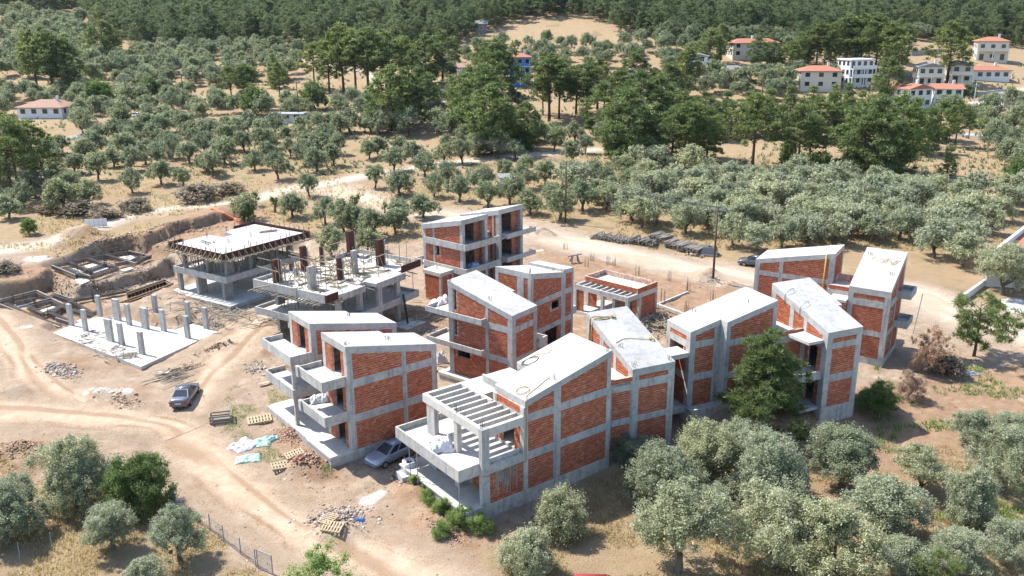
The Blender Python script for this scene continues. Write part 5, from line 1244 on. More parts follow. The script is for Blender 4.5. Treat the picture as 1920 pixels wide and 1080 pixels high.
PL = [('tall dark pine at the left edge above the dirt track', 'pines at the left edge'), ('big dark pine towering over the left olive groves', 'pines over the left groves'), ('tall pine with bare trunk in the clump left of the blue house', 'pine clump left of the blue house'), ('pine in the thick stand below the blue house', 'pines below the blue house'),
      ('pine in the thick stand right of the blue house', 'pines right of the blue house'), ('pine at the edge of the dry field above the silvery grove', 'pines above the silvery grove'), ('young light green pine in the low belt below the red roofed houses', 'low pine belt'), ('dark pine among the red roofed houses on the slope', 'pines among the houses')]
for i, (px, py, k, h, g) in enumerate(PB):
    x, y, z = at(px, py); p = PIF[k]; s_ = h / p.h * random.uniform(.9, 1.2) * (1.12 if g in (2, 3, 4, 5, 7) else 1.0); plant(p, 'pine_tree', x, y, s_, PL[g][0], 'pine tree', PL[g][1], sx=random.uniform(.9, 1.25))
# ---- other shrubs in the middle distance
for px, py, pw, pr, lb in ((185, 205, 60, 'B', 'bright green broadleaf tree beside the tiled roof'), (283, 185, 45, 'B', 'round bright green tree between the power poles'), (225, 228, 34, 'D', 'dark conical shrub by the lane'), (255, 395, 70, 'R', 'grey twiggy thicket at the track bend'), (375, 375, 90, 'R', 'low brushwood heap beside the track'), (430, 362, 60, 'R', 'brushwood heap near the palm stump'), (90, 400, 50, 'R', 'dry undergrowth below the left pines'), (150, 402, 80, 'R', 'dry undergrowth beside the track'), (200, 410, 60, 'R', 'brown scrub at the track edge'),
                           (55, 440, 36, 'G', 'small fresh green tree beside the track at the left'), (10, 510, 60, 'R', 'grey thorn thicket at the left edge'), (1530, 330, 75, 'D', 'dark round shrub under the bare trunk pines'), (1470, 315, 30, 'G', 'green shrub at the foot of the pines'), (1478, 300, 40, 'G', 'leafy shrub in the dry field'), (1905, 350, 60, 'G', 'green shrub at the right edge of the dry field'), (590, 205, 60, 'B', 'yellowish green tree beside the lane'), (480, 215, 60, 'B', 'green tree group behind the lane'), (1700, 330, 40, 'R', 'dry scrub in the field'), (465, 415, 36, 'G', 'green bush behind the earth bank'), (985, 285, 30, 'G', 'low green bush under the pines'), (1180, 290, 50, 'D', 'dark bush in the pine shade')):
    pr = {'B': BROADF, 'D': DARKBUSH, 'R': DRYBUSH, 'G': BROADF}[pr]; x, y, z = at(px, py); s_ = width_scale(pr, x, y, pw); k_ = .62 if pr is DRYBUSH else 1.; plant(pr, 'shrub', x, y, s_ * k_, lb, 'shrub', sx=1 / k_)
# trimmed stumps by the track
STUMP = olive(71, False, 1.6, 3.2, 4, 'pine_leaf', 1.5, 1.2)
for px, py, s_, lb in ((480, 385, .9, 'pollarded stump with a tuft of leaves beside the track'), (516, 398, 1.0, 'lopped trunk with dark sprouts beside the junction'), (668, 398, 1.15, 'lopped trunk with two dark tufts beside the dirt road'), (722, 400, .7, 'bare lopped stump behind the big roadside olive')):
    x, y, z = at(px, py); plant(STUMP, 'tree_stump', x, y, s_, lb, 'tree stump')

# ---- grass and weeds nobody could count
def tufts(name, n, region, hgt, wid, mat, label, cat, cond=None, blades=5):
    r = np.random.default_rng(len(name) * 7 + n); V = []; k = 0; tries = 0
    while k < n and tries < n * 12:
        tries += 1
        px, py = r.uniform(region[0], region[2]), r.uniform(region[1], region[3])
        if region[1] < 480: x, y, _ = at(px, py)
        else: x, y = gp(px, py, 0.); x, y = gp(px, py, gz(x, y))
        if cond and not cond(x, y, px, py): continue
        z = gz(x, y)
        for b in range(blades):
            a = r.uniform(0, 6.28); h = hgt * r.uniform(.5, 1.3); w_ = wid * r.uniform(.6, 1.3); ox, oy = r.normal(0, .12, 2); lx, ly = r.normal(0, .35 * h, 2)
            c, s = math.cos(a) * w_, math.sin(a) * w_
            V += [(x + ox - c, y + oy - s, z - .02), (x + ox + c, y + oy + s, z - .02), (x + ox + lx + c * .3, y + oy + ly + s * .3, z + h), (x + ox + lx - c * .3, y + oy + ly - s * .3, z + h * .95)]
        k += 1
    V = np.array(V); o = link(name, np_mesh(name, V, np.arange(len(V)).reshape(-1, 4), M[mat])); return tag(o, label, cat, None, 'stuff')
site_np = site
def outside(x, y, px, py): return not in_poly(x, y, site_np) or random.random() < .02
tufts('dry_grass', 6000, (880, 820, 1930, 1090), .2, .03, 'dry_grass', 'short dry golden grass under the foreground olives', 'grass', lambda x, y, px, py: outside(x, y, px, py) and noise.noise((x * .25, y * .25, 0)) > -.15)
tufts('dry_grass', 2600, (-10, 860, 700, 1090), .2, .03, 'dry_grass', 'short dry grass on the slope at the lower left', 'grass', lambda x, y, px, py: outside(x, y, px, py) and noise.noise((x * .25, y * .25, 0)) > -.2)
tufts('weeds', 2600, (420, 560, 620, 900), .10, .022, 'weed_leaf', 'thin green weeds on the soil beside the twin house', 'weeds', lambda x, y, px, py: noise.noise((x * .35, y * .35, 3)) > .12 and seg_d(np.array(x), np.array(y), TRACK_S) > 3.0)
tufts('dry_scrub', 8000, (0, 290, 1930, 470), .38, .07, 'dry_grass', 'dry grass tussocks between the olive trees of the groves', 'grass', lambda x, y, px, py: not in_poly(x, y, site_np) and noise.noise((x * .12, y * .12, 5)) > -.1, 4)
tufts('low_scrub', 3500, (0, 120, 1930, 330), .6, .16, 'olive_leaf_far', 'low grey-green undergrowth between the far olive trees', 'undergrowth', lambda x, y, px, py: y > 150 and not in_poly(x, y, site_np) and noise.noise((x * .06, y * .06, 7)) > -.05 and seg_d(np.array(x), np.array(y), TRACK_W) > 3.2, 6)
tufts('weeds', 900, (1640, 680, 1930, 1060), .3, .05, 'weed_leaf', 'sparse green weeds between the lower right olives', 'weeds', lambda x, y, px, py: noise.noise((x * .3, y * .3, 9)) > .2)

# ---- telling look-alike trees apart by row and place
ORD = ['first', 'second', 'third', 'fourth', 'fifth', 'sixth', 'seventh', 'eighth', 'ninth', 'tenth', 'eleventh', 'twelfth', 'thirteenth', 'fourteenth', 'fifteenth', 'sixteenth', 'seventeenth', 'eighteenth', 'nineteenth', 'twentieth']
WHERE = {'olives of the silvery grove': 'olive of the packed silvery grove', 'olives of the left grove': 'olive of the packed grove left of the lane pole', 'olives between track and road': 'olive between the pale track and the dirt road', 'olives above the track': 'olive above the pale dirt track', 'olives behind the skeletons': 'olive behind the concrete skeletons', 'olives beyond the track': 'olive beyond the pale track under the pines',
         'olives by the dirt road': 'olive between the dirt road and the pines', 'olives under the pines': 'olive scattered under the pine belt', 'olives by the lane': 'olive beside the paved lane', 'olives below the lane': 'olive below the paved lane', 'pines at the left edge': 'tall pine at the left edge', 'pines over the left groves': 'big pine over the left olive groves', 'pine clump left of the blue house': 'bare trunk pine left of the blue house',
         'pines below the blue house': 'pine in the stand below the blue house', 'pines right of the blue house': 'pine in the stand right of the blue house', 'pines above the silvery grove': 'pine above the silvery grove', 'low pine belt': 'young pine in the low belt', 'pines among the houses': 'dark pine among the red roofed houses'}
byg = {}
for o in COL.objects:
    if o.get('group') in WHERE: byg.setdefault(o['group'], []).append(o)
for g, L_ in byg.items():
    L_.sort(key=lambda o: o.location[1]); nr = max(1, math.ceil(len(L_) / 14)); per = math.ceil(len(L_) / nr)
    for r_ in range(nr):
        row = L_[r_ * per:(r_ + 1) * per]; row.sort(key=lambda o: o.location[0] / o.location[1])
        rn = '' if nr == 1 else (', front row' if r_ == 0 else ', back row' if r_ == nr - 1 else ', %s row' % ORD[r_])
        for k, o in enumerate(row): o['label'] = ('%s from left%s: %s' % (ORD[k], rn, WHERE[g]))
# ================================================================== vehicles
def paint(name, c, rough=.28):
    t = NT(name, rough, .5); t.b.inputs['Coat Weight'].default_value = .5; t.b.inputs['Coat Roughness'].default_value = .15; t.b.inputs['Metallic'].default_value = .35
    d = t.noise(6, 5); t.color(t.mix(t.math('MULTIPLY', d, .35), c, (.45, .40, .34))); return t.m
M['car_slate'] = paint('slate_car_paint', (.06, .075, .105)); M['car_silver'] = paint('silver_car_paint', (.20, .245, .33)); M['car_dark'] = paint('dark_car_paint', (.03, .035, .05)); M['car_red'] = paint('red_car_paint', (.42, .02, .03)); M['car_white'] = paint('white_car_paint', (.72, .74, .76))
M['tail'] = plain('tail_light', (.45, .02, .015), .25); M['lamp'] = plain('head_light', (.75, .77, .8), .12); M['plate'] = plain('number_plate', (.75, .75, .72), .4); M['rim'] = plain('wheel_rim', (.45, .46, .48), .3, .5, .6)
def car(label, p_rear, p_front, mat, wagon=False, length=4.4, rails=False, group=None, name='parked_car', lift=.0):
    a, b = at(*p_rear), at(*p_front); rz = math.atan2(b[1] - a[1], b[0] - a[0]); x, y = (a[0] + b[0]) / 2, (a[1] + b[1]) / 2
    T = thing(name, (x, y, gz(x, y) + lift), label, 'car', group, rz); k = length / 4.45
    ST = [(-2.22, .62, .42, .66, .70), (-2.16, .78, .34, .80, .90), (-1.95, .84, .28, .86, .96), (-1.3, .87, .25, .90, .98), (0, .88, .24, .91, .98), (.95, .87, .24, .90, .97), (1.25, .86, .25, .87, .94), (1.8, .83, .27, .80, .86), (2.08, .76, .32, .70, .75), (2.2, .62, .38, .58, .62), (2.24, .50, .42, .54, .56)]
    if wagon: ST[0] = (-2.25, .70, .40, .75, .85)
    m = MB(); rings = []
    for x_, w_, zb, zs, zt in ST:
        ring = [(-w_ * .85, zb), (-w_, zb + .14), (-w_ * 1.0, (zb + zs) / 2 + .05), (-w_ * .97, zs), (-w_ * .84, zt), (-w_ * .4, zt + .025), (w_ * .4, zt + .025), (w_ * .84, zt), (w_ * .97, zs), (w_, (zb + zs) / 2 + .05), (w_, zb + .14), (w_ * .85, zb)]
        rings.append(len(m.v)); m.v += [(x_ * k, y_ * 1.0, z_) for y_, z_ in ring]
    n = 12
    for r0, r1 in zip(rings[:-1], rings[1:]):
        for j in range(n): m.f.append((r0 + j, r0 + (j + 1) % n, r1 + (j + 1) % n, r1 + j))
    m.f.append(tuple(rings[0] + j for j in reversed(range(n)))); m.f.append(tuple(rings[-1] + j for j in range(n)))
    m.f = [tuple(reversed(f)) for f in m.f]
    body = m.build('body', mat, T, True)
    xb, xr, xf, xw = (-2.02, -1.8, .22, 1.12) if wagon else (-1.62, -.82, .2, 1.1)
    ht = 1.46 if wagon else 1.42
    lo = [(xb, -.78), (xw, -.78), (xw, .78), (xb, .78)]; hi = [(xr, -.58), (xf, -.58), (xf, .58), (xr, .58)]
    c = MB(); c.hexa([(x_ * k, y_, .93) for x_, y_ in lo], [(x_ * k, y_, ht) for x_, y_ in hi])
    q = len(c.v); c.v += [(xr * k + .05, 0, ht + .035), (xf * k - .05, 0, ht + .035)]
    cab = c.build('cabin', mat, T)
    m = MB(); m.poly_prism([((xr + .06) * k, -.56, ht + .004), ((xf - .02) * k, -.56, ht + .004), ((xf - .06) * k, 0, ht + .04), ((xf - .02) * k, .56, ht + .004), ((xr + .06) * k, .56, ht + .004), ((xr + .1) * k, 0, ht + .04)], .03); m.build('roof', mat, cab, True)
    def pane(nm, A, Bq, Cq, Dq, ins, off):
        A, Bq, Cq, Dq = (Vector(v) for v in (A, Bq, Cq, Dq)); ce = (A + Bq + Cq + Dq) / 4; nn = (Bq - A).cross(Dq - A).normalized()
        if nn.dot(ce - Vector((-.4, 0, .9))) < 0: nn = -nn
        P = [v + (ce - v) * ins + nn * off for v in (A, Bq, Cq, Dq)]; m = MB(); m.v += [tuple(v) for v in P] + [tuple(v - nn * .02) for v in P]; m.f += [(0, 1, 2, 3), (7, 6, 5, 4), (0, 4, 5, 1), (1, 5, 6, 2), (2, 6, 7, 3), (3, 7, 4, 0)]
        m.build(nm, M['glass'], cab)
    L_ = [Vector((x_ * k, y_, .93)) for x_, y_ in lo]; H_ = [Vector((x_ * k, y_, ht)) for x_, y_ in hi]
    pane('windscreen', L_[1], L_[2], H_[2], H_[1], .13, .012); pane('rear_window', L_[3], L_[0], H_[0], H_[3], .14, .012)
    for sy, (i, j) in ((-1, (0, 1)), (1, (3, 2))):
        for f0, f1 in ((.04, .48), (.52, .96)) if not wagon else ((.04, .33), (.36, .64), (.67, .95)):
            pane('side_window', L_[i].lerp(L_[j], f0), L_[i].lerp(L_[j], f1), H_[i].lerp(H_[j], f1), H_[i].lerp(H_[j], f0), .1, .012)
    for wx in (-1.32, 1.38):
        for sy in (-1, 1):
            m = MB(); m.tube([(wx * k, sy * .70, .31), (wx * k, sy * .885, .31)], .31, 14); wh = m.build('wheel', M['black'], T)
            m = MB(); m.tube([(wx * k, sy * .88, .31), (wx * k, sy * .897, .31)], .19, 10); m.build('rim', M['rim'], wh)
    for sy in (-1, 1):
        m = MB(); m.box(-2.225 * k, -2.11 * k, *sorted((sy * .46, sy * .80)), .66, .80); m.build('tail_light', M['tail'], T)
        m = MB(); m.box(2.04 * k, 2.17 * k, *sorted((sy * .42, sy * .68)), .56, .67); m.build('headlight', M['lamp'], T)
        m = MB(); m.box(.78 * k, .92 * k, *sorted((sy * .86, sy * 1.02)), .92, 1.04); m.build('wing_mirror', mat, T)
        if rails:
            m = MB(); m.tube([(xr * k + .2, sy * .5, ht + .06), (xf * k - .15, sy * .5, ht + .06)], .022, 6)
            m.bar((xr * k + .2, sy * .5, ht), (xr * k + .2, sy * .5, ht + .06), .04); m.bar((xf * k - .15, sy * .5, ht), (xf * k - .15, sy * .5, ht + .06), .04); m.build('roof_rail', M['black'], T)
    if rails:
        for q in (.3, .75):
            m = MB(); xx = (xr + (xf - xr) * q) * k; m.bar((xx, -.55, ht + .07), (xx, .55, ht + .07), .05, .03); m.build('roof_bar', M['steel'], T)
    m = MB(); m.box(-2.262 * k, -2.225 * k, -.26, .26, .55, .66); m.build('number_plate', M['plate'], T)
    m = MB(); m.box(-2.26 * k, -2.1 * k, -.76, .76, .36, .5); m.build('rear_bumper', mat, T); m = MB(); m.box(2.1 * k, 2.25 * k, -.62, .62, .34, .47); m.build('front_bumper', mat, T)
    m = MB(); m.box(2.19 * k, 2.235 * k, -.36, .36, .5, .58); m.build('grille', M['black'], T)
    return T
car('dark slate sedan seen from behind on the dirt track', (336, 770), (360, 731), M['car_slate'], length=4.5)
car('silver blue estate car with roof rails parked under the brick wall', (771, 841), (698, 876), M['car_silver'], True, 4.6, True)
car('dark saloon half hidden behind the far right house', (1436, 500), (1394, 496), M['car_dark'], length=4.4)
car('dark off-road car on the drive at the far right', (1853, 224), (1854, 236), M['car_dark'], True, 4.6)
car('pale blue van parked by the lane at the far left', (256, 221), (272, 222), M['car_white'], True, 4.6)
car('dark blue car parked beside the pale van on the lane', (290, 222), (310, 223), M['car_dark'], False, 4.6)
car('red car of which only the roof shows at the bottom edge', (1085, 1124), (1178, 1126), M['car_red'], True, 4.4)

# ================================================================== pallets
def pallet(label, px, py, rz, tilt=(0, 0), z=0., mat='pallet', name='pallet', s=1.25, group='timber pallets', n=7):
    x, y, zz = at(px, py); T = thing(name, (x, y, gz(x, y) + z), label, 'pallet', group, rz); T.rotation_euler = (tilt[0], tilt[1], rz); T.scale = (s,) * 3
    bd = MB(); bd.box(-.05, .05, -.4, .4, .11, .135); bm = bd.mesh('board', M[mat]); bs = MB(); bs.box(-.6, .6, -.045, .045, .022, .109); sm_ = bs.mesh('stringer', M[mat]); lo = MB(); lo.box(-.05, .05, -.4, .4, 0, .021); lm = lo.mesh('board', M[mat])
    for k in range(n):
        o = link('board', bm, T, (-.55 + 1.1 * k / (n - 1), 0, 0), random.uniform(-.03, .03))
    for y_ in (-.35, 0, .35): link('stringer', sm_, T, (0, y_, 0))
    for x_ in (-.5, 0, .5): link('board', lm, T, (x_, 0, 0))
    return T
pallet('pale pallet lying flat on weeds beside the grey crate', 487, 790, .35, (.05, -.04), .06, s=1.7, n=8)
pallet('upper broken pallet on the brick rubble by the twin house', 552, 856, .55, (.06, -.12), .16, s=1.2)
pallet('lower pallet sliding off the brick rubble heap', 527, 877, .45, (.08, .06), .12, s=1.3)
pallet('upper pallet leaning on the grey rubble pile', 616, 978, 1.2, (.05, .05), .12, s=1.2)
pallet('lower pallet leaning on the grey rubble pile', 624, 992, -.25, (.22, .0), .1, s=1.2)
# grey crate
x, y, z = at(415, 790); T = thing('timber_crate', (x, y, gz(x, y)), 'open weathered timber crate standing on the weeds', 'crate', None, .25)
for i, sx in enumerate((-.85, .85)):
    for sy in (-.45, .45):
        m = MB(); m.bar((sx, sy, 0), (sx, sy, .75), .1); m.build('post', M['wood_grey'], T)
for z_ in (.12, .4, .68):
    for sy in (-.5, .5):
        m = MB(); m.bar((-.95, sy, z_), (.95, sy, z_), .05, .12); m.build('board', M['wood_grey'], T)
for k in range(5):
    m = MB(); m.bar((-.9, -.36 + .18 * k, .3), (.9, -.36 + .18 * k, .3), .14, .04); m.build('board', M['wood_grey'], T)
for sx in (-.9, .9):
    m = MB(); m.bar((sx, -.6, .72), (sx, .6, .72), .09); m.build('rail', M['wood_grey'], T)

# ================================================================== rubble, stones, soil lumps
def rocks(name, pts, mat, label, cat='rubble', kind='stuff'):
    """pts: (x,y,z,size); each stone a small irregular block"""
    V = []; Fc = []; n0 = 0
    base = np.array([(-1, -1, -1), (1, -1, -1), (1, 1, -1), (-1, 1, -1), (-1, -1, 1), (1, -1, 1), (1, 1, 1), (-1, 1, 1)], float); fs = np.array([(3, 2, 1, 0), (4, 5, 6, 7), (0, 1, 5, 4), (1, 2, 6, 5), (2, 3, 7, 6), (3, 0, 4, 7)])
    for x, y, z, s in pts:
        q = base * RNG.uniform(.35, 1.0, (8, 3)) * np.array([1, RNG.uniform(.5, 1), RNG.uniform(.35, .8)]) * s / 2
        a, b = RNG.uniform(0, 6.28), RNG.uniform(-.6, .6); Rz = np.array([[math.cos(a), -math.sin(a), 0], [math.sin(a), math.cos(a), 0], [0, 0, 1]]); Rx = np.array([[1, 0, 0], [0, math.cos(b), -math.sin(b)], [0, math.sin(b), math.cos(b)]])
        V.append(q @ Rx.T @ Rz.T + (x, y, z)); Fc.append(fs + n0); n0 += 8
    o = link(name, np_mesh(name, np.concatenate(V), np.concatenate(Fc), M[mat])); return tag(o, label, cat, None, kind)
def heap(px, py, r, n, smin, smax, sq=.7, an=0., h=0.):
    x0, y0, _ = at(px, py); o = []
    for k in range(n):
        q = abs(random.gauss(0, .62)) * r; a = random.uniform(0, 6.28); u, v = q * math.cos(a), q * math.sin(a) * sq; x, y = x0 + u * math.cos(an) - v * math.sin(an), y0 + u * math.sin(an) + v * math.cos(an)
        o.append((x, y, gz(x, y) + h * max(0, 1 - q / r) * random.random() - .01, (smin + (smax - smin) * random.random() ** 2) * (1.5 if random.random() < .05 else 1)))
    return o
rocks('rubble_heap', heap(628, 977, 2.3, 1700, .08, .34, .75, .2, .45), 'grey_rubble', 'grey and pink rubble pile with pallets on the site track')
rocks('rubble_heap', heap(570, 858, 2.8, 700, .07, .3, .7, -.6, .3), 'rubble', 'brown rubble heap against the patio of the twin house')
rocks('rubble_heap', heap(545, 812, 2.6, 900, .06, .22, .6, -.6, .12) + heap(600, 830, 1.8, 400, .06, .2, .5, -.6, .1), 'rubble', 'pink broken brick spread beside the twin house patio')
rocks('rubble_heap', heap(770, 900, 2.4, 800, .06, .28, .6, -.7, .2) + heap(835, 1000, 2.6, 400, .06, .25, .5, -.7, .1), 'rubble', 'pink brick rubble slope below the pergola house patio')
rocks('rubble_heap', heap(215, 462, 7., 900, .15, .5, .5, .4, .1) + heap(330, 420, 7., 800, .12, .4, .25, .5, .1), 'stone', 'stones on the earth bank above the foundations', 'stones')
rocks('rubble_heap', heap(1425, 825, 2.4, 260, .1, .45, .6, 0., .25), 'stone', 'stones and red rubble at the foot of the dark pine', 'stones')
rocks('rubble_heap', heap(1335, 528, 2.4, 300, .08, .3, .7, 0, .2), 'grey_rubble', 'grey rubble beside the foot of the near power pole')
rocks('rubble_heap', heap(480, 690, 1.6, 260, .1, .35, .8, 0, .1) + heap(505, 640, 2., 200, .1, .3), 'grey_rubble', 'grey concrete crumbs on the soil left of the twin house')
rocks('rubble_heap', heap(118, 700, 2.6, 420, .1, .4, .5, -.7, .15) + heap(95, 690, 2.2, 200, .1, .5, .5, -.6, .1), 'grey_rubble', 'line of dark rubble beside the left track')
rocks('rubble_heap', heap(230, 755, 3., 420, .08, .35, .35, -.5, .1), 'stone', 'soil lumps between the two left tracks')
rocks('rubble_heap', heap(350, 690, 2.5, 360, .1, .4, .4, .6, .1) + heap(400, 650, 2.5, 260, .1, .4, .4, .8, .1), 'stone', 'soil lumps along the front edge of the column slab')
rocks('rubble_heap', heap(40, 840, 3.2, 500, .08, .3, .6, .2, .1), 'stone', 'lumps on the orange soil heap at the lower left')
rocks('rubble_heap', heap(805, 620, 2.0, 420, .06, .25, .8, .3, .1) + heap(850, 640, 1.6, 200, .06, .2), 'grey_rubble', 'pale rubble below the balconies of the middle house')
rocks('rubble_heap', heap(180, 535, 6., 500, .1, .4, .25, .35, .05) + heap(100, 545, 5., 300, .1, .35, .3, -.2, .05) + heap(280, 520, 4., 300, .1, .35, .3, .5, .05), 'stone', 'stones and clods along the edge of the foundation pit', 'stones')
sp = []
for k in range(5200):
    px, py = random.uniform(0, 1900), random.uniform(480, 1080); x, y = gp(px, py, .3)
    if not in_poly(x, y, site) and random.random() < .75: continue
    if seg_d(np.array(x), np.array(y), TRACK_S) < 1.6 and random.random() < .8: continue
    sp.append((x, y, gz(x, y) + .01, abs(random.gauss(0, .07)) + .04))
rocks('scattered_stones', sp, 'stone', 'small stones strewn over the bare soil of the site', 'stones')

# ================================================================== sheets and sacks
def sheet(name, label, px, py, sx, sy, rz, mat, amp=.25, cat='tarp', z=0., zfix=None, n=26, seed=1):
    if zfix is None: x, y, zz = at(px, py)
    else: (x, y), zz = gp(px, py, zfix), zfix
    V = []; r = random.Random(seed); ph = [r.uniform(0, 9) for _ in range(6)]
    for i in range(n):
        for j in range(n):
            a, b = i / (n - 1) * 2 - 1, j / (n - 1) * 2 - 1; f = 1 - .25 * noise.noise((a * 2 + ph[0], b * 2, ph[1])); X, Y = a * sx / 2 * f, b * sy / 2 * (1 - .3 * noise.noise((a * 1.7, b * 2 + ph[2], ph[3])))
            q = max(0, 1 - max(abs(a), abs(b)) ** 4); h = amp * q * (.2 + 1.0 * abs(noise.noise((X * 1.5 + ph[4], Y * 1.5, ph[5]))) + .5 * abs(noise.noise((X * 4, Y * 4 + ph[0], 2.))) + .5 * abs(noise.noise((X * 8, Y * 8, 4.))))
            wx, wy = x + X * math.cos(rz) - Y * math.sin(rz), y + X * math.sin(rz) + Y * math.cos(rz); g_ = (gz(wx, wy) if zfix is None else zfix); V.append((wx - x, wy - y, g_ - zz + h + .03))
    Fc = [(i * n + j, (i + 1) * n + j, (i + 1) * n + j + 1, i * n + j + 1) for i in range(n - 1) for j in range(n - 1)]
    me = np_mesh(name, np.array(V), np.array(Fc), M[mat]); me.polygons.foreach_set('use_smooth', [True] * len(Fc))
    o = link(name, me, None, (x, y, zz + z)); md = o.modifiers.new('thickness', 'SOLIDIFY'); md.thickness = .012; return tag(o, label, cat)
sheet('tarp', 'crumpled lilac sheet lying beside the pallet heap', 455, 838, 2.0, 1.9, .9, 'tarp_lilac', .4, seed=2)
sheet('tarp', 'mint green crumpled sheet at the edge of the track', 465, 862, 2.1, 1.2, .2, 'tarp_green', .35, seed=3)
sheet('tarp', 'shredded turquoise sheet on the brick rubble', 508, 824, 1.3, .8, .5, 'tarp_teal', .35, seed=4)
sheet('tarp', 'pale mint sheet beside the turquoise shreds', 490, 832, 1.6, 1.0, .1, 'tarp_green', .3, seed=14)
sheet('tarp', 'white sheet with a blue corner on the ploughed soil', 1772, 682, 1.8, 1.1, .4, 'tarp_white', .5, seed=5)
sheet('tarp', 'small white rag near the white sheet', 1757, 693, .9, .6, .2, 'tarp_white', .25, seed=6)
sheet('plastic_sheet', 'flat grey plastic patch on the ploughed soil', 1820, 700, 1.8, .8, .1, 'steel', .08, seed=16)
sheet('tarp', 'bright blue rag on the grey rubble pile', 676, 978, .7, .5, .1, 'tarp_blue', .35, seed=7)
sheet('sack', 'slumped white sack on the pergola terrace', 829, 842, 1.7, 1.5, .2, 'tarp_white', .95, 'sack', zfix=3.39, seed=8)
sheet('sack', 'flat folded sack behind the slumped sack on the terrace', 820, 826, 1.3, .9, .5, 'tarp_white', .4, 'sack', zfix=3.39, seed=9)
sheet('sack', 'white sack on the lower balcony of the twin house', 599, 752, 1.5, 1.0, .4, 'tarp_white', .85, 'sack', zfix=3.52, seed=10)
sheet('sack', 'white rubble sack on the upper balcony of the middle house', 826, 568, 2.2, 1.3, .9, 'tarp_white', .6, 'sack', zfix=7.22, seed=11)
sheet('sack', 'blue and white sack on the balcony of the back house', 888, 499, 1.5, 1.0, .9, 'pale_blue', .6, 'sack', zfix=4.77, seed=12)
sheet('sack', 'standing white bag beside the ground wall of the middle house', 828, 683, 1.2, 1.0, .3, 'tarp_white', 1.3, 'sack', seed=13)
sheet('plywood_sheet', 'white board lying by the foundation at the left', 46, 614, 1.5, .9, .4, 'white_paint', .03, 'board', seed=24)
sheet('plywood_sheet', 'pale board lying between timber and the column slab', 308, 700, 1.3, .9, .2, 'slab_concrete', .05, 'board', seed=25)
# bulk bag under the terrace
x, y = gp(768, 882, .1); T = thing('bulk_bag', (x, y, .02), 'white bulk bag with dark straps under the pergola terrace', 'bag', None, .5)
m = MB()
pr = [(.0, .44), (.15, .50), (.45, .53), (.75, .50), (.95, .47), (.9, .38), (.82, .2)]
for z_, r_ in pr:
    for k in range(16):
        a = 2 * math.pi * k / 16; sq = (abs(math.cos(a)) ** 4 + abs(math.sin(a)) ** 4) ** -.25; m.v.append((r_ * sq * math.cos(a), r_ * sq * math.sin(a), z_))
for i in range(len(pr) - 1):
    for k in range(16): m.f.append((i * 16 + k, i * 16 + (k + 1) % 16, (i + 1) * 16 + (k + 1) % 16, (i + 1) * 16 + k))
m.build('body', M['tarp_white'], T, True)
for k in range(4):
    a = math.pi / 4 + k * math.pi / 2; m = MB(); m.tube([(.52 * math.cos(a), .52 * math.sin(a), .2), (.56 * math.cos(a), .56 * math.sin(a), .8), (.4 * math.cos(a), .4 * math.sin(a), 1.25), (.3 * math.cos(a + .5), .3 * math.sin(a + .5), 1.15)], .03, 5); m.build('strap', M['black'], T)
m = MB(); m.box(-.9, .9, -.7, .7, -.6, -.01); m.build('base_slab', M['concrete'], T)
# props and loose poles
def pole_obj(name, label, a, b, r, mat, cat='prop'):
    m = MB(); c = a; m.tube([(0, 0, 0), tuple(Vector(b) - Vector(a))], r, 7); o = m.build(name, M[mat], loc=a); return tag(o, label, cat)
p = C.p(-8.3, .45, 0); L_ = HC.location
pole_obj('steel_prop', 'thin steel prop under the outer corner of the pergola terrace', (p[0] + L_[0], p[1] + L_[1], .56), (p[0] + L_[0], p[1] + L_[1], 2.95), .04, 'steel')
for lb, (u, w_) in (('steel prop beside the bulk bag, nearer the car', (-8.3, 7.2)), ('steel prop beside the bulk bag, nearer the patio', (-8.35, 6.0))):
    p = C.p(u, w_, 0); pole_obj('steel_prop', lb, (p[0] + L_[0], p[1] + L_[1], -.3), (p[0] + L_[0], p[1] + L_[1], 2.95), .04, 'steel')
a = K.p(10.6, -1.8, .6); b = K.p(11.0, -.9, 4.2); L_ = HK.location
pole_obj('black_pipe', 'black pipe leaning on the skeleton behind the twin house', tuple(Vector(a) + L_), tuple(Vector(b) + L_), .12, 'black', 'pipe')
x, y = gp(767, 612, .6); m = MB(); m.box(-1.5, 1.5, -1.2, 1.2, -.6, .5); o = m.build('concrete_block', M['slab_concrete'], loc=(x, y, .5)); o.rotation_euler[2] = .9; tag(o, 'pale mint concrete block beside the leaning black pipe', 'block')

# ================================================================== timber heaps
scatter_timber('timber_heap', [(375, 600), (395, 612), (420, 600), (440, 590), (460, 600), (350, 580), (410, 580)], 200, (.6, 2.8), 'broken timber littering the ground in front of the two skeletons', spread=1.5)
scatter_timber('timber_heap', [(320, 705), (340, 700), (310, 715)], 40, (.8, 2.4), 'timber offcuts below the column slab corner', spread=.8, ang=.7)
scatter_timber('timber_heap', [(520, 605), (540, 600)], 40, (.8, 2.2), 'stack of boards beside the skeleton column', spread=.6, ang=.5, pile=.5)
scatter_timber('timber_heap', [(795, 600), (800, 590), (770, 590), (810, 575)], 60, (.8, 2.4), 'loose laths on the soil left of the middle house', mat='wood', spread=1.5)
scatter_timber('timber_heap', [(1225, 605), (1232, 615), (1238, 625), (1228, 595)], 120, (.6, 1.6), 'heap of split timber in the shade beside the pavilion', mat='wood', spread=.7, pile=.9)
scatter_timber('timber_heap', [(165, 515), (260, 510), (300, 500), (330, 560), (210, 530)], 80, (.8, 2.6), 'planks strewn on the soil between the two foundations', spread=2.2)
scatter_timber('timber_heap', [(830, 692), (845, 700), (860, 706)], 14, (2., 4.), 'long boards lying at the foot of the middle house', mat='wood', spread=.5, ang=-.45, th=(.15, .25))
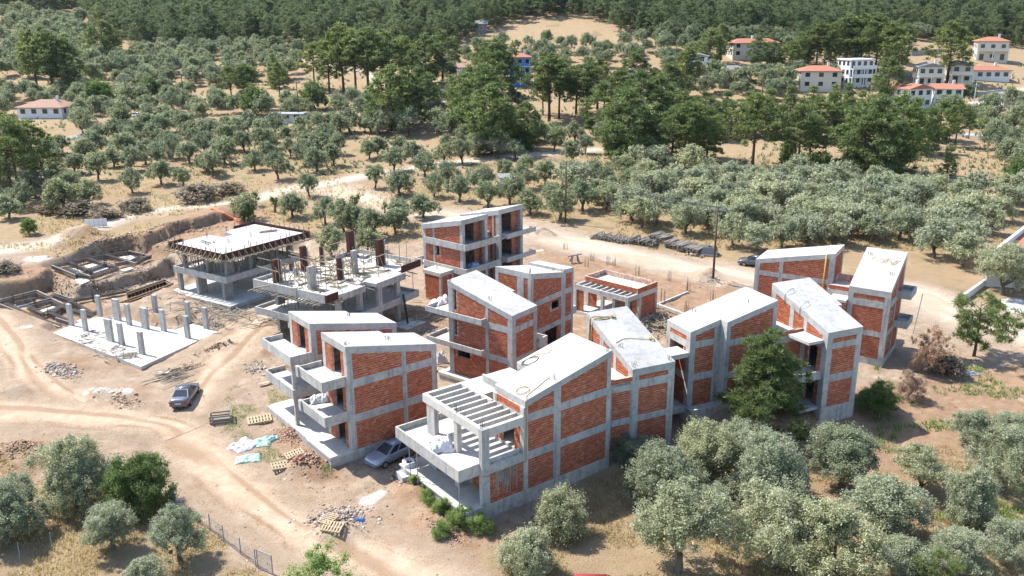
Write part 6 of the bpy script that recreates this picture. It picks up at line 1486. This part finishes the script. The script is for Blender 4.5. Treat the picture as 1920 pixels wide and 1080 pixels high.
scatter_timber('timber_heap', [(500, 722), (520, 700)], 3, (2.0, 2.6), 'long pale plank on the soil left of the twin house', mat='pallet', spread=.4, ang=.5, th=(.2, .25))
# timber stacks along the dirt road
def stack(label, px, py, w_, d, h, n, rz, mat='wood_grey', tilt=.0, lj=.2):
    x, y, z = at(px, py); T = thing('timber_stack', (x, y, gz(x, y)), label, 'timber stack', 'stacks along the dirt road', rz)
    lay = max(1, int(h / .16)); per = max(2, int(w_ / .2))
    me_ = [MB() for _ in range(3)]
    for q in me_: q.bar((0, -d / 2 - random.uniform(0, lj), 0), (0, d / 2 + random.uniform(0, lj), 0), random.uniform(.10, .17), random.uniform(.07, .13))
    me_ = [q.mesh('plank', M[mat]) for q in me_]; k = 0
    for i in range(lay):
        for j in range(per):
            if k >= n: break
            o = link('plank', random.choice(me_), T, (-w_ / 2 + w_ * (j + .5) / per + random.uniform(-.05, .05), random.uniform(-lj, lj), .08 + i * .15 + random.uniform(-.02, .04)), random.uniform(-.12, .12) if tilt == 0 else random.uniform(-tilt, tilt)); o.rotation_euler[0] = random.uniform(-tilt, tilt) * .6; o.rotation_euler[1] = random.uniform(0, 1.5) * (tilt > .2); k += 1
    return T
stack('longest heap of grey poles, farthest along the dirt road', 1150, 450, 6.0, 2.2, 1.0, 110, -.55, 'wood_grey', .45, .4)
stack('heap of short grey sticks between the pole heap and the plank stacks', 1208, 458, 3.4, 2.0, 1.1, 90, -.55, 'wood_grey', .35)
stack('plank stack with overhanging pale boards behind the stick heap', 1240, 450, 2.6, 2.8, 1.3, 70, -.7, 'wood_grey', .1)
stack('neat stack of boards in the middle of the row', 1268, 463, 2.6, 2.6, 1.2, 70, -.7, 'wood_grey', .08)
stack('wide stack of weathered planks nearest the rubble blocks', 1298, 470, 3.4, 2.8, 1.2, 90, -.75, 'wood_grey', .08)
x, y, z = at(1330, 478); T = thing('water_tank', (x, y, gz(x, y)), 'black covered tank on blocks at the end of the timber row', 'tank', None, -.4)
m = MB(); m.hexa([(-1.1, -.8, .25), (1.1, -.8, .25), (1.1, .8, .25), (-1.1, .8, .25)], [(-.85, -.6, 1.2), (.85, -.6, 1.2), (.85, .6, 1.2), (-.85, .6, 1.2)]); m.build('body', M['car_dark'], T)
m = MB(); m.box(-1.25, 1.25, -.95, .95, .0, .22); m.build('pallet_base', M['wood_grey'], T); m = MB(); m.tube([(0, 0, 1.2), (0, 0, 1.28)], .25, 10); m.build('lid', M['black'], T)
rocks('block_heap', heap(1305, 480, 1.8, 40, .3, .55, .5, -.4, .3), 'stone', 'rough stone blocks beside the timber row', 'stones')
x, y, z = at(1078, 492); T = thing('trestle', (x, y, gz(x, y)), 'blue grey steel trestle standing on the orange soil', 'trestle', None, .2)
for q in (((-1.0, 0, .9), (1.0, .2, 1.1)), ((-.6, -.5, 0), (-.3, 0, 1.0)), ((.5, -.5, 0), (.3, 0, 1.0)), ((.5, .5, 0), (.3, 0, 1.0)), ((-.6, .5, 0), (-.3, 0, 1.0))):
    m = MB(); m.bar(q[0], q[1], .22 if q[0][2] > .5 else .14, .12); m.build('beam' if q[0][2] > .5 else 'leg', M['car_slate'], T)

# ================================================================== power poles and cables
TOPS = []
def power_pole(label, px, py, h, arm=1.9, rz=.4, r=.14, mat='pole', arms=1):
    x, y, z = at(px, py); T = thing('power_pole', (x, y, gz(x, y)), label, 'power pole', 'power poles', rz)
    m = MB(); m.tube([(0, 0, -.4), (0, 0, h * .5), (0, 0, h)], [r * 1.1, r * .95, r * .75], 9); m.build('post', M[mat], T, True)
    tops = []
    for i in range(arms):
        za = h - .35 - .9 * i
        m = MB(); m.bar((-arm / 2, .12, za), (arm / 2, .12, za), .12, .14); am = m.build('crossarm', M['steel'], T)
        for q in (-.92, 0, .92):
            m = MB(); m.tube([(q * arm / 2, .12, za + .06), (q * arm / 2, .12, za + .3)], [.05, .07], 7); m.build('insulator', M['black'], am); tops.append(Vector((x + q * arm / 2 * math.cos(rz) - .12 * math.sin(rz), y + q * arm / 2 * math.sin(rz) + .12 * math.cos(rz), gz(x, y) + za + .3)))
        for sg in (-1, 1):
            m = MB(); m.bar((sg * arm * .32, .12, za), (0, .1, za - .55), .05); m.build('brace', M['steel'], T)
    TOPS.append((tops, label)); return T
power_pole('near power pole with crossarm beside the dirt road', 1337, 522, 9.2, 2.2, -.45)
power_pole('power pole with crossarm behind the back house', 1060, 418, 9.6, 2.0, -.2)
power_pole('power pole at the lane behind the left grove', 561, 226, 10., 1.8, .1)
power_pole('left pole of the transformer pair in the olives', 240, 202, 9., 2.0, .3, arms=2)
power_pole('right pole of the transformer pair in the olives', 256, 186, 8., 1.6, .3)
power_pole('power pole in the grove right of the transformer pair', 346, 196, 8.5, 1.6, .3)
power_pole('pale tall street pole at the right lane', 1816, 260, 12.5, 1.0, .3, .12, 'steel')
power_pole('power pole in the low pine belt', 1428, 192, 8.5, 1.5, .1)
power_pole('power pole at the upper left olive hillside', 322, 140, 9.0, 1.5, .3)
power_pole('power pole above the tiled roof at the upper left', 70, 40, 9., 1.5, .3)
def cable(a, b, sag, label, group='overhead cables'):
    P = [a.lerp(b, t_ / 16) - Vector((0, 0, sag * 4 * (t_ / 16) * (1 - t_ / 16))) for t_ in range(17)]; m = MB(); m.tube([tuple(p - a) for p in P], .034, 4); o = m.build('power_cable', M['black'], loc=a); tag(o, label, 'cable', group)
for i, j, lb in ((0, 1, 'overhead cable between the near pole and the pole behind the back house'), (1, 2, 'overhead cable from the pole behind the back house to the lane pole'), (3, 5, 'overhead cable between the poles in the left olives'), (5, 2, 'overhead cable running to the lane pole from the left'), (8, 9, 'overhead cable across the upper left olive hillside'), (8, 5, 'overhead cable descending the upper left hillside')):
    for q in range(3): cable(TOPS[i][0][q], TOPS[j][0][q], 1.0, ('left ', 'middle ', 'right ')[q] + lb)
# black strip laid on the soil as the near pole's cast shadow
x, y, z = at(1340, 524); pts = [at(*q) for q in ((1340, 524), (1352, 533), (1375, 537), (1400, 541), (1415, 546))]
m = MB(); m.tube([(q[0] - x, q[1] - y, gz(q[0], q[1]) - z + .06) for q in pts], .05, 5); o = m.build('pole_shadow_strip', M['black'], loc=(x, y, z)); tag(o, 'black strip laid on the soil as the shadow of the near power pole', 'cable')

# ================================================================== wire fence with gate, lower left
x0, y0, z0 = at(430, 1012); T = thing('wire_fence', (x0, y0, z0), 'thin wire fence with steel posts along the lower left track', 'fence')
fp = [at(*q) for q in ((270, 930), (340, 965), (395, 995), (420, 1016), (452, 1040), (480, 1062))]
fp = [(q[0], q[1], gz(q[0], q[1])) for q in fp]
for q in fp:
    m = MB(); m.bar((q[0] - x0, q[1] - y0, q[2] - z0 - .2), (q[0] - x0, q[1] - y0, q[2] - z0 + 1.35), .055); m.build('post', M['steel'], T)
m = MB()
for a, b in zip(fp[:-1], fp[1:]):
    for h in (.15, .4, .65, .9, 1.2): m.bar((a[0] - x0, a[1] - y0, a[2] - z0 + h), (b[0] - x0, b[1] - y0, b[2] - z0 + h), .012)
    n = 14
    for k in range(n):
        c = Vector(a).lerp(Vector(b), (k + .5) / n); m.bar((c.x - x0, c.y - y0, c.z - z0 + .05), (c.x - x0, c.y - y0, c.z - z0 + 1.2), .010)
m.build('wire_mesh', M['steel'], T, kind='stuff')
a, b = at(484, 1066), at(512, 1078); T = thing('wire_gate', (a[0], a[1], gz(a[0], a[1])), 'light steel gate frame at the end of the wire fence', 'gate'); d = Vector((b[0] - a[0], b[1] - a[1], 0))
for q in (0, 1):
    m = MB(); m.bar(tuple(d * q + Vector((0, 0, -.1))), tuple(d * q + Vector((0, 0, 1.5))), .06); m.build('upright', M['steel'], T)
for z_ in (.1, 1.45):
    m = MB(); m.bar((0, 0, z_), tuple(d + Vector((0, 0, z_))), .05); m.build('rail', M['steel'], T)
m = MB()
for k in range(1, 14): m.bar(tuple(d * k / 14 + Vector((0, 0, .1))), tuple(d * k / 14 + Vector((0, 0, 1.45))), .012)
for k in range(1, 9): m.bar((0, 0, .1 + k * .15), tuple(d + Vector((0, 0, .1 + k * .15))), .012)
m.build('wire_mesh', M['steel'], T, kind='stuff')
for px, py, lb in ((38, 1050, 'thin stake among the shaded olives at the lower left'), (98, 1032, 'thin steel stake left of the round olive')):
    x, y, z = at(px, py); pole_obj('fence_stake', lb, (x, y, z - .1), (x + .05, y, z + 1.4), .03, 'steel', 'stake')
# blue jacket-like rag on a post by the leafy tree, orange safety net behind the bank
x, y, z = at(329, 955); m = MB(); m.bar((0, 0, 0), (0, 0, 1.5), .06); m.hexa([(-.15, -.1, .3), (.15, -.1, .3), (.15, .1, .3), (-.15, .1, .3)], [(-.08, -.06, 1.45), (.08, -.06, 1.45), (.08, .06, 1.45), (-.08, .06, 1.45)]); o = m.build('wrapped_post', M['tarp_blue'], loc=(x, y, z)); tag(o, 'post wrapped in blue cloth beside the leafy tree', 'post')
pts = [at(*q) for q in ((398, 393), (420, 402), (440, 412), (455, 420))]; a = pts[0]; m = MB()
for p, q in zip(pts[:-1], pts[1:]): m.bar((p[0] - a[0], p[1] - a[1], gz(p[0], p[1]) - a[2] + .15), (q[0] - a[0], q[1] - a[1], gz(q[0], q[1]) - a[2] + .1), .5, .3)
o = m.build('safety_net', M['net_orange'], loc=a); tag(o, 'orange safety net lying on the bank behind the poured deck', 'net')
x, y, z = at(182, 427); T = thing('white_fence_panel', (x, y, gz(x, y)), 'short white panel fence at the edge of the pale track', 'fence', None, .25)
for k in range(5):
    m = MB(); m.box(-1.6 + .64 * k, -1.6 + .64 * k + .6, -.03, .03, .15, 1.4); m.build('panel', M['white_paint'], T); m = MB(); m.bar((-1.62 + .64 * k, .06, 0), (-1.62 + .64 * k, .06, 1.5), .06); m.build('post', M['steel'], T)
# shed in the orchard
x, y, z = at(951, 350); T = thing('orchard_shed', (x, y, gz(x, y)), 'small dark roofed shed among the olives behind the back house', 'shed', None, .2)
m = MB(); m.box(-1.4, 1.4, -1.1, 1.1, -.3, 1.8); m.build('wall', M['wood_grey'], T); m = MB(); m.hexa([(-1.7, -1.4, 1.8), (1.7, -1.4, 1.8), (1.7, 1.4, 2.1), (-1.7, 1.4, 2.1)], [(-1.7, -1.4, 1.95), (1.7, -1.4, 1.95), (1.7, 1.4, 2.25), (-1.7, 1.4, 2.25)]); m.build('roof', M['slate'], T)
m = MB(); m.box(-.4, .4, -1.13, -1.1, -.1, 1.6); m.build('door', M['wood'], T)
# ================================================================== houses beyond the site
def villa(name, label, px, py, wid, dep, h, rz, wall='white_paint', roof='hip', rmat='tile', storeys=2, nwin=4, balc=False, side=3, over=.5, rh=1.6, chimney=True, group='houses on the slope', win='glass', zoff=0.):
    wid, dep, h, rh = wid * .86, dep * .86, h * .84, rh * .85
    x, y, z = at(px, py); c, s = math.cos(rz), math.sin(rz); x -= s * dep / 2; y += c * dep / 2
    T = thing(name, (x, y, gz(x, y) + zoff), label, 'house', group, rz); W, D = wid / 2, dep / 2
    m = MB(); m.box(-W, W, -D, D, -2.5, h); m.build('wall', M[wall], T)
    o = over; rf = None
    if roof == 'hip':
        r = min(W, D) * .85; m = MB(); k = len(m.v)
        m.v += [(-W - o, -D - o, h), (W + o, -D - o, h), (W + o, D + o, h), (-W - o, D + o, h), (-W + r, 0, h + rh), (W - r, 0, h + rh)] + [(-W - o, -D - o, h - .18), (W + o, -D - o, h - .18), (W + o, D + o, h - .18), (-W - o, D + o, h - .18)]
        m.f += [(0, 1, 5, 4), (1, 2, 5), (2, 3, 4, 5), (3, 0, 4), (9, 8, 7, 6), (6, 7, 1, 0), (7, 8, 2, 1), (8, 9, 3, 2), (9, 6, 0, 3)]; rf = m.build('roof', M[rmat], T)
    elif roof == 'gable':
        m = MB(); m.v += [(-W - o, -D - o, h), (W + o, -D - o, h), (W + o, D + o, h), (-W - o, D + o, h), (-W - o, 0, h + rh), (W + o, 0, h + rh)]; m.f += [(0, 1, 5, 4), (2, 3, 4, 5), (1, 2, 5), (3, 0, 4), (3, 2, 1, 0)]; rf = m.build('roof', M[rmat], T)
    elif roof == 'side_gable':
        m = MB(); m.v += [(-W - o, -D - o, h), (W + o, -D - o, h), (W + o, D + o, h), (-W - o, D + o, h), (0, -D - o, h + rh), (0, D + o, h + rh)]; m.f += [(1, 2, 5, 4), (3, 0, 4, 5), (0, 1, 4), (2, 3, 5), (3, 2, 1, 0)]; rf = m.build('roof', M[rmat], T)
    else:
        m = MB(); m.box(-W - o, W + o, -D - o, D + o, h, h + .3); rf = m.build('roof', M[rmat], T)
    if chimney: m = MB(); m.box(W * .4, W * .4 + .6, -.3, .3, h + .3, h + rh + .9); m.build('chimney', M['white_paint'], rf)
    sh = h / storeys
    def window(ax, t_, z_, ww, hh):
        f = MB(); g = MB()
        if ax == 'f': f.box(t_ - ww / 2 - .1, t_ + ww / 2 + .1, -D - .06, -D + .02, z_ - .1, z_ + hh + .1); g.box(t_ - ww / 2, t_ + ww / 2, -D - .085, -D - .05, z_, z_ + hh)
        else:
            X = W if ax == 'r' else -W; q = 1 if ax == 'r' else -1
            f.box(*sorted((X - .02 * q, X + .06 * q)), t_ - ww / 2 - .1, t_ + ww / 2 + .1, z_ - .1, z_ + hh + .1); g.box(*sorted((X + .05 * q, X + .085 * q)), t_ - ww / 2, t_ + ww / 2, z_, z_ + hh)
        o_ = f.build('window', M['white_paint'], T); g.build('pane', M[win], o_)
    for st_ in range(storeys):
        for k in range(nwin):
            tall = balc and k % 2 == 0; window('f', -W + wid * (k + .5) / nwin, st_ * sh + (.15 if tall else .9), min(1.3, wid / nwin * .55), 2.0 if tall else 1.2)
        for k in range(side):
            for ax in 'lr': window(ax, -D + dep * (k + .5) / side, st_ * sh + .9, 1.0, 1.2)
        if balc and st_ > 0:
            m = MB(); m.box(-W, W, -D - 1.5, -D - .09, st_ * sh - .1, st_ * sh + .08); b_ = m.build('balcony', M['white_paint'], T)
            m = MB(); m.box(-W, W, -D - 1.5, -D - 1.42, st_ * sh + .083, st_ * sh + .95); m.build('railing', M[wall], b_)
            for q in (-W + .12, 0, W - .12): m = MB(); m.box(q - .12, q + .12, -D - 1.48, -D - 1.24, (st_ - 1) * sh, st_ * sh - .103); m.build('post', M['white_paint'], T)
    return T
villa('white_house', 'white house with a wide red hipped roof above the low pine belt', 1537, 172, 13, 9, 6.0, -.12, 'cream_paint', storeys=2, nwin=3)
villa('apartment_block', 'white three storey frame block with balconies beside the wide red roof', 1612, 164, 9, 7, 8.5, .25, 'white_paint', 'flat', 'white_paint', 3, 4, True, chimney=False, over=.3)
villa('white_house', 'long white house with red roof and solar panels by the right lane', 1722, 206, 9, 8, 6.0, .35, 'white_paint', 'side_gable', rmat='tile', nwin=3, rh=1.4)
villa('white_house', 'white wing with red roof joined to the solar panel house', 1775, 204, 8, 9, 5.6, -.25, 'white_paint', 'gable', nwin=3, rh=1.3)
villa('cream_house', 'cream house with grey roof left of the tall conifer', 1742, 165, 8, 8, 6.4, -.2, 'cream_paint', 'side_gable', 'slate', 2, 3, True, rh=1.3)
villa('cream_house', 'cream house with grey roof right of the tall conifer', 1800, 160, 7, 8, 6.2, -.25, 'cream_paint', 'side_gable', 'slate', 2, 2, True, rh=1.3)
villa('low_house', 'low house with a red roof behind the cream houses', 1852, 152, 14, 8, 3.2, -.15, 'white_paint', 'hip', storeys=1, nwin=5, rh=1.4)
villa('hill_villa', 'tall peach and white villa with red roof high on the right slope', 1858, 116, 11, 9, 7.5, -.3, 'cream_paint', 'hip', storeys=2, nwin=3, balc=True)
villa('hill_house', 'pink walled house with double red roof below the forest', 1402, 112, 12, 8, 5.5, .1, 'cream_paint', 'hip', nwin=3)
villa('hill_house', 'small red roofed wing beside the pink walled house', 1440, 106, 8, 7, 4.5, .1, 'cream_paint', 'hip', nwin=2, chimney=False)
villa('small_white_house', 'small white and blue house among the pines', 1305, 138, 7.5, 7, 5.5, -.3, 'white_paint', 'side_gable', 'slate', 2, 2, True, rh=1.0, chimney=False)
villa('blue_house', 'bright blue three storey house with red roof between the pines', 975, 162, 7.6, 7, 9.6, .05, 'blue', 'hip', storeys=3, nwin=3, balc=True, rh=1.3)
villa('white_villa', 'white house with pale blue front left of the blue house', 884, 168, 8, 8, 7.2, .2, 'white_paint', 'gable', 'old_tile', 2, 2, False, rh=1.2, chimney=False)
villa('tiled_house', 'low house with a faded brown tiled roof at the left', 76, 222, 14, 11, 3.0, -.05, 'white_paint', 'hip', 'old_tile', 1, 4, rh=2.0)
villa('red_roof_cottage', 'small cottage with a red roof half hidden by the pine stand', 1198, 146, 6, 5, 4.0, .1, 'cream_paint', 'hip', 'tile', 1, 2, rh=1.2, chimney=False)
villa('solar_house', 'white house with dark roof panels at the right edge', 1908, 205, 8, 7, 4.0, -.2, 'white_paint', 'flat', 'slate', 1, 2, chimney=False)
villa('corner_cottage', 'red roofed cottage cut by the right edge below the lane', 1912, 232, 9, 7, 2.6, -.3, 'cream_paint', 'hip', 'tile', 1, 2, rh=1.5, chimney=False)
villa('lane_shed', 'pale roofed shed beside the lane behind the left grove', 538, 230, 9, 4, 2.2, 0, 'white_paint', 'flat', 'asphalt', 1, 3, chimney=False, side=1)
villa('farm_shed', 'dark shed at the corner of the golden hill field', 902, 62, 5, 4, 3.5, 0, 'slate', 'gable', 'slate', 1, 1, chimney=False, side=1)
for k, (px, py, lb) in enumerate(((1372, 146, 'left of three grey hipped shelters in the olives'), (1408, 152, 'middle of three grey hipped shelters in the olives'), (1448, 158, 'right of three grey hipped shelters in the olives'))):
    x, y, z = at(px, py); T = thing('shelter', (x, y, gz(x, y)), lb, 'shelter', 'grey shelters', .1)
    m = MB(); m.v += [(-4, -2.5, 2.6), (4, -2.5, 2.6), (4, 2.5, 2.6), (-4, 2.5, 2.6), (-1.5, 0, 3.7), (1.5, 0, 3.7)]; m.f += [(0, 1, 5, 4), (1, 2, 5), (2, 3, 4, 5), (3, 0, 4), (3, 2, 1, 0)]; m.build('roof', M['slate'], T)
    for sx in (-3.5, 3.5):
        for sy in (-2.1, 2.1): m = MB(); m.bar((sx, sy, -1), (sx, sy, 2.6), .25); m.build('post', M['concrete'], T)
x, y, z = at(1840, 214); T = thing('parasol', (x, y, gz(x, y)), 'square white parasol on the lawn by the right lane', 'parasol')
m = MB(); m.v += [(-3, -2, 2.8), (3, -2, 2.8), (3, 2, 2.8), (-3, 2, 2.8), (0, 0, 3.4)]; m.f += [(0, 1, 4), (1, 2, 4), (2, 3, 4), (3, 0, 4), (3, 2, 1, 0)]; m.build('canopy', M['white_paint'], T); m = MB(); m.tube([(0, 0, 0), (0, 0, 3.2)], .06, 6); m.build('pole', M['steel'], T)
M['lawn'] = plain('lawn_grass', (.12, .22, .05), .9, .1)
x, y, z = at(1838, 224); m = MB(); n = 5
m.v += [(-5 + 2.5 * i, -7 + 3.5 * j, gz(x - 5 + 2.5 * i, y - 7 + 3.5 * j) - z + .12) for i in range(n) for j in range(n)]; m.f += [(i * n + j, (i + 1) * n + j, (i + 1) * n + j + 1, i * n + j + 1) for i in range(n - 1) for j in range(n - 1)]
o = m.build('lawn', M['lawn'], loc=(x, y, z)); o['kind'] = 'structure'
# terrace walls on the right hand slope
for a, b, h, lb in (((1708, 104), (1765, 100), 1.6, 'stone terrace wall under the bare slope at the upper right'), ((1700, 148), (1735, 140), 1.2, 'low garden wall left of the cream houses'), ((1825, 182), (1875, 176), 1.2, 'low stone wall with pillars along the drive')):
    p, q = at(*a), at(*b); m = MB(); m.bar((0, 0, h / 2 - .3), (q[0] - p[0], q[1] - p[1], q[2] - p[2] + h / 2 - .3), .5, h + .6); o = m.build('garden_wall', M['raw_concrete'], loc=p); tag(o, lb, 'wall')
# white house and wall at the right edge of the site
zt_ = 5.4; c0, c1, c2 = gp(1856, 476, zt_), gp(1934, 415, zt_), gp(2040, 482, zt_); c3 = (c1[0] + c2[0] - c0[0], c1[1] + c2[1] - c0[1])
T = thing('white_annex', (c0[0], c0[1], 1.0), 'white rendered house with a tiled roof behind a parapet at the right edge', 'house')
lw = lambda q, z: (q[0] - c0[0], q[1] - c0[1], z - 1.0)
for p_, q_ in ((c0, c2), (c0, c1), (c1, c3)):
    m = MB(); m.bar(lw(p_, 3.1), lw(q_, 3.1), .3 if p_ is c0 and q_ is c2 else .28, zt_ - .8); m.build('wall', M['white_paint'], T)
    m = MB(); m.bar(lw(p_, zt_ - .02), lw(q_, zt_ - .02), .38, .1); m.build('coping', M['white_paint'], T)
m = MB(); m.poly_prism([lw(c0, 4.5), lw(c2, 4.5), lw(c3, 4.8), lw(c1, 4.8)], .2); m.build('roof', M['tile'], T)
hx = (c0[0] * .45 + c3[0] * .55, c0[1] * .45 + c3[1] * .55); m = MB(); m.box(hx[0] - c0[0] - 2, hx[0] - c0[0] + 1, hx[1] - c0[1] - .6, hx[1] - c0[1] + .6, 3.6, 3.9); m.build('roof_hatch', M['white_paint'], T)
d_ = (Vector(lw(c2, 4.6)) - Vector(lw(c0, 4.6))).normalized(); q_ = Vector(lw(c0, 4.6)) + d_ * .9; m = MB(); m.bar(tuple(q_ + Vector((0, -.3, 0))), tuple(q_ + Vector((0, -.3, .35))), .25); m.build('wall_lamp', M['black'], T)
a, b, c_ = gp(1806, 566, 1.0), gp(1870, 520, 1.0), gp(1960, 600, 1.0)
x, y = a; T = thing('white_wall', (x, y, .9), 'white rendered boundary wall in front of the white house', 'wall')
m = MB(); m.bar((0, 0, .45), (b[0] - x, b[1] - y, .45), .3, 1.3); m.build('wall', M['white_paint'], T)
m = MB(); m.poly_prism([(0.2, .2, .06), (c_[0] - x, c_[1] - y, .1), (c_[0] - x + 3, c_[1] - y + 14, .1), (b[0] - x + .3, b[1] - y, .1)], .2); m.build('paving', M['slab_concrete'], T)
# steel post by the right balconies
x, y, z = at(1712, 625); pole_obj('lamp_post', 'slim steel post between the balconies and the withered tree', (x, y, z), (x + .6, y + .3, z + 4.4), .05, 'steel', 'post')
# ================================================================== thin summer haze
m = MB(); m.box(-1000, 1000, -60, 1620, -6, 330)
o = m.build('haze', None); o['kind'] = 'stuff'
hm = bpy.data.materials.new('haze_air'); hm.use_nodes = True; hm.node_tree.nodes.clear()
pv = hm.node_tree.nodes.new('ShaderNodeVolumePrincipled'); mo = hm.node_tree.nodes.new('ShaderNodeOutputMaterial')
pv.inputs['Color'].default_value = (.65, .80, 1.0, 1); pv.inputs['Density'].default_value = .00003; pv.inputs['Anisotropy'].default_value = .2
hm.node_tree.links.new(pv.outputs[0], mo.inputs['Volume']); o.data.materials.append(hm)
tag(o, 'thin pale haze over the far hillside', 'haze')
